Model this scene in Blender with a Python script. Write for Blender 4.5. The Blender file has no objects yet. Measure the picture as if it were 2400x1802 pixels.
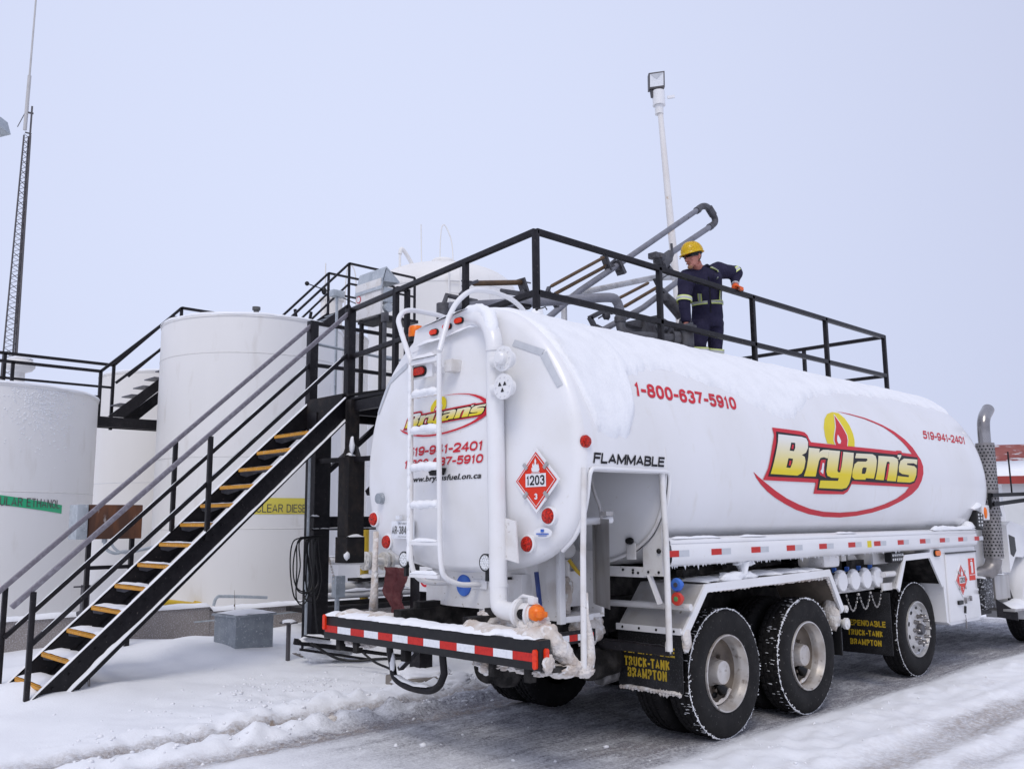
import bpy, bmesh, math, random
from mathutils import Vector, Matrix, noise
from mathutils.geometry import tessellate_polygon
S = bpy.context.scene
COL = S.collection
R = math.radians
random.seed(7)

# ------------------------------------------------------------ camera
cam = bpy.data.objects.new('camera', bpy.data.cameras.new('camera'))
COL.objects.link(cam)
S.camera = cam
_r = Vector((0.7210, -0.6929, -0.0087)); _f = Vector((0.6851, 0.7130, 0.1491))
_f.normalize(); _r = (_r - _f * _r.dot(_f)).normalized(); _u = _r.cross(_f)
cam.matrix_world = Matrix(((_r.x, _u.x, -_f.x, -6.535), (_r.y, _u.y, -_f.y, -5.525), (_r.z, _u.z, -_f.z, 1.733), (0, 0, 0, 1)))
cam.data.sensor_width = 36
cam.data.lens = 31.92
cam.data.clip_end = 2000

# ------------------------------------------------------------ overcast winter daylight
BRIGHT = (0.5033, 0.7918, 0.3457)       # where the cloud is thinnest
SUN_EL, SUN_AZ = R(52), R(215)          # azimuth the light comes from, counter-clockwise from +X
w = bpy.data.worlds.new('World'); S.world = w; w.use_nodes = True
nt = w.node_tree; nt.nodes.clear()
sky = nt.nodes.new('ShaderNodeTexSky'); sky.sky_type = 'NISHITA'; sky.sun_disc = False
sky.sun_elevation = SUN_EL; sky.sun_rotation = math.pi / 2 - SUN_AZ
sky.dust_density = 4; sky.air_density = 1
mx = nt.nodes.new('ShaderNodeMix'); mx.data_type = 'RGBA'; mx.inputs[0].default_value = 0.9
geo = nt.nodes.new('ShaderNodeTexCoord'); dot = nt.nodes.new('ShaderNodeVectorMath'); dot.operation = 'DOT_PRODUCT'; dot.inputs[1].default_value = BRIGHT
nt.links.new(geo.outputs['Generated'], dot.inputs[0])
mr = nt.nodes.new('ShaderNodeMapRange'); mr.inputs[1].default_value = .70; mr.inputs[2].default_value = 1.0; nt.links.new(dot.outputs['Value'], mr.inputs[0])
cl = nt.nodes.new('ShaderNodeMix'); cl.data_type = 'RGBA'; cl.inputs[6].default_value = (6.18, 6.62, 8.70, 1); cl.inputs[7].default_value = (7.60, 8.22, 10.5, 1)   # cloud layer, a little brighter where the sun is behind it
nt.links.new(mr.outputs[0], cl.inputs[0]); nt.links.new(cl.outputs[2], mx.inputs[7])
nt.links.new(sky.outputs[0], mx.inputs[6])
bg = nt.nodes.new('ShaderNodeBackground'); bg.inputs[1].default_value = 0.1
nt.links.new(mx.outputs[2], bg.inputs[0])
wo = nt.nodes.new('ShaderNodeOutputWorld'); nt.links.new(bg.outputs[0], wo.inputs[0])
sl = bpy.data.lights.new('sun', 'SUN'); sl.energy = 1.2; sl.angle = R(25); sl.color = (1, 0.95, 0.88)
so = bpy.data.objects.new('sun', sl); COL.objects.link(so)
sd = Vector((math.cos(SUN_EL) * math.cos(SUN_AZ), math.cos(SUN_EL) * math.sin(SUN_AZ), math.sin(SUN_EL)))
so.rotation_euler = sd.to_track_quat('Z', 'Y').to_euler(); so.location = sd * 60
S.view_settings.view_transform = 'Standard'; S.view_settings.look = 'None'
S.view_settings.exposure = 0; S.view_settings.gamma = 1

# ------------------------------------------------------------ materials
def mat(name, col, rough=0.5, metal=0.0, col2=None, nscale=6.0, lo=0.45, hi=0.7, stretch=(1, 1, 1), bump=0.0, bscale=60, coat=0.0, spec=0.5, attr=None, acol=None, col3=None, n3=30, t3=(0.6, 0.68), emit=None, detail=5, disp=0.02):
    m = bpy.data.materials.new(name); m.use_nodes = True
    n = m.node_tree; b = n.nodes['Principled BSDF']; L = n.links.new
    b.inputs['Roughness'].default_value = rough; b.inputs['Metallic'].default_value = metal
    b.inputs['Coat Weight'].default_value = coat; b.inputs['Coat Roughness'].default_value = 0.12
    b.inputs['Specular IOR Level'].default_value = spec
    tc = n.nodes.new('ShaderNodeTexCoord')
    mp = n.nodes.new('ShaderNodeMapping'); mp.inputs['Scale'].default_value = stretch
    L(tc.outputs['Object'], mp.inputs[0])
    def rgb(c):
        k = n.nodes.new('ShaderNodeRGB'); k.outputs[0].default_value = (*c, 1); return k.outputs[0]
    def ntex(sc, lo, hi, det=detail):
        t = n.nodes.new('ShaderNodeTexNoise'); t.inputs['Scale'].default_value = sc; t.inputs['Detail'].default_value = det
        L(mp.outputs[0], t.inputs[0])
        r = n.nodes.new('ShaderNodeMapRange'); r.inputs[1].default_value = lo; r.inputs[2].default_value = hi
        L(t.outputs[0], r.inputs[0]); return r.outputs[0]
    def mix(f, a, c):
        k = n.nodes.new('ShaderNodeMix'); k.data_type = 'RGBA'
        L(f, k.inputs[0]); L(a, k.inputs[6]); L(c, k.inputs[7]); return k.outputs[2]
    c = rgb(col)
    if col2: c = mix(ntex(nscale, lo, hi), c, rgb(col2))
    if col3: c = mix(ntex(n3, *t3), c, rgb(col3))
    if attr:
        a = n.nodes.new('ShaderNodeAttribute'); a.attribute_name = attr
        c = mix(a.outputs['Fac'], c, rgb(acol))
    L(c, b.inputs['Base Color'])
    if emit: b.inputs['Emission Color'].default_value = (*col, 1); b.inputs['Emission Strength'].default_value = emit
    if bump:
        t = n.nodes.new('ShaderNodeTexNoise'); t.inputs['Scale'].default_value = bscale; t.inputs['Detail'].default_value = 4
        L(mp.outputs[0], t.inputs[0])
        k = n.nodes.new('ShaderNodeBump'); k.inputs['Strength'].default_value = bump; k.inputs['Distance'].default_value = disp
        L(t.outputs[0], k.inputs['Height']); L(k.outputs[0], b.inputs['Normal'])
    return m

M = {}
M['paint'] = mat('white_truck_paint', (.80, .80, .81), .32, col2=(.75, .745, .735), nscale=2.2, coat=.35, bump=.04, bscale=3, disp=.01, col3=(.70, .68, .65), n3=32, t3=(.66, .8))
M['tank_paint'] = mat('white_tank_paint', (.80, .80, .81), .3, col2=(.755, .75, .745), nscale=1.3, stretch=(1, 1, .4), coat=.4, bump=.05, bscale=1.6, disp=.012, col3=(.72, .705, .68), n3=9, t3=(.60, .85))
M['paint_dirty'] = mat('salt_stained_white_paint', (.74, .73, .72), .5, col2=(.56, .52, .47), nscale=5, lo=.5, hi=.8, col3=(.40, .36, .31), n3=26, t3=(.66, .74), bump=.08)
M['grey_paint'] = mat('grey_underbody_paint', (.42, .41, .40), .6, col2=(.30, .28, .27), nscale=7, bump=.1)
M['tape_grey'] = mat('grey_reflective_tape', (.55, .57, .60), .35, col2=(.50, .52, .55), nscale=20)
M['tape_white'] = mat('white_reflective_tape', (.78, .80, .83), .3, col2=(.68, .70, .74), nscale=40)
M['tape_red'] = mat('red_reflective_tape', (.56, .022, .014), .4, spec=.3, col2=(.45, .015, .012), nscale=40)
M['black_steel'] = mat('black_painted_steel', (.0075, .0065, .0085), .45, spec=.3, col2=(.016, .014, .016), nscale=14, bump=.12, bscale=40, col3=(.10, .085, .075), n3=38, t3=(.66, .78))
M['worn_black'] = mat('weathered_black_steel', (.011, .010, .011), .6, spec=.3, col2=(.028, .022, .019), nscale=9, bump=.2, bscale=50, col3=(.14, .08, .045), n3=30, t3=(.68, .76))
M['handrail'] = mat('frosted_handrail_steel', (.17, .155, .18), .45, col2=(.25, .24, .27), nscale=25)
M['rubber'] = mat('tyre_rubber', (.010, .0095, .010), .75, spec=.25, col2=(.018, .017, .017), nscale=8, bump=.15, bscale=70, col3=(.10, .095, .09), n3=40, t3=(.66, .76))
M['rim'] = mat('dirty_alloy_wheel', (.62, .60, .58), .35, .55, col2=(.42, .37, .32), nscale=5, col3=(.22, .18, .15), n3=16, t3=(.58, .72))
M['rim_bright'] = mat('polished_alloy_wheel', (.60, .595, .59), .35, .5, col2=(.45, .43, .40), nscale=7)
M['rim_inner'] = mat('grimy_wheel_dish', (.21, .175, .14), .6, .2, col2=(.12, .10, .085), nscale=6, bump=.1)
M['chassis'] = mat('dark_chassis', (.012, .011, .011), .75, spec=.2, col2=(.05, .046, .043), nscale=9, bump=.3)
M['snow'] = mat('fresh_snow', (.87, .88, .90), .75, col2=(.81, .825, .86), nscale=3, bump=.5, bscale=45, disp=.012)
M['snow_ice'] = mat('wind_packed_snow', (.86, .87, .89), .6, col2=(.81, .82, .84), nscale=5, bump=.45, bscale=40, disp=.01)
M['frost_black'] = mat('frosted_black_box', (.012, .012, .014), .5, col2=(.035, .035, .04), nscale=7, col3=(.62, .64, .68), n3=38, t3=(.54, .66))
M['snow_dirty'] = mat('dirty_beige_snow', (.72, .68, .64), .8, col2=(.52, .44, .37), nscale=7, lo=.42, hi=.66, bump=.9, bscale=45, disp=.02, col3=(.80, .79, .78), n3=18, t3=(.55, .65))
M['red_print'] = mat('red_lettering', (.60, .016, .030), .45, spec=.3, col2=(.54, .018, .034), nscale=4)
M['black_print'] = mat('black_lettering', (.008, .007, .009), .45, spec=.25, col2=(.012, .011, .012), nscale=10)
M['yellow_print'] = mat('yellow_print', (.76, .62, .015), .45, spec=.3, col2=(.72, .57, .015), nscale=4)
M['white_print'] = mat('white_print', (.80, .80, .81), .4, col2=(.77, .77, .78), nscale=4)
M['grad_print'] = mat('white_to_yellow_print', (.78, .78, .76), .4, attr='grad', spec=.3, acol=(.78, .62, .012))
M['flap_yellow'] = mat('worn_yellow_lettering', (.50, .34, .015), .6, col2=(.24, .16, .015), nscale=20, lo=.52, hi=.8)
M['lens_red'] = mat('red_lens', (.62, .022, .006), .3, spec=.35, col2=(.20, .006, .003), nscale=85, lo=.42, hi=.6, bump=.3, bscale=160, disp=.004)
M['lens_orange'] = mat('orange_lens', (.88, .19, .008), .3, spec=.4, col2=(.76, .13, .006), nscale=30)
M['lens_red_orange'] = mat('red_marker_lens', (.82, .045, .010), .3, spec=.35, col2=(.62, .02, .006), nscale=45)
M['lens_clear'] = mat('clear_lamp_lens', (.72, .73, .72), .15, col2=(.45, .46, .46), nscale=55, lo=.48, hi=.54, coat=.8)
M['black_plastic'] = mat('black_plastic', (.008, .008, .009), .45, spec=.35, col2=(.013, .013, .013), nscale=20)
M['placard_red'] = mat('placard_red', (.70, .034, .008), .45, spec=.3, col2=(.64, .03, .008), nscale=6)
M['guard'] = mat('perforated_steel', (.30, .285, .28), .4, .6, col2=(.22, .205, .2), nscale=8)
M['steel'] = mat('stainless_steel', (.50, .49, .48), .4, .7, col2=(.38, .36, .34), nscale=8, stretch=(1, 1, .15))
M['chrome'] = mat('chrome', (.40, .385, .38), .2, .9, col2=(.26, .245, .24), nscale=5)
M['galv'] = mat('galvanised_steel', (.47, .51, .54), .45, .35, col2=(.36, .40, .43), nscale=11, col3=(.62, .65, .67), n3=24, t3=(.58, .7))
M['galv_frost'] = mat('frosted_galvanised_box', (.27, .30, .33), .5, .2, col2=(.36, .39, .42), nscale=8, col3=(.62, .64, .68), n3=46, t3=(.60, .72))
M['dark_blue'] = mat('dark_blue_hose', (.02, .04, .16), .5, col2=(.03, .06, .22), nscale=10)
M['flap'] = mat('frosted_mud_flap', (.008, .008, .009), .55, spec=.3, col2=(.03, .03, .033), nscale=5, lo=.5, hi=.8, col3=(.07, .07, .08), n3=90, t3=(.55, .8))
M['blue'] = mat('blue_plastic', (.045, .13, .50), .5, spec=.3, col2=(.07, .2, .58), nscale=10)
M['red_plastic'] = mat('red_plastic', (.60, .05, .03), .4, col2=(.5, .04, .03), nscale=10)
M['green'] = mat('green_plastic', (.10, .30, .10), .5, col2=(.08, .25, .08), nscale=10)
M['tankwhite'] = mat('storage_tank_paint', (.81, .80, .785), .5, col2=(.77, .76, .745), nscale=.7, stretch=(1, 1, .25), bump=.03, bscale=2, col3=(.72, .70, .67), n3=5, t3=(.6, .75))
M['tankcream'] = mat('older_storage_tank_paint', (.78, .76, .725), .5, col2=(.74, .715, .675), nscale=.8, stretch=(1, 1, .25), bump=.03, bscale=2)
M['weld'] = mat('weld_seam_paint', (.72, .71, .69), .5, col2=(.66, .65, .63), nscale=9)
M['band_green'] = mat('green_label_band', (.03, .42, .19), .45, col2=(.045, .46, .22), nscale=4)
M['band_yellow'] = mat('yellow_label_band', (.72, .62, .10), .45, col2=(.68, .57, .10), nscale=4)
M['label_text'] = mat('dark_label_lettering', (.08, .08, .08), .5, col2=(.12, .12, .11), nscale=10)
M['rust'] = mat('rusted_steel', (.085, .038, .022), .8, col2=(.17, .066, .028), nscale=7, stretch=(1, 1, .3), bump=.3, col3=(.40, .36, .34), n3=12, t3=(.64, .70))
M['brown_spring'] = mat('brown_spring_can', (.115, .066, .028), .6, col2=(.07, .04, .02), nscale=14, bump=.35, bscale=90)
M['arm_grey'] = mat('grey_pipe_paint', (.20, .205, .24), .5, col2=(.15, .15, .17), nscale=8, col3=(.07, .05, .04), n3=20, t3=(.66, .74))
M['arm_light'] = mat('weathered_light_pipe', (.62, .62, .63), .5, .1, col2=(.42, .41, .40), nscale=9, stretch=(1, 1, 1))
M['cast'] = mat('dark_cast_metal', (.10, .10, .11), .5, .3, col2=(.055, .05, .055), nscale=12, bump=.3)
M['concrete'] = mat('concrete', (.30, .27, .255), .9, col2=(.24, .215, .2), nscale=2.5, bump=.4, bscale=25, col3=(.66, .66, .70), n3=60, t3=(.50, .85))
M['concrete_plain'] = mat('bare_concrete', (.23, .205, .18), .9, col2=(.17, .15, .135), nscale=5, bump=.5, bscale=30)
M['yellow_edge'] = mat('yellow_stair_nosing', (.72, .33, .015), .55, col2=(.62, .27, .02), nscale=16, col3=(.72, .62, .5), n3=50, t3=(.63, .7), bump=.3, bscale=90)
M['grating'] = mat('grey_tread_grating', (.14, .14, .16), .5, .4, col2=(.22, .22, .25), nscale=12)
M['yellow_pipe'] = mat('yellow_pipe_paint', (.65, .44, .03), .45, col2=(.58, .38, .03), nscale=9)
M['maroon'] = mat('maroon_tarpaulin', (.18, .05, .055), .5, col2=(.26, .085, .085), nscale=5, bump=.7, bscale=9, disp=.05)
M['pole'] = mat('white_pole_paint', (.76, .74, .72), .5, col2=(.70, .66, .63), nscale=2, col3=(.42, .24, .08), n3=2.6, t3=(.66, .72))
M['mast'] = mat('dark_mast_steel', (.075, .07, .075), .5, col2=(.11, .1, .1), nscale=3)
M['mast_grey'] = mat('grey_antenna', (.50, .49, .48), .5, col2=(.44, .43, .42), nscale=3)
M['roof_red'] = mat('red_metal_roof', (.42, .10, .075), .55, col2=(.50, .17, .13), nscale=.8, col3=(.78, .76, .78), n3=1.4, t3=(.55, .63))
M['red_trim'] = mat('red_fascia', (.30, .035, .025), .5, col2=(.26, .03, .02), nscale=2)
M['siding'] = mat('grey_white_siding', (.62, .63, .63), .6, col2=(.57, .58, .58), nscale=.8)
M['glass'] = mat('dark_window_glass', (.03, .033, .036), .08, col2=(.05, .052, .055), nscale=2, coat=.5)
M['navy'] = mat('navy_coverall', (.020, .018, .043), .85, spec=.2, col2=(.032, .029, .062), nscale=9, bump=.5, bscale=22, disp=.02)
M['skin'] = mat('skin', (.50, .195, .145), .5, col2=(.55, .24, .18), nscale=18)
M['hivis'] = mat('lime_edge_band', (.74, .84, .30), .5, col2=(.70, .80, .28), nscale=20)
M['silver_band'] = mat('silver_reflective_band', (.56, .58, .58), .4, col2=(.48, .50, .50), nscale=20)
M['helmet'] = mat('yellow_helmet', (.92, .66, .008), .35, col2=(.90, .63, .008), nscale=3, coat=.4)
M['glove'] = mat('orange_glove', (.86, .13, .02), .6, col2=(.75, .10, .02), nscale=14, bump=.3)
M['glove_palm'] = mat('brown_glove_palm', (.14, .06, .035), .7, col2=(.2, .08, .04), nscale=14)
M['dry_stalk'] = mat('dry_stalk', (.12, .09, .06), .9, col2=(.18, .13, .08), nscale=20)

# ------------------------------------------------------------ mesh builder
def V(*a): return Vector(a)
def nz(p, s, o=0): return noise.noise(Vector((p[0] * s + o, p[1] * s, p[2] * s)))
class B:
    def __init__(s): s.bm = bmesh.new()
    def face(s, pts):
        return s.bm.faces.new([s.bm.verts.new(p) for p in pts])
    def grid(s, rows, close=False, cap=False):
        vs = [[s.bm.verts.new(p) for p in r] for r in rows]
        n = len(vs[0])
        for a, b in zip(vs, vs[1:]):
            for i in range(n if close else n - 1):
                j = (i + 1) % n
                s.bm.faces.new((a[i], a[j], b[j], b[i]))
        if cap:
            for r in (vs[0], vs[-1]): s.bm.faces.new(r)
        return s
    def box(s, lo, hi, bev=0.0, M4=None):
        lo, hi = Vector(lo), Vector(hi)
        c = (lo + hi) / 2; d = hi - lo
        g = bmesh.ops.create_cube(s.bm, size=1.0)
        vs = g['verts']
        for v in vs: v.co = Vector((v.co.x * d.x, v.co.y * d.y, v.co.z * d.z))
        if bev:
            es = list({e for v in vs for e in v.link_edges})
            o = bmesh.ops.bevel(s.bm, geom=es, offset=bev, segments=2, affect='EDGES', profile=.6)
            vs = list({v for f in o['faces'] for v in f.verts} | {v for v in vs if v.is_valid})
        for v in vs:
            v.co = (M4 @ (v.co + c)) if M4 else v.co + c
        return s
    def bar(s, p, q, w_, h=None, up=(0, 0, 1), bev=0.0):
        p, q = Vector(p), Vector(q); h = h or w_
        z = (q - p).normalized(); up = Vector(up)
        if abs(z.dot(up)) > .99: up = Vector((1, 0, 0))
        x = up.cross(z).normalized(); y = z.cross(x)
        m = Matrix(((x.x, y.x, z.x, p.x), (x.y, y.y, z.y, p.y), (x.z, y.z, z.z, p.z), (0, 0, 0, 1)))
        return s.box((-w_ / 2, -h / 2, 0), (w_ / 2, h / 2, (q - p).length), bev, m)
    def tube(s, pts, r, seg=12, cap=True, wob=0.0, flat=None):
        pts = [Vector(p) for p in pts]; n = len(pts)
        rr = r if isinstance(r, (list, tuple)) else [r] * n
        prev = None; rows = []
        for i, p in enumerate(pts):
            t = ((pts[min(i + 1, n - 1)] - p).normalized() + (p - pts[max(i - 1, 0)]).normalized()).normalized()
            if prev is None:
                a = Vector((0, 0, 1)) if abs(t.z) < .9 else Vector((1, 0, 0))
                x = a.cross(t).normalized()
            else:
                x = (prev - t * prev.dot(t)).normalized()
            y = t.cross(x); prev = x
            row = []
            for k in range(seg):
                a = 2 * math.pi * k / seg; d = x * math.cos(a) + y * math.sin(a)
                q = p + d * rr[i]
                if wob: q += d * wob * nz(q, 9, k * .3) + d * wob * .5 * nz(q, 25)
                row.append(q)
            rows.append(row)
        return s.grid(rows, True, cap)
    def smooth_path(s, pts, r, seg=12, n=6, **k):
        return s.tube(spline(pts, n), r, seg, **k)
    def cyl(s, p, q, r, r2=None, seg=24):
        return s.tube([p, q], [r, r if r2 is None else r2], seg)
    def lathe(s, prof, org, axis, seg=48, ref=None):
        """prof: (radius, distance along axis)"""
        axis = Vector(axis).normalized(); org = Vector(org)
        a = Vector(ref) if ref else (Vector((0, 0, 1)) if abs(axis.z) < .9 else Vector((1, 0, 0)))
        x = a.cross(axis).normalized(); y = axis.cross(x)
        rows = []
        for r, d in prof:
            rows.append([org + axis * d + (x * math.cos(t) + y * math.sin(t)) * max(r, 1e-4) for t in [2 * math.pi * k / seg for k in range(seg)]])
        s.grid(rows, True)
        for r, row in ((prof[0][0], rows[0]), (prof[-1][0], rows[-1])):
            if r < 2e-3: pass
        bmesh.ops.remove_doubles(s.bm, verts=s.bm.verts[:], dist=2.5e-4)
        return s
    def ball(s, c, r, sub=2, jit=0.0):
        c = Vector(c); r = Vector(r) if isinstance(r, (tuple, list, Vector)) else Vector((r, r, r))
        g = bmesh.ops.create_icosphere(s.bm, subdivisions=sub, radius=1)
        for v in g['verts']:
            k = 1 + jit * (.55 * noise.noise(v.co * 1.7 + c * 7) + .3 * noise.noise(v.co * 4.3 + c * 5) + .22 * noise.noise(v.co * 9.7 + c * 3)) if jit else 1
            v.co = Vector((v.co.x * r.x * k, v.co.y * r.y * k, v.co.z * r.z * k)) + c
        return s
    def prism(s, pts, d):
        """closed outline pts extruded by vector d"""
        d = Vector(d); pts = [Vector(p) for p in pts]
        a = [s.bm.verts.new(p) for p in pts]; b = [s.bm.verts.new(p + d) for p in pts]
        n = len(pts)
        s.bm.faces.new(a[::-1]); s.bm.faces.new(b)
        for i in range(n): s.bm.faces.new((a[i], a[(i + 1) % n], b[(i + 1) % n], b[i]))
        return s
    def snowbar(s, pts, wd, ht, seed=0, step=.05, side=(0, 0, 0)):
        """irregular lump of snow lying along a path"""
        P = [Vector(p) for p in pts]; Q = []
        for a, b in zip(P, P[1:]):
            k = max(1, int((b - a).length / step))
            Q += [a.lerp(b, i / k) for i in range(k)]
        Q.append(P[-1]); rows = []
        for i, p in enumerate(Q):
            t = (Q[min(i + 1, len(Q) - 1)] - Q[max(i - 1, 0)]); t.z = 0
            t = t.normalized() if t.length > 1e-6 else Vector((1, 0, 0))
            x = Vector((t.y, -t.x, 0)); row = []
            e = min(1, .25 + min(i, len(Q) - 1 - i) * .35)
            for k in range(9):
                a = math.pi * k / 8
                f = 1 + .35 * nz(p, 5, seed + k * .13) + .3 * nz(p, 17, seed + k * .4)
                g = max(.15, 1 + .6 * nz(p, 3.3, seed + 5) + .35 * nz(p, 14, seed))
                row.append(p + x * (wd / 2 * math.cos(a) * f) + Vector((0, 0, ht * math.sin(a) * g * e)) + Vector(side) * (1 - math.sin(a)))
            rows.append(row)
        return s.grid(rows, False)
    def done(s, name, m, parent=None, ang=38, smooth=True, keep=False):
        bm = s.bm
        if isinstance(m, str) and m.startswith('snow'): ang = 180
        bmesh.ops.recalc_face_normals(bm, faces=bm.faces[:])
        if smooth:
            for f in bm.faces: f.smooth = True
            lim = R(ang)
            for e in bm.edges:
                if len(e.link_faces) == 2:
                    if e.calc_face_angle(0) > lim: e.smooth = False
        me = bpy.data.meshes.new(name); bm.to_mesh(me); bm.free()
        me.materials.append(M[m] if isinstance(m, str) else m)
        return link(bpy.data.objects.new(name, me), parent)
BASE = {}
def link(o, parent=None):
    COL.objects.link(o)
    if parent:
        o.parent = parent
        if parent.name in BASE: o.matrix_parent_inverse = Matrix.Translation(-BASE[parent.name])
    return o
def thing(name, label, cat, loc, group=None):
    o = bpy.data.objects.new(name, None); COL.objects.link(o); o.location = loc
    o.empty_display_size = .2
    BASE[o.name] = Vector(loc); return tag(o, label, cat, group)
def tag(o, label, cat, group=None):
    o['label'] = label; o['category'] = cat
    if group: o['group'] = group
    return o
def spline(pts, n=6, closed=False):
    P = [Vector(p) for p in pts]
    if closed: Q = [P[-1]] + P + [P[0], P[1]]
    else: Q = [P[0] * 2 - P[1]] + P + [P[-1] * 2 - P[-2]]
    out = []
    for i in range(1, len(Q) - 2):
        a, b, c, d = Q[i - 1:i + 3]
        for k in range(n):
            t = k / n
            out.append(.5 * ((2 * b) + (c - a) * t + (2 * a - 5 * b + 4 * c - d) * t * t + (3 * b - a - 3 * c + d) * t ** 3))
    if not closed: out.append(P[-1])
    return out
def text2d(body, bold=.0, res=2):
    """filled lettering as (verts, faces) scaled to the unit square"""
    c = bpy.data.curves.new('lettering', 'FONT'); c.body = body; c.size = 1; c.offset = bold
    c.resolution_u = res; c.fill_mode = 'FRONT'; c.space_character = 1.0 + bold * 1.4
    o = bpy.data.objects.new('lettering', c); COL.objects.link(o)
    bpy.context.view_layer.update()
    dg = bpy.context.evaluated_depsgraph_get(); e = o.evaluated_get(dg); me = e.to_mesh()
    vs = [v.co.copy() for v in me.vertices]; fs = [tuple(f.vertices) for f in me.polygons]
    e.to_mesh_clear(); bpy.data.objects.remove(o); bpy.data.curves.remove(c)
    x0 = min(v.x for v in vs); x1 = max(v.x for v in vs); y0 = min(v.y for v in vs); y1 = max(v.y for v in vs)
    return [((v.x - x0) / (x1 - x0), (v.y - y0) / (y1 - y0)) for v in vs], fs
GL = {'1': (.62, [(.05, .74), (.62, 1), (.62, 0)]), '2': (1, ['s', (0, .70), (.12, .93), (.5, 1), (.9, .92), (1, .72), (.85, .48), (.42, .24), (.02, .02)], [(0, 0), (1, 0)]),
      '3': (1, ['s', (0, .78), (.15, .95), (.5, 1), (.88, .92), (.96, .75), (.82, .58), (.42, .53)], ['s', (.42, .53), (.88, .47), (1, .27), (.88, .07), (.5, 0), (.13, .06), (0, .25)]),
      '4': (1.05, [(.74, 0), (.74, 1)], [(.74, 1), (0, .27), (1, .27)]), '5': (1, [(.93, 1), (.16, 1), (.06, .48)], ['s', (.06, .48), (.28, .6), (.55, .63), (.9, .52), (1, .3), (.88, .07), (.5, 0), (.13, .05), (0, .22)]),
      '6': (1, ['s', (.96, .78), (.82, .95), (.5, 1), (.13, .87), (0, .5), (.06, .17), (.25, .02), (.5, 0), (.86, .06), (1, .3), (.87, .54), (.5, .61), (.16, .52), (.02, .32)]),
      '7': (1, [(0, 1), (1, 1), (.66, .6), (.42, .25), (.34, 0)]), '8': (1, ['o', .5, .77, .43, .23], ['o', .5, .27, .5, .27]), '0': (1, ['o', .5, .5, .5, .5]), '-': (.62, [(.02, .40), (.98, .40)]), ' ': (.5,),
      'A': (1.15, [(0, 0), (.5, 1), (1, 0)], [(.18, .30), (.82, .30)]), 'B': (1.05, [(0, 0), (0, 1), (.62, 1), (.9, .92), (.94, .78), (.88, .60), (.6, .53), (0, .53)], [(.6, .53), (.92, .46), (1, .28), (.94, .08), (.66, 0), (0, 0)]),
      'C': (1.08, ['s', (1, .72), (.88, .93), (.52, 1), (.14, .9), (0, .5), (.14, .1), (.52, 0), (.88, .07), (1, .28)]), 'D': (1.08, [(0, 0), (0, 1), (.5, 1), (.85, .9), (1, .65), (1, .35), (.85, .1), (.5, 0), (0, 0)]),
      'E': (.95, [(1, 1), (0, 1), (0, 0), (1, 0)], [(0, .52), (.92, .52)]), 'F': (.92, [(1, 1), (0, 1), (0, 0)], [(0, .52), (.9, .52)]), 'G': (1.1, ['s', (1, .74), (.86, .94), (.5, 1), (.13, .9), (0, .5), (.14, .1), (.5, 0), (.82, .05), (1, .2)], [(1, 0), (1, .46), (.55, .46)]),
      'H': (1.08, [(0, 0), (0, 1)], [(1, 0), (1, 1)], [(0, .52), (1, .52)]), 'I': (.2, [(.5, 0), (.5, 1)]), 'K': (1.08, [(0, 0), (0, 1)], [(.98, 1), (.05, .38)], [(.36, .62), (1, 0)]), 'L': (.9, [(0, 1), (0, 0), (1, 0)]),
      'M': (1.28, [(0, 0), (0, 1)], [(0, 1), (.5, .12), (1, 1)], [(1, 1), (1, 0)]), 'N': (1.1, [(0, 0), (0, 1)], [(0, 1), (1, 0)], [(1, 0), (1, 1)]), 'O': (1.12, ['o', .5, .5, .5, .5]), 'P': (1, [(0, 0), (0, 1), (.66, 1), (.92, .92), (1, .74), (.92, .55), (.66, .46), (0, .46)]),
      'R': (1.06, [(0, 0), (0, 1), (.64, 1), (.9, .93), (.97, .76), (.9, .58), (.64, .5), (0, .5)], [(.56, .5), (1, 0)]), 'S': (1, ['s', (.97, .78), (.84, .95), (.5, 1), (.15, .95), (.02, .76), (.15, .58), (.5, .5), (.86, .42), (1, .24), (.86, .06), (.5, 0), (.15, .05), (0, .24)]), 'T': (1, [(0, 1), (1, 1)], [(.5, 1), (.5, 0)]),
      'U': (1.06, [(0, 1), (0, .3), (.1, .08), (.35, 0), (.65, 0), (.9, .08), (1, .3), (1, 1)])}
GL['9'] = (1, ['s'] + [(1 - u, 1 - v) for u, v in GL['6'][1][1:]])
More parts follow.
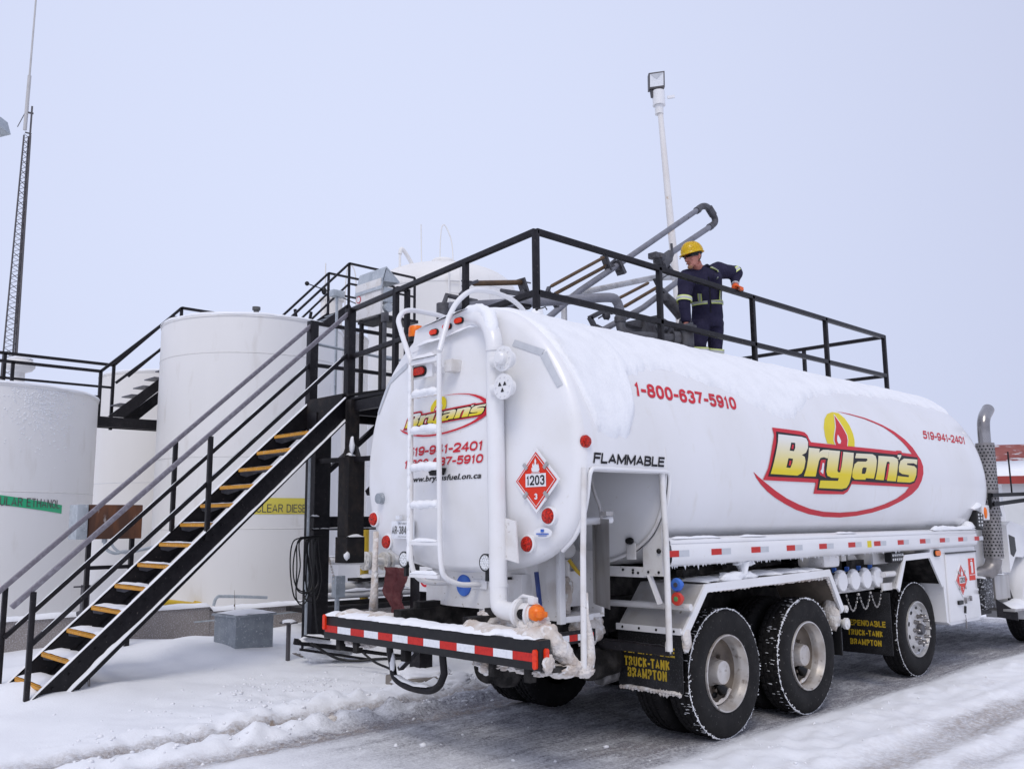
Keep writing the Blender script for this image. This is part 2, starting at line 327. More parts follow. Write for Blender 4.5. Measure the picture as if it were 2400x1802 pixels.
def stroke_text(body, aspect, th, gap=.10):
    """bold drawn lettering: vertices (x, y, layer) in units of the line's height, total width = aspect"""
    nat = sum(GL[ch][0] for ch in body); n = len(body)
    gw = (aspect - gap * (n - 1)) / nat                      # width of a full-width glyph
    vs, fs, x = [], [], 0.0
    for ch in body:
        g = GL[ch]; w_ = g[0] * gw
        for ly, st in enumerate(g[1:]):
            closed = False
            if st[0] == 'o':
                _, cu, cv, ru, rv = st; closed = True
                pl = [(cu + ru * math.copysign(abs(math.cos(t)) ** .85, math.cos(t)), cv + rv * math.copysign(abs(math.sin(t)) ** .85, math.sin(t))) for t in [2 * math.pi * k / 28 for k in range(28)]]
            elif st[0] == 's': pl = [(p.x, p.y) for p in spline([(u, v, 0) for u, v in st[1:]], 4)]
            else: pl = st
            P = [Vector((x + th / 2 + u * max(.001, w_ - th), th / 2 + v * (1 - th))) for u, v in pl]; m = len(P)
            if not closed:
                # let straight strokes end flush with the line's height
                if abs(P[0].x - P[1].x) < 1e-6: P[0] = P[0] + (P[0] - P[1]).normalized() * th / 2
                if abs(P[-1].x - P[-2].x) < 1e-6: P[-1] = P[-1] + (P[-1] - P[-2]).normalized() * th / 2
                if abs(P[0].y - P[1].y) < 1e-6: P[0] = P[0] + (P[0] - P[1]).normalized() * th / 2
                if abs(P[-1].y - P[-2].y) < 1e-6: P[-1] = P[-1] + (P[-1] - P[-2]).normalized() * th / 2
            base = len(vs)
            for i in range(m):
                a_ = P[(i - 1) % m] if closed or i > 0 else None; c_ = P[(i + 1) % m] if closed or i < m - 1 else None
                d1 = (P[i] - a_).normalized() if a_ is not None else (c_ - P[i]).normalized(); d2 = (c_ - P[i]).normalized() if c_ is not None else d1
                nn = Vector((-d1.y, d1.x)) + Vector((-d2.y, d2.x))
                nn = nn.normalized() if nn.length > 1e-4 else Vector((-d1.y, d1.x)); k = th / 2 / max(.55, nn.dot(Vector((-d1.y, d1.x))))
                vs.append((*(P[i] + nn * k), ly)); vs.append((*(P[i] - nn * k), ly))
            for i in range(m if closed else m - 1):
                j = (i + 1) % m; fs.append((base + 2 * i, base + 2 * i + 1, base + 2 * j + 1, base + 2 * j))
        x += w_ + gap
    return [(a_ / aspect, min(1.03, max(-.03, b_)), l) for a_, b_, l in vs], fs
def letters(body, aspect, th):
    if th and all(ch in GL for ch in body): return stroke_text(body, aspect, th)
    vs, fs = text2d(body, .02 if th else 0.0); return [(a_, b_, 0) for a_, b_ in vs], fs
def flat_text(body, name, m, parent, o, ux, uy, th=.0, shear=0.0):
    """lettering laid on a plane: o lower-left corner, ux along the line, uy up"""
    o, ux, uy = Vector(o), Vector(ux), Vector(uy); nn = ux.cross(uy).normalized()
    vs, fs = letters(body, ux.length / uy.length, th)
    b = B(); q = [b.bm.verts.new(o + ux * (a + shear * (c - .5)) + uy * c + nn * l * .0005) for a, c, l in vs]
    for f in fs:
        try: b.bm.faces.new([q[i] for i in f])
        except ValueError: pass
    return b.done(name, m, parent, smooth=False)

# ============================================================ TANKER TRUCK
T = thing('tanker_truck', 'white fuel tanker truck with red and yellow logo, backed up to the loading rack', 'tanker truck', (2, 0, 0))
HP = [(0, 3.44), (.3, 3.41), (.62, 3.312), (.93, 3.07), (1.12, 2.81), (1.225, 2.57), (1.28, 2.33), (1.295, 2.1), (1.255, 1.85), (1.17, 1.66), (1.03, 1.535), (.85, 1.445), (.6, 1.385), (.3, 1.35), (0, 1.34)]
_P = [(-HP[1][0], HP[1][1])] + HP + [(-HP[-2][0], HP[-2][1])]
DP = []
for i in range(1, len(_P) - 2):
    for k in range(10):
        t = k / 10
        DP.append(tuple(.5 * (2 * _P[i][j] + (_P[i + 1][j] - _P[i - 1][j]) * t + (2 * _P[i - 1][j] - 5 * _P[i][j] + 4 * _P[i + 1][j] - _P[i + 2][j]) * t * t + (-_P[i - 1][j] + 3 * _P[i][j] - 3 * _P[i + 1][j] + _P[i + 2][j]) * t ** 3) for j in (0, 1)))
DP.append(HP[-1])
SL = [0.0]
for a, b in zip(DP, DP[1:]): SL.append(SL[-1] + math.hypot(b[0] - a[0], b[1] - a[1]))
def sat(s):
    """half profile at arc length s from the crest: (distance from centre line, height, normal)"""
    s = max(0.0, min(SL[-1] - 1e-6, s)); i = 0
    lo, hi = 0, len(SL) - 1
    while hi - lo > 1:
        m = (lo + hi) // 2
        if SL[m] <= s: lo = m
        else: hi = m
    f = (s - SL[lo]) / (SL[lo + 1] - SL[lo])
    a, b = DP[lo], DP[lo + 1]; dy, dz = b[0] - a[0], b[1] - a[1]; l = math.hypot(dy, dz)
    return a[0] + dy * f, a[1] + dz * f, -dz / l, dy / l
def side(x, s, off=0.0):
    g = 1 if s >= 0 else -1
    y, z, ny, nz_ = sat(abs(s))
    return Vector((x, -g * (y + ny * off), z + nz_ * off))
LOOP = [Vector((-a[0], a[1])) for a in DP] + [Vector((a[0], a[1])) for a in DP[-2:0:-1]]     # (y, z): right side down, left side up
CEN = Vector((0, 2.25))
def rho(y, z):
    d = Vector((y, z)) - CEN
    if d.length < 1e-4: return 0.0
    a = math.atan2(d.y, d.x); best = 9; rb = 1.2
    for q in LOOP:
        e = q - CEN; da = abs((math.atan2(e.y, e.x) - a + math.pi) % (2 * math.pi) - math.pi)
        if da < best: best = da; rb = e.length
    return min(1.0, d.length / rb)
def xh(k):
    x = -1.805 - .125 * (1 - k * k)
    return x if k < .94 else x + .06 * (1 - math.sqrt(max(0, 1 - ((k - .94) / .06) ** 2)))
def xhead(y, z): return xh(rho(y, z))

SOP = 2.095                                     # top edge of the cut-away
def build_shell():
    b = B(); bm = b.bm
    xs = [-1.746, -1.728, -.80, 0, 1.1, 2.2, 3.3, 4.4, 5.4, 5.88, 5.95, 6.0, 6.03, 6.045]
    sc = [1] * 10 + [.995, .978, .94, .5]
    ss = sorted([SL[-1] * i / 64 for i in range(65)] + [SOP])
    loop = [s for s in ss] + [-s for s in ss[-2:0:-1]]
    rows = []
    for x, k in zip(xs, sc):
        r = []
        for s in loop:
            q = side(x, s); r.append(bm.verts.new((x, q.y * k, CEN.y + (q.z - CEN.y) * k)))
        rows.append(r)
    n = len(loop); nS = len(ss)
    cut = [i for i in range(nS - 1) if ss[i] >= SOP - 1e-6 and ss[i + 1] <= SL[-1] - .35]
    for j, (ra, rb) in enumerate(zip(rows, rows[1:])):
        for i in range(n):
            if j == 1 and i in cut: continue
            bm.faces.new((ra[i], ra[(i + 1) % n], rb[(i + 1) % n], rb[i]))
    bm.faces.new(rows[-1])
    return b
tank = build_shell().done('tank', 'tank_paint', T, 30)
b = B(); rows = []
for k in (1, .9985, .995, .99, .983, .975, .965, .95, .94, .92, .88, .8, .7, .56, .4, .2, .04):
    rows.append([Vector((xh(k), CEN.x + (q.x - CEN.x) * k, CEN.y + (q.y - CEN.y) * k)) for q in LOOP])
b.grid(rows, True, False); b.bm.faces.new(b.bm.verts[-len(LOOP):])
b.done('rear_head', 'paint', T, 60)
b = B(); rows = []                               # the tank's own rear bulkhead, seen through the cut-away
for k in (1.0, .97, .9, .8, .66, .5, .3, .05):
    rows.append([Vector((-.815 - .22 * (1 - k * k), CEN.x + (q.x - CEN.x) * k * .992, CEN.y + (q.y - CEN.y) * k * .992)) for q in LOOP])
b.grid(rows, True); b.bm.faces.new(b.bm.verts[-len(LOOP):]); b.done('bulkhead', 'paint', T, 60)
# trim around the cut-away
b = B()
pth = [side(-1.735, s, .012) for s in (2.75, 2.6, 2.45, 2.3, 2.17)] + [side(-1.72, 2.115, .014), side(-1.67, SOP, .014)] + [side(x, SOP, .014) for x in (-1.4, -1.1)] + [side(-.87, SOP, .014), side(-.815, 2.115, .014)] + [side(-.80, s, .012) for s in (2.17, 2.3, 2.45, 2.6, 2.75)]
b.tube(spline(pth, 3), .016, 8); b.done('opening_trim', 'paint', T)

# ---- printed decals, laid on the curved shell or on the rear head
def fill(polys):
    loops = [[Vector((a, c, 0)) for a, c in p] for p in polys]
    flat = [v for l in loops for v in l]
    return [(v.x, v.y) for v in flat], tessellate_polygon(loops)
def decal(name, vs, fs, m, parent, mapf, cell, grad=None):
    b = B(); bm = b.bm; q = [bm.verts.new((v[0], v[1], v[2] * .0005 if len(v) > 2 else 0)) for v in vs]
    for f in fs:
        if len(set(f)) < 3: continue
        try: bm.faces.new([q[i] for i in f])
        except ValueError: pass
    lay = bm.verts.layers.float.new('grad')
    if grad:
        for v in bm.verts: v[lay] = 0
    for ax in (0, 1):
        if not cell[ax]: continue
        lo = min(v.co[ax] for v in bm.verts); hi = max(v.co[ax] for v in bm.verts); k = math.floor(lo / cell[ax]) + 1
        while k * cell[ax] < hi:
            no = Vector((1, 0, 0)) if ax == 0 else Vector((0, 1, 0))
            bmesh.ops.bisect_plane(bm, geom=bm.verts[:] + bm.edges[:] + bm.faces[:], plane_co=no * k * cell[ax], plane_no=no, dist=1e-6); k += 1
    for v in bm.verts:
        if grad: v[lay] = max(0, min(1, (v.co.y - grad[0]) / (grad[1] - grad[0])))
        v.co = mapf(v.co.x, v.co.y, v.co.z)
    return b.done(name, m, parent, smooth=False)
LOGO = {
    'swoosh': [(0.404, 2.057), (0.445, 2.105), (0.524, 2.162), (0.636, 2.220), (0.781, 2.275), (0.962, 2.328), (1.182, 2.382), (1.440, 2.424), (1.736, 2.452), (2.069, 2.459), (2.406, 2.444), (2.751, 2.409), (3.108, 2.351), (3.427, 2.273), (3.666, 2.198), (3.815, 2.128), (3.915, 2.049), (3.991, 1.964), (4.023, 1.879), (4.002, 1.804), (3.955, 1.758), (3.876, 1.665), (3.746, 1.573), (3.558, 1.489), (3.327, 1.422), (3.133, 1.385), (2.971, 1.359), (2.661, 1.336), (2.346, 1.329), (2.647, 1.348), (2.950, 1.376), (3.141, 1.411), (3.330, 1.454), (3.512, 1.533), (3.660, 1.618), (3.745, 1.692), (3.794, 1.745), (3.798, 1.813), (3.760, 1.898), (3.709, 2.009), (3.658, 2.083), (3.568, 2.129), (3.475, 2.184), (3.279, 2.253), (2.998, 2.317), (2.729, 2.362), (2.381, 2.397), (2.042, 2.409), (1.710, 2.400), (1.448, 2.373), (1.224, 2.333), (0.977, 2.276), (0.771, 2.210), (0.604, 2.146), (0.485, 2.097)],
    'banner': [(0.861, 1.633), (1.114, 1.633), (1.351, 1.635), (1.438, 1.642), (1.481, 1.668), (1.489, 1.705), (1.510, 1.737), (1.985, 1.738), (2.242, 1.737), (2.805, 1.735), (3.376, 1.735), (3.413, 1.726), (3.529, 1.724), (3.534, 1.745), (3.852, 1.749), (3.964, 1.777), (3.795, 2.106), (3.579, 2.124), (2.876, 2.123), (2.211, 2.122), (2.176, 2.159), (2.136, 2.196), (2.054, 2.225), (1.741, 2.228), (1.457, 2.229), (1.489, 2.124), (0.976, 2.124), (0.550, 2.123), (0.641, 2.021), (0.761, 1.833), (0.853, 1.705)],
    'black': [(0.904, 1.670), (1.133, 1.673), (1.354, 1.677), (1.438, 1.688), (1.460, 1.723), (1.442, 1.777), (1.653, 1.777), (2.097, 1.779), (2.724, 1.774), (3.378, 1.776), (3.420, 1.760), (3.490, 1.754), (3.511, 1.779), (3.915, 1.784), (3.860, 1.894), (3.797, 2.007), (3.713, 2.072), (3.603, 2.093), (2.878, 2.093), (2.222, 2.089), (2.176, 2.135), (2.117, 2.176), (2.017, 2.198), (1.515, 2.192), (1.538, 2.088), (1.211, 2.086), (0.907, 2.089), (0.632, 2.089), (0.755, 1.907), (0.852, 1.782)],
    'B': [(0.926, 1.694), (1.343, 1.694), (1.428, 1.705), (1.443, 1.740), (1.413, 1.798), (1.355, 1.848), (1.269, 1.874), (1.316, 1.889), (1.317, 1.928), (1.272, 1.998), (1.217, 2.045), (1.139, 2.068), (0.672, 2.066), (0.807, 1.875), (0.880, 1.773)],
    'Bh1': [(1.119, 1.763), (1.192, 1.763), (1.172, 1.811), (1.133, 1.844), (1.058, 1.842), (1.091, 1.800)],
    'Bh2': [(1.012, 1.914), (1.091, 1.916), (1.071, 1.953), (1.021, 2.003), (0.950, 2.001), (0.986, 1.949)],
    'Br1': [(1.128, 1.782), (1.158, 1.782), (1.127, 1.825), (1.094, 1.823)],
    'Br2': [(1.022, 1.936), (1.055, 1.936), (1.027, 1.981), (0.994, 1.981)],
    'r': [(1.433, 1.795), (1.643, 1.796), (1.612, 1.836), (1.657, 1.816), (1.704, 1.803), (1.828, 1.798), (1.763, 1.886), (1.686, 1.876), (1.618, 1.887), (1.575, 1.917), (1.517, 1.997), (1.478, 2.067), (1.257, 2.070), (1.320, 1.989), (1.385, 1.886)],
    'y': [(1.826, 1.801), (2.052, 1.799), (1.979, 1.900), (1.918, 1.998), (1.931, 2.014), (1.973, 2.013), (2.013, 1.963), (2.118, 1.803), (2.343, 1.804), (2.263, 1.937), (2.193, 2.054), (2.150, 2.119), (2.099, 2.160), (1.998, 2.174), (1.545, 2.172), (1.568, 2.101), (1.916, 2.097), (1.939, 2.069), (1.787, 2.070), (1.709, 2.052), (1.694, 2.014), (1.739, 1.926)],
    'a': [(2.395, 1.806), (2.766, 1.798), (2.832, 1.815), (2.835, 1.863), (2.781, 1.952), (2.701, 2.056), (2.521, 2.054), (2.509, 2.071), (2.276, 2.074), (2.222, 2.053), (2.237, 1.996), (2.310, 1.919), (2.389, 1.891), (2.573, 1.885), (2.617, 1.868), (2.616, 1.851), (2.346, 1.857)],
    'ah': [(2.491, 1.947), (2.567, 1.947), (2.533, 1.994), (2.504, 2.013), (2.435, 2.014), (2.461, 1.963)],
    'n': [(2.902, 1.809), (3.269, 1.804), (3.360, 1.823), (3.360, 1.859), (3.290, 1.960), (3.225, 2.071), (3.007, 2.069), (3.115, 1.905), (3.141, 1.873), (3.117, 1.862), (3.073, 1.869), (3.003, 1.944), (2.930, 2.066), (2.735, 2.063), (2.813, 1.951)],
    'ap': [(3.389, 1.776), (3.490, 1.773), (3.469, 1.795), (3.399, 1.832), (3.378, 1.829), (3.416, 1.804), (3.378, 1.802)],
    's': [(3.533, 1.811), (3.888, 1.809), (3.839, 1.872), (3.761, 1.856), (3.586, 1.864), (3.576, 1.882), (3.765, 1.889), (3.812, 1.915), (3.771, 1.989), (3.696, 2.055), (3.585, 2.075), (3.254, 2.075), (3.285, 2.011), (3.392, 2.014), (3.558, 2.017), (3.582, 1.995), (3.402, 1.987), (3.332, 1.967), (3.348, 1.913), (3.426, 1.843)],
    'slot1': [(2.072, 1.803), (2.093, 1.804), (1.978, 1.992), (1.947, 1.991)],
    'slot2': [(3.084, 1.886), (3.123, 1.888), (3.006, 2.057), (2.961, 2.057)],
    'notch': [(1.618, 1.907), (1.717, 1.899), (1.662, 1.976), (1.661, 2.054), (1.682, 2.073), (1.564, 2.051), (1.545, 2.019)],
    'notchw': [(1.640, 1.934), (1.671, 1.935), (1.640, 2.008), (1.624, 2.040), (1.574, 2.017), (1.604, 1.994)],
    'disc': [(2.255, 1.349), (2.392, 1.351), (2.465, 1.412), (2.488, 1.494), (2.484, 1.588), (2.461, 1.663), (2.417, 1.733), (2.243, 1.735), (1.987, 1.734), (1.841, 1.730), (1.839, 1.658), (1.884, 1.558), (1.986, 1.458), (2.108, 1.388)],
    'flamew': [(2.259, 1.372), (2.290, 1.454), (2.316, 1.540), (2.335, 1.612), (2.314, 1.667), (2.255, 1.738), (1.988, 1.738), (1.986, 1.691), (2.038, 1.626), (2.129, 1.540), (2.187, 1.460)],
    'flame': [(2.247, 1.396), (2.269, 1.465), (2.297, 1.548), (2.313, 1.620), (2.292, 1.673), (2.239, 1.739), (2.004, 1.740), (2.003, 1.690), (2.055, 1.626), (2.147, 1.539), (2.200, 1.464)],
    'drop': [(2.116, 1.622), (2.133, 1.656), (2.139, 1.691), (2.107, 1.719), (2.063, 1.721), (2.054, 1.696), (2.074, 1.660)],
}
LAYERS = [('logo_disc', 'yellow_print', ['disc'], .0022), ('logo_ellipse', 'red_print', ['swoosh'], .0034), ('logo_flame_edge', 'white_print', ['flamew'], .0046), ('logo_banner', 'red_print', ['banner'], .0058), ('logo_flame', 'red_print', ['flame'], .0070),
          ('logo_flame_heart', 'white_print', ['drop'], .0082), ('logo_outline', 'black_print', ['black'], .0082), ('logo_notch', 'red_print', ['notch'], .0094), ('logo_notch_light', 'white_print', ['notchw'], .0106)]
LETTERS = [['B', 'Bh1', 'Bh2'], ['r'], ['y'], ['a', 'ah'], ['n'], ['ap'], ['s']]
INSET = ['Br1', 'Br2', 'slot1', 'slot2']
def rear(y, z, off): return Vector((xhead(y, z) - .005 - off, y, z))
def rearmap(x, s, off):
    # a smaller, slanted print of the same sign; its nose is cut off at the riser pipe
    return rear(max(-.515, -.3254 * x - .0587 * s + .939), .0108 * x - .2773 * s + 3.0817, off)
for where in ('side', 'rear'):
    k = 1.0 if where == 'side' else .7
    mp = (lambda o: (lambda x, s, l: side(x, s, o))) if where == 'side' else (lambda o: (lambda x, s, l: rearmap(x, s, o)))
    cell = (0, .07) if where == 'side' else (.35, .3)
    root = None
    for nm, m, keys, off in LAYERS:
        vs, fs = fill([LOGO[q] for q in keys])
        o = decal(nm, vs, fs, m, root or T, mp(off * k), cell)
        if nm == 'logo_disc': root = o; o.name = 'company_logo'
    for keys in LETTERS:
        vs, fs = fill([LOGO[q] for q in keys])
        decal('logo_letter', vs, fs, 'grad_print', root, mp(.0096 * k), cell, (1.72, 2.03))
    for q in INSET:
        vs, fs = fill([LOGO[q]]); decal('letter_inset', vs, fs, 'red_print', root, mp(.0108 * k), cell)
def side_text(body, m, x0, x1, s0, s1, th, shear=0.0, name='lettering'):
    vs, fs = letters(body, abs(x1 - x0) / abs(s1 - s0), th)
    return decal(name, [(x0 + (x1 - x0) * a + shear * (c - .5), s0 + (s1 - s0) * c, l) for a, c, l in vs], fs, m, T, lambda x, s, l: side(x, s, .004 + l), (0, .05))
def rear_text(body, m, y0, y1, z0, z1, th, shear=0.0, name='lettering'):
    vs, fs = letters(body, abs(y1 - y0) / abs(z1 - z0), th)
    return decal(name, [(y0 + (y1 - y0) * a - shear * (c - .5), z0 + (z1 - z0) * c, l) for a, c, l in vs], fs, m, T, lambda y, z, l: rear(y, z, l), (.15, 0))
side_text('1-800-637-5910', 'red_print', -1.02, .40, 1.498, 1.362, .215, .055, 'phone_number')
side_text('519-941-2401', 'red_print', 4.36, 5.66, 1.53, 1.415, .19, .1, 'phone_number')
side_text('FLAMMABLE', 'black_print', -1.68, -.86, 2.060, 1.984, .215, .018, 'warning_lettering')
rear_text('519-941-2401', 'red_print', .545, -.40, 2.272, 2.346, .215, .015, 'phone_number')
rear_text('1-800-637-5910', 'red_print', .60, -.40, 2.176, 2.244, .215, .015, 'phone_number')
rear_text('www.bryansfuel.on.ca', 'black_print', .545, -.38, 2.045, 2.105, .03, .025, 'web_address')

TAPE = ([(.672, 3.095), (.96, 2.98), (.935, 2.935), (.65, 3.05)], [(.972, 2.97), (1.135, 2.70), (1.092, 2.68), (.928, 2.93)])
# ---- reflective corner tape on the rounded edge of the head
for sg in (1, -1):
    for quad in TAPE:
        b = B(); rows = []
        for i in range(9):
            f = i / 8; row = []
            for g in (0, .5, 1):
                y = -((quad[0][0] * (1 - f) + quad[1][0] * f) * (1 - g) + (quad[3][0] * (1 - f) + quad[2][0] * f) * g); z = (quad[0][1] * (1 - f) + quad[1][1] * f) * (1 - g) + (quad[3][1] * (1 - f) + quad[2][1] * f) * g
                row.append(Vector((xhead(y, z) - .005, y * sg, z)))
            rows.append(row)
        b.grid(rows); b.done('corner_tape', 'tape_grey', T, 180)

# ---- rear sump fairing below the head
b = B(); rows = []
for z, dx in ((1.065, 0), (1.2, 0), (1.30, .0), (1.36, -.03), (1.45, -.06)):
    rows.append([Vector((-1.70 + dx + .1 * abs(t) ** 4 + (.16 if abs(t) > .99 else 0), t * .58, z)) for t in [-1, -.98, -.9, -.75, -.5, -.2, 0, .2, .5, .75, .9, .98, 1]])
b.grid(rows)
b.done('sump_fairing', 'paint_dirty', T, 60)
b = B(); b.box((-1.69, -.57, 1.07), (-.9, .57, 1.34)); b.done('sump_box', 'paint_dirty', T)
b = B(); b.lathe([(.001, 0), (.085, 0), (.085, .006), (.08, .012), (.001, .013)], (-1.702, .075, 1.235), (-1, 0, 0), 32); lab = b.done('round_sticker', 'blue', T)
b = B(); b.box((-1.712, -.2, 1.215), (-1.70, -.03, 1.285), .004); b.done('ladder_foot_plate', 'paint', T)

# ---- rear ladder
R_hoop = [(-2.05, -.03, 3.07), (-1.98, 0, 3.22), (-1.9, .03, 3.38), (-1.78, .07, 3.53), (-1.6, .12, 3.66), (-1.42, .16, 3.71), (-1.2, .21, 3.73), (-.98, .24, 3.71), (-.8, .26, 3.62), (-.66, .28, 3.43)]
L_hoop = [(-2.05, .33, 3.02), (-2.05, .37, 3.1), (-1.95, .61, 3.35), (-1.87, .75, 3.49), (-1.75, .8, 3.59), (-1.5, .88, 3.63), (-1.15, .93, 3.62), (-.8, .97, 3.45), (-.66, .98, 3.02)]
lad = B(); lad.tube([(-2.05, .33, 3.05), (-2.05, .33, 2.4), (-2.05, .32, 1.75)] + spline([(-2.05, .32, 1.6), (-2.05, .31, 1.42), (-2.01, .29, 1.31), (-1.9, .27, 1.26), (-1.72, .25, 1.245)], 5), .0205, 12)
lad = lad.done('rear_ladder', 'paint_dirty', T)
b = B(); b.tube([(-2.05, -.03, 3.05), (-2.05, -.03, 2.4), (-2.05, -.04, 1.75)] + spline([(-2.05, -.04, 1.6), (-2.05, -.06, 1.42), (-2.02, -.07, 1.32), (-1.9, -.1, 1.26), (-1.71, -.12, 1.25)], 5), .021, 12); b.done('ladder_rail', 'paint', lad)
b = B(); b.tube(spline(R_hoop, 5), .0225, 12); b.done('hoop_handrail', 'paint', lad)
b = B(); b.tube(spline(L_hoop, 5), .0225, 12); b.done('hoop_handrail', 'paint', lad)
for i, z in enumerate((2.755, 2.46, 2.165, 1.87, 1.585, 1.335)):
    b = B(); b.bar((-2.05, .32, z - .015), (-2.05, -.03, z - .015), .03, .03, bev=.004); rg = b.done('rung', 'paint', lad)
    b = B(); n = 10
    if i in (0, 1, 2, 3):
        b.tube([(-2.05, .31 - .33 * k / n, z + .004) for k in range(n + 1)], [.02] + [.033 + .006 * math.sin(k * 2.1 + i) for k in range(n - 1)] + [.02], 10, True, .012)
    else:
        b.snowbar([(-2.05, .31, z), (-2.05, -.02, z)], .036, .022, i, .03)
    b.done('snow_crust', 'snow', lad)
b = B()
for k in range(14):
    z = 1.5 + k * .11; b.ball((-2.066, .328, z), (.016, .018, .075), 3, .4)
b.done('ladder_snow', 'snow_ice', lad)
b = B(); b.box((-2.065, -.03, 2.995), (-2.03, .33, 3.04), .005); b.snowbar([(-2.05, .31, 3.04), (-2.05, -.0, 3.04)], .06, .03, 4, .03); b.done('top_plate', 'paint', lad)
b = B(); b.box((-2.02, .10, 2.89), (-1.99, .4, 3.0), .006); b.bar((-2.0, .12, 2.95), (-1.86, .12, 2.95), .05, .05); b.bar((-2.0, .36, 2.95), (-1.86, .36, 2.95), .05, .05); lb = b.done('lamp_bracket', 'paint', T)
def stadium(c, w_, h_, ax='y', n=8):
    pts = []
    for k in range(n + 1):
        a = math.pi / 2 - math.pi * k / n; pts.append((w_ / 2 - h_ / 2 + h_ / 2 * math.cos(a), h_ / 2 * math.sin(a)))
    for k in range(n + 1):
        a = -math.pi / 2 - math.pi * k / n; pts.append((-w_ / 2 + h_ / 2 + h_ / 2 * math.cos(a), h_ / 2 * math.sin(a)))
    if ax == 'y': return [Vector((c[0], c[1] + a, c[2] + d)) for a, d in pts]
    if ax == 'z': return [Vector((c[0], c[1] + d, c[2] + a)) for a, d in pts]
    return [Vector((c[0] + a, c[1], c[2] + d)) for a, d in pts]
def oval_lamp(c, w_, h_, parent, lens='lens_red', ax='y', d=(-1, 0, 0), bez='black_plastic', name='tail_lamp'):
    d = Vector(d); b = B(); b.prism(stadium(c, w_, h_, ax), d * .015); o = b.done(name, bez, parent)
    b = B(); b.prism(stadium(Vector(c) + d * .014, w_ * .86, h_ * .72, ax), d * .012); b.done('lens', lens, o); return o
oval_lamp((-2.02, .255, 2.945), .18, .085, T)
b = B(); b.bar((-1.99, -.06, 2.96), (-1.84, -.06, 2.96), .09, .1, bev=.01); b.done('camera_mount', 'paint_dirty', T)
# light bar on top of the head
b = B(); b.prism([(-1.84, .60, 3.17), (-1.84, .55, 3.36), (-1.84, -.17, 3.43), (-1.84, -.17, 3.24), (-1.84, .2, 3.2)], (.12, 0, 0)); b.done('light_bar', 'paint', T)
b = B(); b.snowbar([(-1.80, .52, 3.355), (-1.80, .2, 3.39), (-1.80, -.15, 3.425)], .14, .02, 3); b.snowbar([(-1.86, .5, 3.2), (-1.86, .15, 3.215), (-1.86, -.2, 3.26), (-1.87, -.35, 3.24)], .07, .03, 8); b.done('snow_crust', 'snow', T)
for y, z in ((.285, 3.30), (.115, 3.32), (-.035, 3.345)): oval_lamp((-1.842, y, z), .105, .055, T, 'lens_red_orange', name='marker_lamp')
b = B(); b.cyl((-1.75, .66, 3.28), (-1.75, .66, 3.325), .07); b.box((-1.8, .6, 3.2), (-1.7, .74, 3.285), .01); bc = b.done('beacon', 'black_plastic', T)
b = B(); b.lathe([(.062, 0), (.066, .02), (.064, .085), (.056, .1), (.001, .104)], (-1.75, .66, 3.325), (0, 0, 1), 28); b.done('beacon_lens', 'lens_orange', bc)
# fill riser pipe up the back
b = B(); b.tube([(-1.72, -.02, 3.36), (-1.80, -.14, 3.345)] + spline([(-1.85, -.26, 3.325), (-1.89, -.38, 3.285), (-1.93, -.49, 3.21), (-1.955, -.56, 3.10), (-1.965, -.585, 2.98)], 5) + [(-1.97, -.587, 2.9), (-1.97, -.60, 2.0), (-1.97, -.615, 1.3)] + spline([(-1.975, -.62, 1.22), (-1.985, -.64, 1.14), (-1.99, -.70, 1.11), (-2.0, -.80, 1.105)], 5) + [(-2.0, -.86, 1.105)], .066, 20)
rp = b.done('riser_pipe', 'paint', T)
b = B()
for z in (3.0, 1.27): b.cyl((-1.968, -.587 - (.03 if z < 2 else 0), z), (-1.968, -.587 - (.03 if z < 2 else 0), z + .022), .07)
b.cyl((-2.0, -.86, 1.105), (-2.0, -.885, 1.105), .1); b.done('pipe_collar', 'paint', rp)
b = B(); b.tube(spline([(-1.76, -.06, 3.42), (-1.83, -.22, 3.40), (-1.88, -.38, 3.35), (-1.93, -.5, 3.26), (-1.97, -.58, 3.12)], 5), [.02] + [.058] * 18 + [.05, .02], 12, True, .02); b.done('snow_crust', 'snow', rp)
for z, kind in ((2.905, 0), (2.70, 1)):
    b = B(); c = V(-2.0, -.79, z)
    b.lathe([(.001, .06), (.094, .06), (.094, .080), (.001, .083)], c, (-1, 0, 0), 36)
    b.cyl(c + V(0, 0, 0), c + V(-.06, 0, 0), .06); b.cyl(c + V(-.02, .16, 0), c + V(-.02, 0, 0), .045)
    for k in range(10):
        a = 2 * math.pi * k / 10; b.ball(c + V(-.084, .072 * math.cos(a), .072 * math.sin(a)), .0075, 1)
    o = b.done('flange', 'paint', T)
    b = B()
    if kind == 0: b.lathe([(.05, .08), (.048, .115), (.035, .128), (.001, .13)], c, (-1, 0, 0), 24); b.done('flange_cap', 'paint', o)
    else:
        for k in range(3):
            a = 2 * math.pi * k / 3 + .5
            b.face([c + V(-.0845, .042 * math.cos(a + t), .042 * math.sin(a + t)) if i else c + V(-.0845, .008 * math.cos(a), .008 * math.sin(a)) for i, t in enumerate((0, -.42, -.1, .25, .42))])
        b.done('vent_slot', 'black_plastic', o, smooth=False)
b = B(); b.prism([(-1.95, -.66, 1.465), (-1.95, -.80, 1.44), (-1.95, -.775, 1.735), (-1.95, -.66, 1.76)], (.012, 0, 0)); b.done('splash_plate', 'paint_dirty', T)
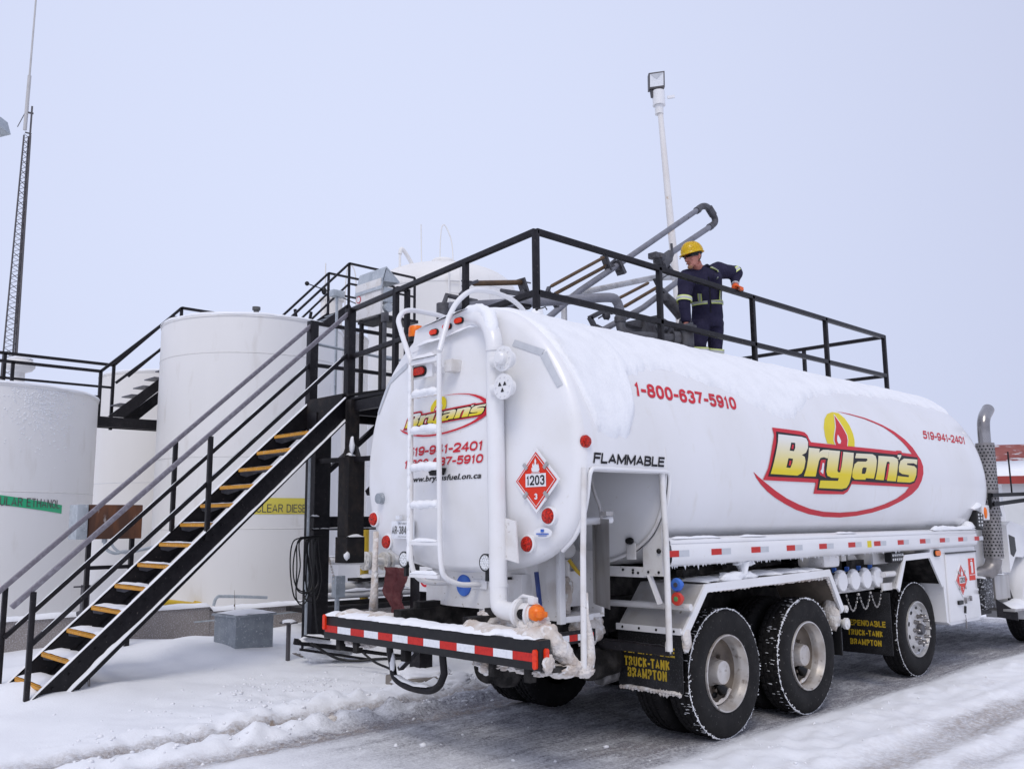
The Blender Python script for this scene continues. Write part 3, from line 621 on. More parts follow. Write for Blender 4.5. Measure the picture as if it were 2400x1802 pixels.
# valve and orange cap at the pipe's foot
b = B(); b.cyl((-2.0, -.885, 1.105), (-2.0, -.91, 1.105), .1); b.cyl((-2.0, -.91, 1.105), (-2.0, -1.02, 1.1), .072); b.cyl((-2.0, -.98, 1.1), (-2.0, -1.0, 1.1), .09); b.tube([(-2.0, -.86, 1.2), (-2.03, -.93, 1.225), (-2.02, -1.02, 1.215), (-2.02, -1.04, 1.19)], .012, 8); b.box((-2.05, -1.05, 1.17), (-2.0, -.99, 1.22), .01); b.done('outlet_valve', 'paint_dirty', rp)
b = B(); b.lathe([(.001, -.004), (.035, -.004), (.036, .03)], (-2.075, -.95, 1.105), (1, 0, 0), 16); b.done('valve_port', 'chassis', rp)
b = B(); b.lathe([(.056, -.03), (.058, 0), (.052, .025), (.034, .044), (.001, .05)], (-2.03, -1.06, 1.12), (-.35, -.35, .87), 28); b.box((-2.08, -1.14, 1.09), (-2.0, -1.1, 1.13), .012); b.done('valve_cap', 'lens_orange', rp)
b = B(); b.ball((-2.03, -.95, 1.02), (.05, .07, .07), 4, .5); b.ball((-2.0, -1.06, 1.02), (.08, .07, .09), 4, .5); b.done('ice_crust', 'snow_dirty', rp)
# hazard placard
def placard(c, uy, uz, nrm, hs, parent):
    """diamond plate: c centre, uy/uz in-plane axes, nrm facing"""
    c, uy, uz, nrm = Vector(c), Vector(uy), Vector(uz), Vector(nrm)
    dia = lambda s, o: [c + nrm * o + uy * s, c + nrm * o + uz * s, c + nrm * o - uy * s, c + nrm * o - uz * s]
    b = B(); b.prism(dia(hs * 1.13, 0), nrm * .008); root = b.done('hazard_placard', 'paint', parent, smooth=False)
    b = B(); b.face(dia(hs, .0105)); b.done('placard_face', 'placard_red', root, smooth=False)
    b = B(); a, d = dia(hs * .93, .0125), dia(hs * .895, .0125)
    for i in range(4): b.face([a[i], a[(i + 1) % 4], d[(i + 1) % 4], d[i]])
    b.done('placard_border', 'white_print', root, smooth=False)
    P = lambda a, d, o: c + nrm * o + uy * (a * hs) + uz * (d * hs)
    b = B(); b.face([P(-.50, -.22, .0135), P(.50, -.22, .0135), P(.50, .24, .0135), P(-.50, .24, .0135)]); b.done('number_panel', 'white_print', root, smooth=False)
    flat_text('1203', 'number', 'black_print', root, P(-.44, -.16, .0165), uy * hs * .88, uz * hs * .34, .16)
    flat_text('3', 'class_number', 'white_print', root, P(-.07, -.66, .0145), uy * hs * .15, uz * hs * .21, .24)
    fl = [(0, .78), (.05, .66), (.03, .58), (.1, .52), (.12, .6), (.18, .48), (.16, .40), (.2, .44), (.19, .34), (.13, .30), (-.13, .30), (-.19, .34), (-.2, .46), (-.15, .42), (-.16, .54), (-.1, .62), (-.09, .52), (-.04, .58), (-.05, .68)]
    vs, fs = fill([fl]); b = B(); q = [b.bm.verts.new(P(a, d, .0145)) for a, d in vs]
    for f in fs: b.bm.faces.new([q[i] for i in f])
    b.face([P(-.2, .26, .0145), P(.2, .26, .0145), P(.2, .285, .0145), P(-.2, .285, .0145)])
    b.done('flame_symbol', 'white_print', root, smooth=False)
    b = B()
    for a in (-1, 1):
        for d in (-1, 1):
            q = P(a * .5, d * .5, .014); t = (uy * a + uz * d).normalized(); x = t.cross(nrm)
            b.bar(q - t * hs * .13, q + t * hs * .13, hs * .13, .01, nrm)
    b.done('placard_clip', 'steel', root)
    return root
placard((-1.885, -.935, 2.022), (0, -1, 0), (0, 0, 1), (-1, 0, 0), .205, T)
b = B(); b.lathe([(.001, 0), (.09, 0), (.09, .003), (.001, .004)], (0, 0, 0), (-1, 0, 0), 40)
for v in b.bm.verts: v.co = V(-1.866 + v.co.x, -.97 + v.co.y, 1.652 + v.co.z * .42)
st = b.done('oval_sticker', 'white_print', T)
b = B(); b.bar((-1.874, -.955, 1.667), (-1.874, -.985, 1.667), .004, .02); b.bar((-1.874, -.91, 1.645), (-1.874, -1.03, 1.645), .004, .008); b.bar((-1.874, -.93, 1.632), (-1.874, -1.01, 1.632), .004, .004); b.done('sticker_print', 'blue', st)
def round_lamp(c, r, parent, lens='lens_red', d=(-1, 0, 0)):
    b = B(); b.lathe([(r * 1.22, -.03), (r * 1.22, .012), (r * 1.02, .016), (r, .01)], c, d, 36); o = b.done('tail_lamp', 'paint', parent)
    b = B(); b.lathe([(r * 1.0, .0), (r, .018), (r * .9, .03), (r * .6, .037), (.001, .04)], c, d, 36); b.done('lens', lens, o)
for y, z in ((-1.02, 1.77), (-.803, 1.572), (1.115, 1.765), (.92, 1.57)):
    round_lamp((xhead(y, z) - .012, y, z), .056, T)
b = B(); c = side(-1.752, 1.91, 0); b.lathe([(.045, -.01), (.045, .012), (.034, .015), (.032, .03), (.001, .036)], c, (0, -1, .05), 28); b.done('side_marker', 'lens_red', T)
b = B(); b.lathe([(.05, 0), (.045, .05), (.02, .06), (.001, .06)], (-1.85, .985, 1.94), (-1, 0, 0), 24); b.done('drain_plug', 'galv_frost', T)
b = B(); b.prism([(-1.94, .19, 2.155), (-1.94, .16, 2.10), (-1.94, .04, 2.10), (-1.94, .01, 2.155)], (-.05, 0, 0)); b.done('reversing_camera', 'black_plastic', T)
# licence plate
b = B(); b.box((-1.906, .465, 1.6), (-1.90, .775, 1.745), .002); b.bar((-1.90, .66, 1.775), (-1.93, .66, 1.775), .05, .03); lp = b.done('licence_plate', 'tape_white', T)
flat_text('AR-38471', 'plate_number', 'label_text', lp, (-1.910, .763, 1.638), (0, -.255, 0), (0, 0, .066), .12)
flat_text('ONTARIO', 'plate_heading', 'label_text', lp, (-1.910, .68, 1.716), (0, -.12, 0), (0, 0, .018), .0)
flat_text('YOURS TO DISCOVER', 'plate_motto', 'label_text', lp, (-1.910, .68, 1.612), (0, -.12, 0), (0, 0, .009), .0)
for y in (.53, -.46):
    b = B(); b.lathe([(.03, .08), (.062, .06), (.066, .0), (.058, -.004)], (-1.96, y, 1.435), (1, 0, 0), 32); b.bar((-1.93, y, 1.38), (-1.93, y, 1.30), .03, .03); b.bar((-1.93, y, 1.31), (-1.7, y, 1.31), .03, .02); o = b.done('work_lamp', 'black_plastic', T)
    b = B(); b.lathe([(.057, .0), (.05, -.006), (.001, -.008)], (-1.96, y, 1.435), (1, 0, 0), 32); b.done('lens', 'lens_clear', o)
    b = B()
    for ring, n in ((0, 1), (.02, 6), (.04, 12)):
        for k in range(n):
            a = 2 * math.pi * k / n; b.ball((-1.967, y + ring * math.cos(a), 1.435 + ring * math.sin(a)), (.004, .008, .008), 1)
    b.done('led', 'tape_white', o)

# ---- bumper
BX = -2.2
b = B(); b.box((BX, -1.25, .77), (BX + .11, 1.325, .965), .012); bump = b.done('rear_bumper', 'black_plastic', T)
n = 13; ya, yb = 1.30, -1.19
for i in range(n):
    y0 = ya + (yb - ya) * i / n; y1 = ya + (yb - ya) * (i + 1) / n
    b = B(); b.box((BX - .003, y1 + .001, .826), (BX + .01, y0 - .001, .880)); b.done('reflective_tape', 'tape_red' if i % 2 == 0 else 'tape_white', bump)
def upright_lamp(c, parent, d):
    b = B(); c = Vector(c); d = Vector(d); x = Vector((0, 0, 1)).cross(d)
    pts = [c + x * q[0] + Vector((0, 0, q[1])) for q in [(.018 * math.cos(t), (.045 if math.sin(t) > 0 else -.045) + .018 * math.sin(t)) for t in [2 * math.pi * (k + .5) / 20 for k in range(20)]]]
    b.prism(pts, d * .018); return b.done('marker_lamp', 'lens_red_orange', parent)
upright_lamp((BX, -1.217, .845), bump, (-1, 0, 0)); upright_lamp((BX + .055, -1.25, .85), bump, (0, -1, 0)); upright_lamp((BX, 1.30, .905), bump, (-1, 0, 0))
b = B()
b.snowbar([(BX + .06, 1.31, .96), (BX + .07, .6, .96), (BX + .07, 0, .96), (BX + .07, -.6, .96), (BX + .07, -1.2, .96)], .15, .04, 2, .035)
b.done('bumper_snow', 'snow', bump)
b = B(); b.snowbar([(BX + .10, 1.2, .965), (BX + .12, .7, .965), (BX + .14, .45, .965)], .2, .045, 6, .03)
b.snowbar([(BX + .11, -.40, .965), (BX + .13, -.7, .965), (BX + .14, -1.0, .965), (BX + .12, -1.2, .955)], .22, .06, 12, .02)
b.ball((BX + .42, -.42, 1.0), (.16, .2, .09), 4, .5); b.tube(spline([(BX + .16, -.92, 1.0), (BX + .18, -1.05, 1.0), (BX + .17, -1.16, .97), (BX + .2, -1.21, .90), (BX + .26, -1.245, .835), (BX + .34, -1.265, .78), (BX + .42, -1.28, .75)], 12), [.01 + .058 * math.sin(math.pi * min(1, .12 + k / 72 * .8)) for k in range(73)], 22, True, .035)
b.tube(spline([(BX + .14, -1.12, .78), (BX + .2, -1.2, .76), (BX + .3, -1.24, .745), (BX + .44, -1.27, .74)], 12), [.015 + .035 * math.sin(math.pi * k / 36) for k in range(37)], 18, True, .025)
b.done('bumper_slush', 'snow_dirty', bump)
b = B(); b.ball((BX + .07, -1.262, .81), (.05, .022, .06), 4, .5)
for y, r in ((-.58, .10), (-.75, .06), (-.95, .09), (-1.12, .1), (1.05, .06), (.85, .05)): b.ball((BX + .13, y, .75), (.08, r, .035), 4, .7)
b.ball((BX + .1, -.62, .72), (.05, .06, .05), 4, .5)
b.done('hanging_slush', 'snow_dirty', bump)
b = B()
for y in (1.15, .9, .25, -.75, -1.1): b.box((BX + .03, y - .03, .68), (BX + .09, y + .03, .775), .004)
for y in (-.42, .42): b.box((BX + .1, y - .05, .80), (-.6, y + .05, 1.05))
b.done('bumper_bracket', 'chassis', bump)
# step loop hanging below the bumper
b = B(); b.tube([(-2.03, .62, .80), (-2.02, .62, .70)] + spline([(-2.0, .615, .6), (-2.0, .58, .51), (-2.0, .46, .465), (-2.0, .3, .45), (-2.0, .13, .46), (-2.0, .02, .51), (-2.0, -.04, .6)], 5) + [(-2.02, -.05, .70), (-2.03, -.05, .80)], .028, 12); sl_ = b.done('step_loop', 'black_steel', T)
b = B(); b.bar((-1.99, .52, .58), (-1.99, .3, .74), .05, .03); b.done('loop_brace', 'black_steel', sl_)
b = B(); b.snowbar([(-2.0, .56, .525), (-2.0, .45, .49), (-2.0, .3, .475), (-2.0, .14, .485)], .05, .02, 3, .02); b.ball((-2.01, .6, .62), (.02, .03, .09), 2, .4); b.bar((-2.006, .50, .60), (-2.006, .32, .73), .03, .02); b.done('snow_crust', 'snow', sl_)
# ice caked corner tubes of the cut-away and their step
b = B(); b.tube([(-1.78, -1.295, 2.1), (-1.815, -1.30, 1.5), (-1.83, -1.30, .74)], .021, 12); b.done('corner_tube', 'paint_dirty', T)
b = B(); b.tube([(-.88, -1.285, 2.12), (-.875, -1.30, 1.58), (-.875, -1.30, .77)], .024, 12); b.done('corner_tube', 'paint_dirty', T)
b = B(); b.tube([(-1.74, -1.265, 2.10), (-.86, -1.265, 2.105)], .024, 12); b.done('corner_tube', 'paint', T)
b = B(); b.tube([(-1.9, 1.005, 1.66), (-1.9, 1.01, 1.4), (-1.9, 1.015, 1.2), (-1.9, 1.02, .95)], [.024, .026, .032, .04], 12, True, .012); b.done('corner_tube', 'snow_dirty', T)
b = B(); b.tube([(-1.80, -1.30, 1.25), (-1.79, -1.30, 1.1), (-1.77, -1.30, .95), (-1.765, -1.29, .82), (-1.78, -1.28, .72)], [.010, .022, .032, .042, .046], 14, True, .018); b.ball((-1.80, -1.28, .735), (.08, .05, .05), 4, .5); b.ball((-1.93, -1.27, .755), (.10, .04, .035), 4, .6); b.ball((-.865, -1.285, .80), (.025, .025, .06), 3, .5); b.done('ice_crust', 'snow_dirty', T)
b = B(); b.box((-2.1, -1.29, .755), (-1.78, -1.0, .785)); b.done('step_plate', 'chassis', T)
b = B(); b.bar((-.86, -.45, .765), (-.86, -1.30, .765), .05, .06); b.snowbar([(-.86, -.5, .795), (-.86, -1.28, .795)], .04, .015, 4, .04); b.done('step_bar', 'black_steel', T)

# ---- things inside the cut-away: meter cabinet with open door, gauge, hose, brackets
b = B()
b.box((-1.52, -.78, 1.0), (-1.49, .1, 1.52)); b.box((-1.49, -.78, 1.0), (-1.0, .1, 1.03)); b.box((-1.49, .07, 1.03), (-1.0, .1, 1.5)); b.box((-1.03, -.78, 1.03), (-1.0, .07, 1.5))
b.done('meter_cabinet', 'paint_dirty', T)
b = B(); b.box((-1.535, -.815, .98), (-1.475, -.775, 1.55), .004); b.box((-1.53, -.80, .985), (-1.15, -.775, 1.03), .004); b.done('cabinet_post', 'paint', T)
b = B(); b.face([V(-1.25, -.90, 1.75), V(-1.205, -.86, 1.11), V(-1.47, -1.24, 1.11), V(-1.52, -1.29, 1.745)])
bmesh.ops.solidify(b.bm, geom=b.bm.faces[:], thickness=.02)
dr = b.done('cabinet_door', 'steel', T, smooth=False)
b = B(); b.bar((-1.26, -.93, 1.74), (-1.215, -.885, 1.12), .03, .03); b.done('door_hinge', 'steel', dr)
b = B(); b.lathe([(.001, 0), (.058, 0), (.062, .03), (.056, .035), (.052, .03), (.001, .03)], (-1.33, -.70, 1.515), (-.55, -.83, 0), 28); b.cyl((-1.31, -.67, 1.44), (-1.31, -.67, 1.2), .03); gg = b.done('pressure_gauge', 'paint_dirty', T)
b = B(); b.tube([(-1.33, -.72, 1.44), (-1.3, -.77, 1.36), (-1.27, -.8, 1.32)], .015, 8); b.done('gauge_valve', 'yellow_pipe', gg)
b = B(); b.ball((-1.33, -.66, 1.2), (.07, .07, .12), 3, .6); b.cyl((-1.33, -.66, 1.03), (-1.33, -.66, 1.15), .05); b.done('meter_body', 'snow_dirty', T)
b = B(); b.tube(spline([(-1.42, -1.03, 2.08), (-1.4, -1.05, 1.95), (-1.37, -1.08, 1.82), (-1.36, -1.08, 1.7)], 4), .012, 8); b.bar((-1.38, -1.12, 1.785), (-1.30, -1.12, 1.785), .05, .03); b.done('vent_hose', 'grey_paint', T)
b = B(); b.tube([(-1.7, -1.0, 1.72), (-1.25, -1.08, 1.74)], .03, 10); b.done('cross_pipe', 'paint', T)
b = B()
b.box((-.83, -1.05, 1.295), (-.80, -.60, 1.375), .004); b.prism([(-.84, -1.05, 1.31), (-.84, -1.235, 1.31), (-.84, -1.235, 1.70), (-.84, -1.19, 1.64), (-.84, -1.12, 1.57), (-.84, -1.05, 1.51)], (.03, 0, 0)); b.tube([side(-.83, s, -.012) for s in [SL[-1] * (.5 + .4 * k / 24) for k in range(25)]], .016, 8); b.bar((-.82, -1.09, 1.32), (-.80, -1.17, 1.10), .06, .02); b.box((-.86, -.99, 1.43), (-.84, -.90, 1.56), .01)
b.done('tank_bracket', 'paint_dirty', T)
b = B(); b.ball((-.87, -.945, 1.575), (.015, .045, .028), 2); b.ball((-.85, -1.21, 1.5), (.015, .02, .02), 2)
for y, z in ((-.85, 1.35), (-.95, 1.35), (-.95, 1.33), (-1.0, 1.33), (-1.1, 1.34), (-1.2, 1.34)): b.ball((-.845, y, z), (.01, .012, .012), 1)
b.done('bracket_bolt', 'black_plastic', T)
b = B(); b.tube([(-.62, -.45, 1.062), (-.60, -1.31, 1.07)], .026, 14); b.done('cross_tube', 'paint_dirty', T)
b = B(); b.box((-1.6, -.86, .84), (-1.2, -.83, .93)); tb = b.done('tape_rail', 'black_steel', T)
for i in range(4):
    b = B(); b.box((-1.58 + i * .09, -.863, .86), (-1.495 + i * .09, -.85, .905)); b.done('reflective_tape', 'tape_red' if i % 2 else 'tape_white', tb)
b = B(); b.bar((-1.62, -.655, 1.36), (-1.62, -.70, 1.03), .02, .03); b.done('hose', 'dark_blue', T)

# ---- side rail below the tank, with reflectors
b = B(); rows = []
pf = [(-1.20, 1.60), (-1.265, 1.592), (-1.285, 1.57), (-1.285, 1.555), (-1.278, 1.55), (-1.29, 1.54), (-1.297, 1.50), (-1.297, 1.44), (-1.288, 1.405), (-1.265, 1.385), (-1.2, 1.375), (-1.1, 1.40)]
for x, k in ((-.80, 0), (2, 0), (5.45, 0), (5.62, .05), (5.68, .16)):
    rows.append([Vector((x, y + k, z + k * (.35 if z < 1.45 else -.1))) for y, z in pf])
b.grid(rows); rail = b.done('side_rail', 'paint', T, 50)
b = B(); b.grid([[Vector((x, -y, z)) for y, z in pf] for x in (-.8, 5.6)]); b.done('side_rail', 'paint', T, 50)
for i, x in enumerate((-.78, -.2, .39, .97, 1.56, 2.14, 2.70, 3.26, 3.83, 4.38, 4.93, 5.45)):
    b = B(); b.box((x - .075, -1.3005, 1.455), (x + .065, -1.29, 1.503)); b.done('red_reflector', 'tape_red', rail)
    b = B(); b.box((x + .068, -1.3005, 1.455), (x + .20, -1.29, 1.503)); b.done('grey_reflector', 'tape_grey', rail)
b = B(); b.box((2.475, -1.3005, 1.445), (2.56, -1.29, 1.51)); b.done('yellow_label', 'yellow_print', rail)
b = B()
for x0, x1, sd_ in ((-.75, -.1, 1), (.2, .6, 2), (1.9, 2.3, 3), (4.2, 5.5, 5)): b.snowbar([(x0, -1.245, 1.59), (x1, -1.245, 1.59)], .06, .018 if sd_ < 5 else .045, sd_, .04)
for k in range(70):
    x = -.75 + random.random() ** 1.3 * 4.2; l = random.uniform(.008, .028) * (1 + .8 * (random.random() > .9)); b.tube([(x, -1.255, 1.388), (x + .004, -1.255, 1.388 - l)], [random.uniform(.006, .014), .001], 6)
b.ball((.35, -1.2, 1.37), (.13, .05, .04), 3, .8); b.tube([(.3, -1.22, 1.38), (.31, -1.22, 1.2)], [.05, .004], 8, True, .03)
b.done('ice_crust', 'snow', rail)
b = B(); b.box((1.68, -1.24, 1.27), (2.0, -.95, 1.40), .04); b.tube([(1.97, -1.26, 1.47), (1.99, -1.25, 1.42), (1.97, -1.2, 1.36)], .02, 8); b.done('valve_shroud', 'paint_dirty', T)

# ---- wheels
def wheel(x, yf, sgn, kind, detail=True, R0=.512):
    """yf: outer face; sgn -1 right side, +1 left side; kind dual / single"""
    out = V(0, sgn, 0); c = V(x, yf, R0 - .008)
    P = lambda r, d, a: c - out * d + V(math.sin(a) * r, 0, math.cos(a) * r)
    SEG = 176
    def tyre(d0, wd, nm, par):
        prof = [(.300, .045), (.306, .022), (.335, .012), (.37, .004), (.41, 0), (.445, .002), (.478, .012), (.497, .026), (.507, .045)]
        g = wd / 2
        tread = [(.512, .05, 1), (.512, .078, 1), (.500, .081, 0), (.500, .092, 0), (.513, .095, 2), (.513, .122, 2), (.500, .125, 0), (.500, g, 0)]
        full = [(r, d, 3) for r, d in prof] + tread
        full += [(r, wd - d, k) for r, d, k in full[-2::-1]]
        rows = []
        for r, d, k in full:
            row = []
            for j in range(SEG):
                a = 2 * math.pi * j / SEG; rr = r
                if k == 1 and j % 4 == 0: rr -= .013
                if k == 2 and j % 4 == 2: rr -= .009
                if k == 3 and r > .49 and j % 4 == 0: rr -= .006
                row.append(P(rr * R0 / .512, d + d0, a))
            rows.append(row)
        b = B(); b.grid(rows, True); return b.done(nm, 'rubber', par, 30)
    root = tyre(0, .275, 'wheel', T)
    if kind == 'dual':
        tyre(.335, .275, 'inner_tyre', root)
        b = B(); b.lathe([(.308, .03), (.303, .008), (.292, .006), (.288, .02), (.278, .06), (.272, .075), (.272, .11), (.268, .125)], c, -out, 64); rm = b.done('rim', 'rim', root)
        b = B(); b.lathe([(.268, .125), (.262, .16), (.245, .185), (.20, .2), (.12, .205), (.05, .205)], c, -out, 64)
        for k in range(10):
            a = 2 * math.pi * (k + .5) / 10; b.cyl(P(.168, .2, a), P(.168, .165, a), .016, seg=6)
        b.done('wheel_dish', 'rim_inner', root)
        b = B(); b.lathe([(.12, .205), (.115, .16), (.10, .13), (.098, .075), (.092, .052), (.07, .04), (.001, .034)], c, -out, 32); b.done('hub', 'rim', root)
        if detail:
            b = B(); b.cyl(P(.21, .15, 2.5), P(.13, .17, 2.6), .05, .03, 12)
            for k in range(5):
                a = 2 * math.pi * k / 5 + .3; b.ball(P(.215, .192, a), (.035, .006, .03), 2)
            b.done('hand_hole', 'black_plastic', root)
            b = B(); rows = []
            for k in range(13):
                a = math.pi * (.72 + .55 * k / 12); rows.append([P(.262, .13, a), P(.25, .15 , a), P(.232 - .012 * math.sin(k * 1.7), .12, a), P(.258, .115, a)])
            b.grid(rows); b.done('ice_crust', 'snow_dirty', root)
    else:
        b = B(); b.lathe([(.308, .03), (.303, .006), (.292, .004), (.287, .02), (.275, .045), (.262, .05), (.235, .03), (.205, .012), (.19, .0), (.14, -.004), (.11, -.004), (.09, .0), (.085, .01), (.05, .01)], c, -out, 64); rm = b.done('rim', 'rim_bright', root)
        b = B(); b.lathe([(.062, .01), (.06, -.03), (.05, -.045), (.001, -.048)], c, -out, 24); b.done('hub', 'cast', root)
        for k in range(10):
            a = 2 * math.pi * (k + .5) / 10
            b = B(); b.lathe([(.026, 0), (.024, -.02), (.019, -.03), (.018, -.065), (.012, -.078), (.001, -.08)], P(.148, .01, a), -out, 12); b.done('wheel_nut', 'chrome', root)
        b = B()
        for k in range(10):
            a = 2 * math.pi * k / 10; b.ball(P(.222, .022, a), (.026, .004, .026), 2)
        b.done('hand_hole', 'black_plastic', root)
    if detail:
        rnd = random.Random(int(x * 100) + 5)
        b = B()
        ring = [P(.508 * R0 / .512, .036, 2 * math.pi * k / 360) for k in range(361)]
        b.tube(ring, [max(.0006, .0035 + .007 * noise.noise(V(k * .35, x, 1)) + .004 * noise.noise(V(k * 1.1, x, 5))) for k in range(361)], 7, False, .003)
        def crust(d, n, k, lo=-2.9, hi=2.9):
            for i in range(n):
                a = rnd.uniform(lo, hi); r = rnd.uniform(.495, .515) * R0 / .512
                q = P(r, d + rnd.uniform(-.012, .014), a); s = rnd.uniform(.4, 1.1) * k
                b.ball(q, (s * rnd.uniform(.9, 1.9), s * rnd.uniform(.5, 1.5), s * rnd.uniform(.9, 1.7)), 1, .5)
        if kind == 'dual':
            crust(.035, 200, .0062); crust(.33, 120, .008, 1.2, 2.9)
            for i in range(50):
                a = rnd.uniform(-2.9, -.1); dd = rnd.uniform(.05, .16); q = P(.511, dd, a); b.ball(q, (.003, rnd.uniform(.006, .03), .003), 1)
        else:
            crust(.05, 40, .006, -2.9, -.6)
        b.done('snow_crust', 'snow', root)
    return root
for x in (0, 1.32):
    wheel(x, -1.235, -1, 'dual')
    wheel(x, 1.235, 1, 'dual', False)
wheel(4.0, -1.12, -1, 'single'); wheel(4.0, 1.12, 1, 'single', False)
wheel(7.92, -1.14, -1, 'single', False); wheel(7.92, 1.14, 1, 'single', False)
b = B()
for x in (0, 1.32, 4.0, 7.92): b.cyl((x, -1.0, .5), (x, 1.0, .5), .075); b.ball((x, 0, .5), (.2, .22, .2), 2)
b.done('axle', 'chassis', T)
b = B()
for y in (-.43, .43): b.box((-1.9, y - .045, .82), (8.6, y + .045, 1.10))
for x in (-1.2, -.6, .65, 2.2, 3.2, 5.2): b.box((x - .05, -.39, .88), (x + .05, .39, 1.04))
b.box((-1.5, -.4, 1.1), (5.8, .4, 1.33)); b.box((1.9, -1.0, 1.05), (3.1, -.5, 1.30)); b.bar((-.3, -1.0, 1.3), (1.6, -.8, 1.33), .06); b.bar((.2, -1.1, 1.35), (.5, -.5, 1.2), .05)
b.cyl((2.2, .2, .8), (3.3, .2, .8), .2); b.cyl((-.95, -.55, .62), (-.62, -.55, .62), .14); b.cyl((-.62, .55, .62), (-.95, .55, .62), .14)
for x in (-.3, .3, 1.0, 1.6): b.ball((x, -.62, .72), (.12, .13, .16), 2, .3)
b.done('chassis', 'chassis', T)
b = B(); b.ball((-.95, -.56, .90), (.16, .12, .14), 4, .5); b.ball((-1.3, .1, .7), (.2, .1, .06), 4, .6); b.ball((-1.6, -.3, .74), (.05, .1, .04), 4, .6); b.done('underbody_slush', 'snow_dirty', T)
b = B(); b.lathe([(.001, 0), (.07, .005), (.08, .03), (.08, .2), (.07, .222), (.001, .23)], (-.62, -.58, .53), (-.95, .1, -.1), 28); b.done('air_tank', mat('frosted_air_tank', (.06, .058, .058), .6, col2=(.30, .29, .29), nscale=9, lo=.45, hi=.75, bump=.3), T)
b = B(); b.lathe([(.001, 0), (.11, 0), (.12, .03), (.12, .12), (.07, .14), (.001, .14)], (-1.7, -.33, .62), (1, 0, -.1), 24); b.lathe([(.001, 0), (.14, 0), (.15, .03), (.15, .2), (.09, .22), (.001, .22)], (-1.35, .22, .57), (1, 0, -.1), 24); b.bar((-1.72, -.5, .62), (-1.72, -.28, .62), .06); b.done('air_chamber', 'chassis', T)

# ---- fenders
def fender(pts, y0, y1, name, lip):
    """pts: (x, z) line of the sheet; y0 outer edge, y1 inner"""
    b = B(); rows = [[V(x, y0, z), V(x, y1, z)] for x, z in pts]; b.grid(rows)
    bmesh.ops.solidify(b.bm, geom=b.bm.faces[:], thickness=.012)
    f = b.done(name, 'paint_dirty', T)
    b = B()
    inn = []
    n = len(pts)
    for i, (x, z) in enumerate(pts):
        t = Vector((pts[min(i + 1, n - 1)][0] - pts[max(i - 1, 0)][0], pts[min(i + 1, n - 1)][1] - pts[max(i - 1, 0)][1])).normalized()
        d = Vector((t.y, -t.x)); k = lip / max(.75, abs(d.dot(Vector((t.y, -t.x)))))
        inn.append((x + d.x * k, z + d.y * k))
    for i in range(n - 1):
        q = [V(pts[i][0], y0 - .004, pts[i][1] + .006), V(pts[i + 1][0], y0 - .004, pts[i + 1][1] + .006), V(inn[i + 1][0], y0 - .004, inn[i + 1][1]), V(inn[i][0], y0 - .004, inn[i][1])]
        b.prism(q, (0, .02, 0))
    b.done('fender_lip', 'paint', f)
    return f
f1 = fender([(-.69, .87), (-.36, 1.225), (.3, 1.235), (1.0, 1.245), (1.68, 1.255), (1.92, .88)], -1.285, -.64, 'fender', .062)
fender([(-.69, .87), (-.36, 1.225), (1.68, 1.255), (1.92, .88)], 1.285, .64, 'fender', .062)
b = B(); b.grid([[V(x, -1.27, z), V(x, -.66, z)] for x, z in [(-.64, .87), (-.34, 1.205), (1.66, 1.235), (1.89, .88)]]); b.done('fender_underside', 'rim_inner', f1)
b = B(); b.snowbar([(-.32, -1.1, 1.235), (.2, -1.05, 1.245), (.7, -1.08, 1.25), (1.2, -1.1, 1.255), (1.6, -1.15, 1.26)], .3, .03, 8, .04); b.ball((.35, -1.2, 1.25), (.16, .05, .045), 3, .8); b.ball((.1, -1.22, 1.25), (.18, .05, .05), 3, .8)
b.done('fender_snow', 'snow', f1)
b = B()
for k in range(34): x = -.3 + k * .06; b.ball((x, -1.265, 1.172 + .012 * (x + .3) / 2), (.035, .014, random.uniform(.008, .02)), 1, .7)
for k in range(14): t = k / 13; b.ball((1.665 + .235 * t, -1.26, 1.20 - .33 * t), (.03, .02, .03), 1, .6)
b.ball((1.86, -1.18, .82), (.045, .09, .17), 3, .7); b.ball((-.63, -1.28, .82), (.05, .03, .09), 3, .5)
b.done('ice_crust', 'snow_dirty', f1)
def mudflap(x, y0, y1, z0, z1, txt, topbar=True):
    b = B(); b.box((x - .006, y1, z0), (x + .006, y0, z1), .004); f = b.done('mud_flap', 'flap', T)
    if topbar:
        b = B(); b.box((x - .02, y1 - .005, z1 - .01), (x - .006, y0 + .005, z1 + .04)); o = b.done('flap_holder', 'paint', f)
        b = B()
        for k in range(4): b.ball((x - .022, y0 + (y1 - y0) * (.1 + .27 * k), z1 + .015), (.006, .012, .012), 1)
        b.done('bolt', 'chassis', f)
    for body, ya, yb, za, zb in txt: flat_text(body, 'flap_lettering', 'flap_yellow', f, (x - .0085, ya, za), (0, yb - ya, 0), (0, 0, zb - za), .2)
    return f
mf = mudflap(-.67, -.64, -1.265, .43, .875, [('DEPENDABLE', -.69, -1.20, .692, .762), ('TRUCK-TANK', -.705, -1.15, .592, .665), ('BRAMPTON', -.735, -1.12, .508, .582)])
b = B(); b.snowbar([(-.675, -.66, .425), (-.675, -1.25, .425)], .03, .02, 3, .03)
for k in range(20): b.ball((-.675, -.66 - k * .03, .42), (.012, .02, random.uniform(.01, .03)), 1, .6)
b.done('ice_crust', 'snow_dirty', mf)
mudflap(2.95, -.73, -1.275, .335, .97, [('DEPENDABLE', -.78, -1.215, .615, .675), ('TRUCK-TANK', -.80, -1.18, .515, .575), ('BRAMPTON', -.82, -1.16, .42, .48)], False)
b = B(); b.box((2.0, -1.2, .43), (2.02, -.7, .8), .01); b.done('mud_flap', 'black_plastic', T)
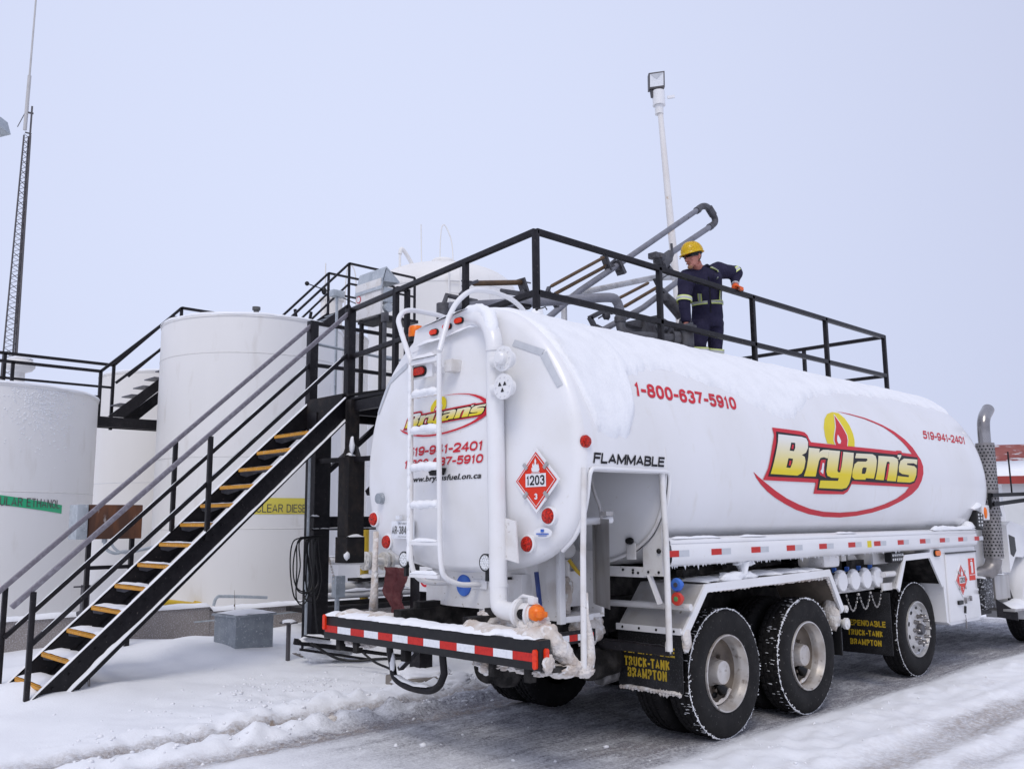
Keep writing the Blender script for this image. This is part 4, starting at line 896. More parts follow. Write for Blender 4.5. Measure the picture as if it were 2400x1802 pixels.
for z, m in ((1.245, 'blue'), (1.14, 'red_plastic')):
    b = B(); b.lathe([(.001, .0), (.045, .0), (.052, .012), (.05, .03), (.03, .04), (.028, .07)], (-.74, -1.275, z), (1, 0, 0), 24)
    o = b.done('coupling_cap', m, T)
    b = B(); b.lathe([(.001, -.006), (.018, -.005), (.02, .0)], (-.74, -1.275, z), (1, 0, 0), 8); b.done('cap_centre', 'cast' if m == 'blue' else 'green', o)
# ---- discharge outlets with white caps and chains
for i, x in enumerate((2.17, 2.44, 2.70, 2.96)):
    b = B(); b.lathe([(.001, 0), (.094, 0), (.1, .012), (.1, .05), (.085, .06), (.06, .062), (.055, .2)], (x, -1.17, 1.12), (0, 1, 0), 32)
    b.bar((x - .12, -1.14, 1.12), (x - .09, -1.14, 1.12), .02, .06); b.bar((x + .09, -1.14, 1.12), (x + .12, -1.14, 1.12), .02, .06)
    o = b.done('outlet_cap', 'paint', T, 22)
    b = B(); b.snowbar([(x - .07, -1.14, 1.205), (x, -1.14, 1.22), (x + .07, -1.14, 1.205)], .06, .015, i, .02); b.done('snow_crust', 'snow', o)
    b = B(); b.box((x - .015, -1.1, 1.20), (x + .015, -1.06, 1.25), .006); b.done('outlet_handle', 'blue', o)
    if i < 3:
        b = B(); x1 = x + .26; N = 14
        for k in range(N):
            t = (k + .5) / N; q = V(x + .26 * t, -1.19, 1.0 - .17 * math.sin(math.pi * t)); dq = V(.26, 0, -.17 * math.pi * math.cos(math.pi * t)).normalized()
            sd2 = V(0, 1, 0) if k % 2 else dq.cross(V(0, 1, 0))
            b.tube([q + dq * .012 * math.cos(a) + sd2 * .008 * math.sin(a) for a in [2 * math.pi * j / 10 for j in range(11)]], .0028, 5, False)
        b.done('chain', 'steel', o)
b = B(); b.box((2.05, -1.0, .98), (3.2, -.9, 1.03)); b.box((2.1, -1.0, 1.2), (2.12, -.8, 1.36)); b.box((2.5, -1.0, 1.2), (2.6, -.8, 1.38)); b.prism([(2.75, -.95, 1.38), (2.75, -.95, 1.2), (3.1, -.95, 1.2), (2.85, -.95, 1.38)], (0, .03, 0)); b.done('manifold_bracket', 'paint_dirty', T)
for z, r in ((.86, .035), (.72, .055)):
    b = B(); b.lathe([(.001, 0), (r * .45, 0), (r * .5, .01), (r, .012), (r, .04), (r * .7, .05), (r * .6, .14)], (2.13, -1.22, z), (0, 1, 0), 20); b.done('drain_cap', 'paint_dirty', T)
# ---- pusher axle fender, work lamp, tool box
f3 = fender([(3.19, .995), (3.42, 1.335), (4.10, 1.345), (4.42, .985)], -1.255, -.75, 'fender', .06)
b = B(); b.box((2.98, -1.2, .985), (3.2, -1.18, 1.06)); b.cyl((3.0, -1.2, 1.15), (3.25, -1.2, 1.15), .03); b.box((3.0, -1.1, 1.25), (3.45, -.9, 1.36)); b.done('fender_bracket', 'paint_dirty', f3)
b = B(); b.grid([[V(x, -1.24, z), V(x, -.77, z)] for x, z in [(3.24, .995), (3.44, 1.315), (4.08, 1.325), (4.39, .985)]]); b.done('fender_underside', 'chassis', f3)
b = B(); b.box((3.12, -1.25, 1.27), (3.42, -1.17, 1.37), .01); wl = b.done('work_lamp', 'black_plastic', T)
b = B()
for k in range(12): b.ball((3.15 + (k % 6) * .048, -1.253, 1.30 + (k // 6) * .045), (.017, .004, .015), 1)
b.done('led', 'lens_clear', wl)
b = B(); b.prism([(4.36, -1.255, 1.42), (4.12, -1.255, 1.42), (4.105, -1.255, 1.345), (4.41, -1.255, .99), (4.44, -1.255, .55), (4.55, -1.255, .51), (5.44, -1.255, .51), (5.50, -1.255, .56), (5.46, -1.255, 1.38)], (0, .55, 0)); tbx = b.done('tool_box', 'paint', T)
b = B(); b.box((4.50, -1.272, .545), (5.43, -1.256, 1.31), .006); bd = b.done('box_door', 'paint', T)
b = B(); b.bar((4.50, -1.275, 1.325), (5.43, -1.275, 1.325), .015); b.bar((4.74, -1.28, .75), (4.87, -1.28, .75), .03, .045); b.bar((5.42, -1.28, .83), (5.56, -1.3, .83), .03, .04); b.bar((4.93, -1.275, .62), (4.95, -1.275, .70), .03); b.bar((5.41, -1.275, .88), (5.41, -1.275, 1.0), .012); b.done('box_latch', 'black_plastic', bd)
b = B(); b.bar((4.96, -1.28, .76), (5.16, -1.28, .775), .02, .03); b.bar((4.96, -1.29, .73), (4.96, -1.29, .80), .025); b.bar((5.12, -1.29, .75), (5.12, -1.29, .81), .025); b.tube([(4.95, -1.27, .60), (4.97, -1.27, .52), (4.96, -1.27, .44)], .008, 6); b.done('box_handle', 'chrome', bd)
placard((4.905, -1.273, 1.005), (1, 0, 0), (0, 0, 1), (0, -1, 0), .175, T)
b = B(); b.box((5.17, -1.2755, .985), (5.36, -1.272, 1.245)); es = b.done('extinguisher_sign', 'placard_red', T)
b = B(); b.prism([(5.24, -1.276, 1.07), (5.30, -1.276, 1.07), (5.30, -1.276, 1.19), (5.285, -1.276, 1.205), (5.235, -1.276, 1.205), (5.215, -1.276, 1.16), (5.222, -1.276, 1.155), (5.24, -1.276, 1.19)], (0, -.001, 0)); b.box((5.18, -1.2765, 1.045), (5.35, -1.2755, 1.052)); b.ball((5.265, -1.276, 1.222), (.025, .001, .01), 1); b.done('extinguisher_symbol', 'white_print', es)
b = B(); b.box((4.2, -1.0, .55), (4.44, -.98, .98)); b.done('inner_guard', 'chassis', T)
oval_lamp((4.275, -1.258, 1.335), .16, .08, T, 'lens_orange', 'x', (0, -1, 0), name='side_lamp')
b = B(); b.snowbar([(4.1, -1.1, 1.41), (4.6, -1.1, 1.41), (5.1, -1.1, 1.40), (5.44, -1.1, 1.39)], .34, .06, 3, .05); b.done('snow_crust', 'snow', tbx)
b = B(); b.box((5.50, -1.30, 1.60), (5.72, -1.2, 1.80), .01, Matrix.Translation((5.61, -1.25, 1.7)) @ Matrix.Rotation(.25, 4, 'Y') @ Matrix.Translation((-5.61, 1.25, -1.7))); wl = b.done('work_lamp', 'black_plastic', T)
b = B()
for k in range(8): b.ball((5.56 + (k % 2) * .09, -1.303, 1.64 + (k // 2) * .043), (.03, .004, .015), 1)
b.done('led', 'lens_clear', wl)
b = B(); b.box((5.74, -1.29, 1.70), (5.98, -1.22, 1.89), .015); mk = b.done('marker_box', 'paint', T)
b = B(); b.ball((5.82, -1.295, 1.79), (.045, .018, .075), 2); b.ball((5.99, -1.25, 1.78), (.04, .035, .035), 2); b.done('lens', 'lens_orange', mk)
b = B(); b.snowbar([(5.45, -1.22, 1.83), (5.6, -1.22, 1.86), (5.75, -1.2, 1.9)], .16, .07, 2, .04); b.snowbar([(5.3, -1.2, 1.60), (5.6, -1.2, 1.62)], .14, .07, 9, .04); b.done('snow_crust', 'snow', T)

# ---- exhaust stack with perforated guard
b = B(); b.tube([(6.50, -1.12, 1.0), (6.52, -1.12, 2.85)] + spline([(6.52, -1.12, 2.9), (6.54, -1.12, 3.0), (6.60, -1.12, 3.09), (6.70, -1.12, 3.16), (6.76, -1.12, 3.20)], 5), [.08, .08] + [.08] * 15 + [.08] * 6, 24, False)
stk = b.done('exhaust_stack', 'chrome', T)
b = B(); b.cyl((6.75, -1.12, 3.194), (6.764, -1.12, 3.2025), .073); b.done('exhaust_mouth', 'black_plastic', stk)
b = B(); b.tube(spline([(6.5, -1.12, 1.2), (6.48, -1.1, 1.1), (6.4, -1.05, 1.02), (6.25, -.9, .98), (6.2, -.6, .98)], 4), .1, 16); b.done('exhaust_elbow', 'guard', stk)
b = B(); b.cyl((6.505, -1.12, 1.2), (6.515, -1.12, 2.72), .118, seg=32); gd = b.done('perforated_guard', 'guard', stk)
b = B()
for j in range(34):
    z = 1.24 + j * .0435
    if 19 <= j <= 19: continue
    for k in range(16):
        a = 2 * math.pi * (k + .5 * (j % 2)) / 16; d = V(math.cos(a), math.sin(a), 0); c = V(6.505 + .01 * (z - 1.2) / 1.5, -1.12, z) + d * .1187
        x = V(-d.y, d.x, 0); b.face([c + x * .0125 * math.cos(t) + V(0, 0, .0125 * math.sin(t)) for t in [2 * math.pi * i / 8 for i in range(8)]])
b.done('guard_holes', 'black_plastic', stk, smooth=False)
# ---- cab (mostly beyond the frame)
b = B(); 
for sgn in (1,):
    prof = [(6.25, .95), (6.25, 2.45), (6.35, 2.58), (6.95, 2.56), (7.05, 2.5), (7.5, 1.78), (7.5, .95)]
    b.prism([(x, -.98, z) for x, z in prof], (0, 1.96, 0))
cab = b.done('cab', 'paint', T, 30)
b = B(); b.prism([(6.75, -.985, 1.75), (6.75, -.985, 2.35), (7.0, -.985, 2.35), (7.36, -.985, 1.75)], (0, -.004, 0)); b.done('side_window', 'glass', cab)
b = B(); b.prism([(7.08, -.9, 2.42), (7.08, .9, 2.42), (7.45, .9, 1.83), (7.45, -.9, 1.83)], (.012, 0, .008)); b.done('windscreen', 'glass', cab)
b = B(); rows = []
for x, hw, zt in ((7.42, .93, 1.72), (7.6, .92, 1.73), (8.4, .85, 1.62), (9.1, .78, 1.5), (9.3, .72, 1.35), (9.32, .65, 1.0)):
    rows.append([V(x, -hw, .75), V(x, -hw, zt - .25), V(x, -hw + .08, zt - .08), V(x, -hw + .3, zt), V(x, hw - .3, zt), V(x, hw - .08, zt - .08), V(x, hw, zt - .25), V(x, hw, .75)])
b.grid(rows); b.bm.faces.new(b.bm.verts[-8:]); b.done('bonnet', 'paint', cab, 45)
b = B(); rows = []
for k in range(15):
    a = math.pi * (1.08 - 1.16 * k / 14); rows.append([V(7.95 + .72 * math.cos(a), y, .54 + .72 * math.sin(a) * (1.0 if y > -1.2 else .985)) for y in (-.7, -1.0, -1.16, -1.2)] + [V(7.95 + .66 * math.cos(a), -1.205, .54 + .66 * math.sin(a))])
b.grid(rows); b.done('front_fender', 'paint', cab, 50)
b = B(); b.prism([(6.95, -1.0, 1.0), (6.95, -1.0, 1.62), (7.1, -1.0, 1.68), (7.7, -1.0, 1.6), (7.9, -1.0, 1.35), (7.5, -1.0, 1.18), (7.2, -1.0, 1.2)], (0, -.16, 0)); b.done('fender_flare', 'paint', cab, 30)
b = B(); b.prism([(7.0, -1.165, 1.5), (7.02, -1.165, 1.24), (7.12, -1.165, 1.2), (7.24, -1.165, 1.28), (7.22, -1.165, 1.46)], (0, .01, 0)); b.done('air_intake', 'black_plastic', cab)
b = B(); b.bar((6.30, -1.22, 2.02), (7.30, -1.42, 2.05), .045, .05); b.bar((6.33, -1.22, 1.90), (7.30, -1.42, 1.98), .045, .05); b.bar((6.30, -1.2, 1.86), (6.30, -1.2, 2.05), .04); b.box((7.24, -1.56, 1.82), (7.34, -1.36, 2.34), .02); b.done('mirror', 'black_plastic', cab)
b = B(); b.tube([(7.0, -1.25, 2.05), (6.98, -1.25, 2.62)], .011, 8); b.done('aerial', 'black_plastic', cab)
b = B(); b.tube([(6.5, -.9, 2.6), (6.75, -.9, 2.62)], .035, 12); b.done('air_horn', 'black_plastic', cab)
b = B(); b.box((6.02, -1.13, .56), (6.38, -.7, .96), .04); bx = b.done('battery_box', 'frost_black', T)
b = B(); b.box((5.95, -1.0, .48), (6.6, -.6, .58)); b.done('step_bracket', 'black_steel', T)
b = B(); b.box((6.45, -1.12, .66), (7.0, -.75, .97), .006); b.box((6.5, -1.32, .52), (7.4, -.95, .55), .006); stp = b.done('cab_step', 'steel', T)
b = B(); b.prism([(6.43, -1.12, .68), (6.43, -1.12, .45), (6.65, -1.3, .4), (6.65, -1.3, .5)], (.02, 0, 0)); b.prism([(7.0, -1.1, .85), (7.0, -1.1, .52), (7.25, -1.1, .52)], (0, .02, 0)); b.done('step_gusset', 'black_steel', stp)
b = B(); b.snowbar([(6.4, -.98, .97), (6.7, -.96, .975), (7.0, -.95, .97)], .3, .08, 3, .05); b.snowbar([(6.6, -1.14, .545), (6.9, -1.14, .55), (7.35, -1.14, .55)], .34, .08, 4, .05); b.snowbar([(6.05, -.92, .95), (6.35, -.92, .95)], .38, .05, 5, .05); b.snowbar([(7.5, -.4, 1.73), (8.5, -.4, 1.62)], .8, .03, 5, .1)
b.done('snow_crust', 'snow', stp)

# ---- snow lying on the tank
def sedge(x):
    kp = [(-1.8, 1.10), (-1.73, 1.20), (-1.69, 1.55), (-1.60, 1.84), (-1.45, 1.88), (-1.25, 1.84), (-1.14, 1.66), (-1.07, 1.33), (-.75, 1.22), (-.4, 1.16), (.1, 1.25), (.5, 1.33), (.7, 1.42), (.95, 1.50), (1.3, 1.52), (1.6, 1.38), (1.9, 1.22), (2.3, 1.12), (2.8, 1.02), (3.5, .95), (4.5, .9), (5.5, .95), (5.9, 1.0)]
    for a, c in zip(kp, kp[1:]):
        if x <= c[0]: return a[1] + (c[1] - a[1]) * max(0, (x - a[0]) / (c[0] - a[0]))
    return .9
b = B(); rows = []
N, K = 330, 64
for i in range(N + 1):
    x = -1.742 + 7.72 * i / N; e = sedge(x)
    e += .05 * noise.noise(V(x * 5, 0, 3)) + .035 * noise.noise(V(x * 15, 0, 8)) + .02 * noise.noise(V(x * 41, 0, 1)); row = []
    for k in range(K + 1):
        s = -1.15 + (e + 1.15) * k / K; q = side(x, s)
        d = min(1, (e - s) / .10, (s + 1.15) / .1 + .02, (x + 1.742) / .04, (5.98 - x) / .1)
        th = (.024 + .012 * noise.noise(V(x * 1.7, s * 2.2, 0)) + .006 * noise.noise(V(x * 9, s * 9, 4)) + .003 * noise.noise(V(x * 30, s * 30, 7))) * math.sqrt(max(0, d))
        if -1.72 < x < -1.0 and s > .8: th *= 1.3
        if x > 1.0 and abs(s) < .5: th *= .12 + .5 * abs(s)
        row.append(side(x, s, max(.0005, th) - .003 * (d <= 0)))
    rows.append(row)
b.grid(rows); b.done('snow_cover', 'snow_ice', T, 70)
b = B()
for sg in (-1,):
    b.box((1.75, .1, 3.36), (2.4, .75, 3.455), .03)
for x in (2.9, 3.9, 5.0): b.lathe([(.001, .1), (.2, .1), (.24, .08), (.25, 0)], (x, .15, 3.365), (0, 0, 1), 24)
b.bar((2.05, .3, 3.36), (2.06, .3, 3.58), .03, .03, bev=.008)
b.done('manhole_cover', 'paint_dirty', T)
b = B(); b.ball((-1.2, -.28, 3.43), (.06, .05, .07), 3, .5); b.bar((-1.17, -.30, 3.40), (-1.21, -.32, 3.50), .06, .04, bev=.015); vv = b.done('vent_valve', 'snow', T)
b = B(); b.ball((-1.29, -.37, 3.47), (.014, .014, .014), 2); b.tube([(-1.29, -.37, 3.47), (-1.27, -.41, 3.475), (-1.25, -.43, 3.485), (-1.24, -.44, 3.46)], .006, 6); b.done('valve_stem', 'black_plastic', vv)

# ============================================================ STAIRCASE
SY0, SY1 = 4.38, 5.26
ST = thing('staircase', 'black open steel staircase with yellow edged treads, in the foreground left of the truck', 'staircase', (-3.6, 4.8, 0))
def stz(x): return (x + 3.63) * .925
SLO = Vector((1, 0, .925)).normalized()
for y, fl in ((SY0, -1), (SY1, 1)):
    b = B(); x0, x1 = -3.72, .03
    nd = Vector((-.679, 0, .734))
    top = lambda x: V(x, y, stz(x) + .0)
    a, c = top(x0), top(x1); dp = -.225
    q = [V(-3.63 - .09, y - .005, -.08), V(x1, y - .005, stz(x1)), V(x1, y - .005, stz(x1) - .33), V(-3.30, y - .005, -.08)]
    b.prism(q, (0, .012, 0))
    s = b.done('stringer', 'black_steel', ST, smooth=False)
    b = B(); nrm = V(0, 0, 1)
    b.bar(V(-3.68, y + fl * .03, stz(-3.68) - .004), V(x1, y + fl * .03, stz(x1) - .004), .07, .012)
    b.bar(V(-3.30, y + fl * .03, stz(-3.30) - .305), V(x1, y + fl * .03, stz(x1) - .305), .07, .012); b.done('flange', 'black_steel', s)
    b = B(); rows = []
    for (dz, wv, th, nm) in ((.010, .050, .010, 1), (-.290, .052, .018, 2)):
        rows = []
        for i in range(90):
            x = -3.6 + 3.6 * i / 89 + (.33 if nm == 2 else 0)
            if x > .0: break
            z = stz(x) + dz; yy = y + fl * .03
            k = 1 + .35 * noise.noise(V(x * 6, nm, y)); th2 = th * (1 + .5 * noise.noise(V(x * 11, nm + 4, y)))
            if nm == 2 and x < -2.6: th2 *= 1 + 2.2 * (1 - abs(x + 2.95) / .4) if abs(x + 2.95) < .4 else 1
            rows.append([V(x, yy - wv / 2 * k, z - .004), V(x, yy - wv * .35 * k, z + th2 * .8), V(x, yy, z + th2), V(x, yy + wv * .35 * k, z + th2 * .8), V(x, yy + wv / 2 * k, z - .004)])
        b.grid(rows)
    b.done('snow_crust', 'snow', s)
    if y == SY0:
        b = B()
        for i in range(13):
            x = -3.42 + i * .2445
            for dx, dz in ((.05, -.10), (.2, -.12)):
                b.ball((x + dx, y - .012, stz(x + dx) + dz), (.014, .012, .014), 1)
        b.done('bolt', 'black_steel', s)
for i in range(13):
    x = -3.475 + i * .2445; z = .163 + i * .2262
    if x > -.42: break
    b = B(); b.box((x + .02, SY0 + .02, z - .045), (x + .045, SY1 - .02, z - .006)); b.box((x + .27, SY0 + .02, z - .045), (x + .28, SY1 - .02, z - .006))
    for k in range(7): b.box((x + .045 + k * .034, SY0 + .02, z - .03), (x + .051 + k * .034, SY1 - .02, z - .008))
    for k in range(13): b.box((x + .045, SY0 + .05 + k * .064, z - .028), (x + .27, SY0 + .056 + k * .064, z - .009))
    for yy in (SY0 + .012, SY1 - .018): b.prism([(x + .01, yy, z - .005), (x + .28, yy, z - .005), (x + .28, yy, z - .045), (x + .12, yy, z - .1), (x + .03, yy, z - .08)], (0, .006, 0))
    td = b.done('tread', 'grating', ST)
    b = B(); b.box((x, SY0 + .02, z - .042), (x + .022, SY1 - .02, z), .004); b.box((x, SY0 + .02, z - .008), (x + .05, SY1 - .02, z + .001)); b.done('nosing', 'yellow_edge', td)
    b = B(); rnd = random.Random(i)
    # snow on the treads, more of it on the lower ones
    am = max(.15, 1 - i * .09); rows = []
    for k in range(25):
        y = SY0 + .03 + (SY1 - SY0 - .06) * k / 24; row = []
        lim = .27 * min(1, am * (1.1 if k > 8 else .75) + .25 * noise.noise(V(i * 3, y * 5, 0)))
        for j in range(7):
            u = j / 6; hh = .03 * am * math.sin(math.pi * (.12 + .76 * u)) * (1 + .5 * noise.noise(V(x * 9, y * 7, u * 3)))
            row.append(V(x + .012 + max(.03, lim) * u, y, z + .0015 + max(0, hh) * (1 if 0 < k < 24 else .1)))
        rows.append(row)
    b.grid(rows); b.done('snow_crust', 'snow', td)
# handrails
for y, nearside in ((SY0, True), (SY1, False)):
    xa = -3.79 if nearside else -3.95
    b = B(); b.bar(V(xa, y, stz(xa) + 1.095), V(.02, y, stz(.02) + 1.09), .052, .052, bev=.012); hr = b.done('handrail', 'handrail', ST)
    b = B(); b.bar(V(-3.60, y, stz(-3.60) + .545), V(.02, y, stz(.02) + .545), .048, .048, bev=.008); mr = b.done('mid_rail', 'black_steel', ST)
    b = B(); rows = []
    for i in range(70):
        x = -3.5 + 3.4 * i / 69; z = stz(x) + .577
        rows.append([V(x, y - .02, z - .006), V(x, y, z + .006 + .006 * noise.noise(V(x * 9, y, 0))), V(x, y + .02, z - .006)])
    b.grid(rows); b.done('snow_crust', 'snow', mr)
    for px in (-3.61, -1.84):
        b = B(); zb = -.1 if px < -3 else stz(px) - .1
        b.bar((px, y - .03 if nearside else y + .03, zb), (px, y - .03 if nearside else y + .03, stz(px) + 1.07), .05, .05, bev=.006); b.done('rail_post', 'black_steel', ST)

# ============================================================ LOADING RACK
LR = thing('loading_rack', 'black steel loading rack with railed walkway above the tanker truck', 'loading rack', (.05, 5.1, 0))
DZ = 3.33
b = B(); b.box((-.07, 4.98, -.1), (.17, 5.22, 3.2)); cl = b.done('column', 'black_steel', LR)
b = B(); b.box((-.2, 4.8, -.1), (.4, 5.3, .07), .02); ft = b.done('concrete_footing', 'concrete_plain', LR)
b = B(); b.ball((.1, 5.0, .05), (.3, .25, .07), 4, .5); b.done('snow_cap', 'snow', ft)
b = B(); b.box((-.15, 2.62, -.1), (.03, 2.8, 3.2)); b.done('column', 'black_steel', LR)
b = B(); b.box((-.45, 2.30, -.1), (.12, 2.85, .10), .03); ft = b.done('concrete_footing', 'concrete_plain', LR)
b = B(); b.ball((-.15, 2.6, .07), (.34, .32, .09), 4, .5); b.ball((.1, 2.4, .02), (.3, .25, .09), 4, .5); b.done('snow_cap', 'snow', ft)
for x in (3.6, 7.2):
    for y in (2.7, 5.1):
        b = B(); b.box((x, y - .1, -.1), (x + .2, y + .1, 3.2)); b.done('column', 'black_steel', LR)
b = B()
for z0, z1 in ((1.64, 1.66), (1.80, 1.82)): b.box((-.10, 4.97, z0), (7.4, 5.17, z1))
b.box((-.06, 5.07, 1.66), (7.4, 5.09, 1.80)); cb = b.done('cross_beam', 'black_steel', LR)
b = B(); b.snowbar([(-.08, 5.01, 1.66), (1.0, 5.01, 1.66)], .07, .02, 3, .05); b.snowbar([(-.10, 5.0, 1.82), (0, 5.0, 1.82)], .07, .04, 5, .03); b.done('snow_crust', 'snow', cb)
b = B()
for y in (2.62, 4.42, 5.28): b.box((0, y - .04, DZ - .2), (7.6, y + .04, DZ - .03))
for x in (.0, 1.2, 2.4, 3.6, 4.8, 6.0, 7.4): b.box((x, 2.62, DZ - .18), (x + .08, 5.28, DZ - .05))
b.box((0, 2.6, DZ - .03), (7.6, 5.3, DZ)); dk = b.done('deck', 'black_steel', LR)
b = B(); b.bar((-.02, 4.36, DZ + .03), (.55, 4.2, DZ + .14), .2, .03); b.box((-.05, 4.4, DZ - .26), (-.02, 5.26, DZ + .06)); b.done('deck_plate', 'worn_black', LR)
b = B(); b.snowbar([(0, 4.5, DZ), (1.0, 4.45, DZ)], .2, .03, 2, .05); b.done('snow_crust', 'snow', dk)
b = B(); b.bar((.17, 5.1, 2.40), (1.2, 5.1, 3.25), .07); b.bar((.1, 4.0, 2.1), (.1, 2.75, 2.9), .07); b.bar((.0, 5.0, 2.55), (.0, 2.8, 2.5), .06); b.done('brace', 'black_steel', LR)
# landing posts and rails
def post(x, y, z0, z1, w_=.06, m='black_steel', nm='rail_post', par=None):
    b = B(); b.bar((x, y, z0), (x, y, z1), w_, w_, (1, 0, 0), .006); return b.done(nm, m, par or LR)
post(.04, 4.38, 3.2, 4.52, .11); post(.02, 5.27, 3.2, 4.5, .12)
def rails(pts, zs, w_=.055, m='black_steel', nm='guard_rail', par=None):
    for z in zs:
        b = B()
        for a, c in zip(pts, pts[1:]): b.bar((a[0], a[1], z), (c[0], c[1], z), w_, w_, bev=.006)
        b.done(nm, m, par or LR)
rails([(.02, 5.27), (7.5, 5.27)], (4.48, 3.89), .05)
for x in (1.9, 3.8, 5.7, 7.5): post(x, 5.27, 3.3, 4.48, .05)
# hanging box tube below the landing (counterweight guide)
b = B(); b.bar((.02, 4.26, 3.3), (.02, 4.26, 2.7), .13, .13, (1, 0, 0)); b.tube([(.02, 4.26, 2.72), (.02, 4.26, 2.55)], [.09, .15], 4); b.box((-.10, 4.14, 1.56), (.14, 4.38, 2.56), .008); b.box((-.115, 4.125, 1.24), (.145, 4.395, 1.56), .008)
hg = b.done('counterweight_tube', 'worn_black', LR)
b = B(); b.snowbar([(-.1, 4.2, 2.57), (.0, 4.2, 2.57)], .12, .05, 3, .02); b.snowbar([(-.11, 4.13, 1.56), (.12, 4.13, 1.56)], .05, .025, 5, .03); b.ball((-.12, 4.12, 1.33), (.04, .03, .05), 2, .6); b.ball((-.06, 4.14, 2.7), (.03, .04, .12), 2, .5); b.done('snow_crust', 'snow', hg)
b = B(); N = 26
for k in range(N):
    q = V(-.10, 4.22, 3.25 - .7 * k / N); sx = V(1, 0, 0) if k % 2 else V(0, 1, 0)
    b.tube([q + sx * .011 * math.cos(a) + V(0, 0, .018 * math.sin(a)) for a in [2 * math.pi * j / 8 for j in range(9)]], .0035, 5, False)
b.done('chain', 'worn_black', LR)
b = B(); b.box((.095, 4.34, 4.02), (.10, 4.36, 4.36)); b.done('white_tag', 'white_print', LR)
# low beams near the ground
b = B(); b.bar((-.6, 4.5, .32), (.9, 4.05, .03), .07, .07); b.bar((-.58, 4.3, .40), (-.25, 4.3, .33), .10, .02); b.bar((-.62, 4.33, .245), (.75, 4.28, -.06), .03, .03); lb = b.done('low_beam', 'black_steel', LR)
b = B(); b.snowbar([(-.58, 4.42, .33), (-.1, 4.32, .25), (.4, 4.2, .14), (.8, 4.1, .06)], .16, .09, 4, .05); b.ball((-.1, 4.5, .16), (.35, .16, .14), 4, .5); b.done('snow_crust', 'snow', lb)

# ============================================================ SAFETY CAGE that reaches over the tank
CG = thing('safety_cage', 'black railing frame enclosing the worker on top of the tank', 'railing', (3, 1.5, 3.4))
A0, A1, A2, A3 = V(.06, 4.36, 4.51), V(-.56, .35, 4.475), V(6.98, .35, 4.465), V(6.98, 4.2, 4.465)
def lerp(a, c, t): return a.lerp(c, t)
b = B(); b.bar(A0, A1, .056, .056, bev=.006); b.done('guard_rail', 'black_steel', CG)
b = B(); b.bar(A1, A2, .056, .056, bev=.006); b.done('guard_rail', 'black_steel', CG)
b = B(); b.bar(A2, A3, .055, .055, bev=.006); b.done('guard_rail', 'black_steel', CG)
dz = V(0, 0, -.60)
b = B(); b.bar(A0 + dz * 1.05, A1 + dz, .056, .056, bev=.006); b.done('mid_rail', 'black_steel', CG)
b = B(); b.bar(A1 + dz, A2 + dz, .056, .056, bev=.006); b.done('mid_rail', 'black_steel', CG)
b = B(); b.bar(A2 + dz, A3 + dz, .05, .05, bev=.006); b.done('mid_rail', 'black_steel', CG)
for x in (-.56, 1.37, 3.27, 5.14, 6.98):
    q = V(x, .35, 4.49); zb = 3.58
    if x in (3.27,): zb = 3.63
    b = B(); b.bar(q, (x, .35, zb), .056, .056, (1, 0, 0), .006); b.done('rail_post', 'black_steel', CG)
q = lerp(A0, A1, .69); b = B(); b.bar(q, q + V(0, 0, -.92), .056, .056, (1, 0, 0)); b.done('rail_post', 'black_steel', CG)
q = lerp(A0, A1, .30); b = B(); b.bar(q + V(-.0, 0, .03), q + V(0, 0, -1.2), .06, .06, (1, 0, 0)); b.done('gate_post', 'black_steel', CG)
q2 = q + V(.17, .0, .05); b = B(); b.bar(q2, q2 + V(0, 0, -1.2), .055, .055, (1, 0, 0)); b.bar(q + V(0, 0, .03), q2, .055, .055); b.done('gate_post', 'black_steel', CG)
for x, y in ((6.98, 1.67), (6.98, 2.9)): b = B(); b.bar((x, y, 4.48), (x, y, 3.3), .05, .05, (1, 0, 0)); b.done('rail_post', 'black_steel', CG)
b = B(); b.bar((-.30, 2.2, 3.62), (-.42, 1.2, 3.72), .13, .03); b.bar((-.45, 1.1, 3.74), (-.55, .5, 3.78), .13, .03); b.done('gangway_edge', 'black_steel', CG)

# ============================================================ LOADING ARMS
def spring_can(b, p, q, r=.021):
    p, q = Vector(p), Vector(q); d = (q - p).normalized(); b.tube([p, p + d * .03, q - d * .03, q], [r * .6, r, r, r * .6], 14)
LA = thing('pipe_loader', 'tall grey loading arm folded up above the railing with a hairpin bend', 'pipe loader', (1.0, 1.7, 3.4))
b = B(); b.tube([(.6, 1.7, 3.33), (.6, 1.7, 3.7), (.72, 1.7, 3.85), (1.03, 1.7, 4.11), (1.56, 1.7, 4.51), (2.29, 1.7, 4.97), (4.20, 1.7, 6.19)], .039, 16); pa = b.done('boom_pipe', 'arm_grey', LA)
b = B(); b.tube(spline([(4.14, 1.7, 6.155), (4.27, 1.7, 6.24), (4.38, 1.7, 6.27), (4.47, 1.7, 6.25)], 5), .048, 16); b.cyl((4.45, 1.7, 6.265), (4.56, 1.7, 6.18), .058); b.tube(spline([(4.54, 1.7, 6.20), (4.60, 1.7, 6.13), (4.58, 1.7, 6.06), (4.47, 1.7, 5.985)], 5), .048, 16); b.cyl((4.19, 1.7, 6.18), (4.13, 1.7, 6.145), .052); b.cyl((4.50, 1.7, 6.0), (4.44, 1.7, 5.965), .052); b.done('hairpin_elbow', 'cast', pa)
b = B(); b.tube([(4.50, 1.7, 6.0), (3.45, 1.7, 5.365)], .042, 16); b.done('drop_pipe', 'arm_grey', pa)
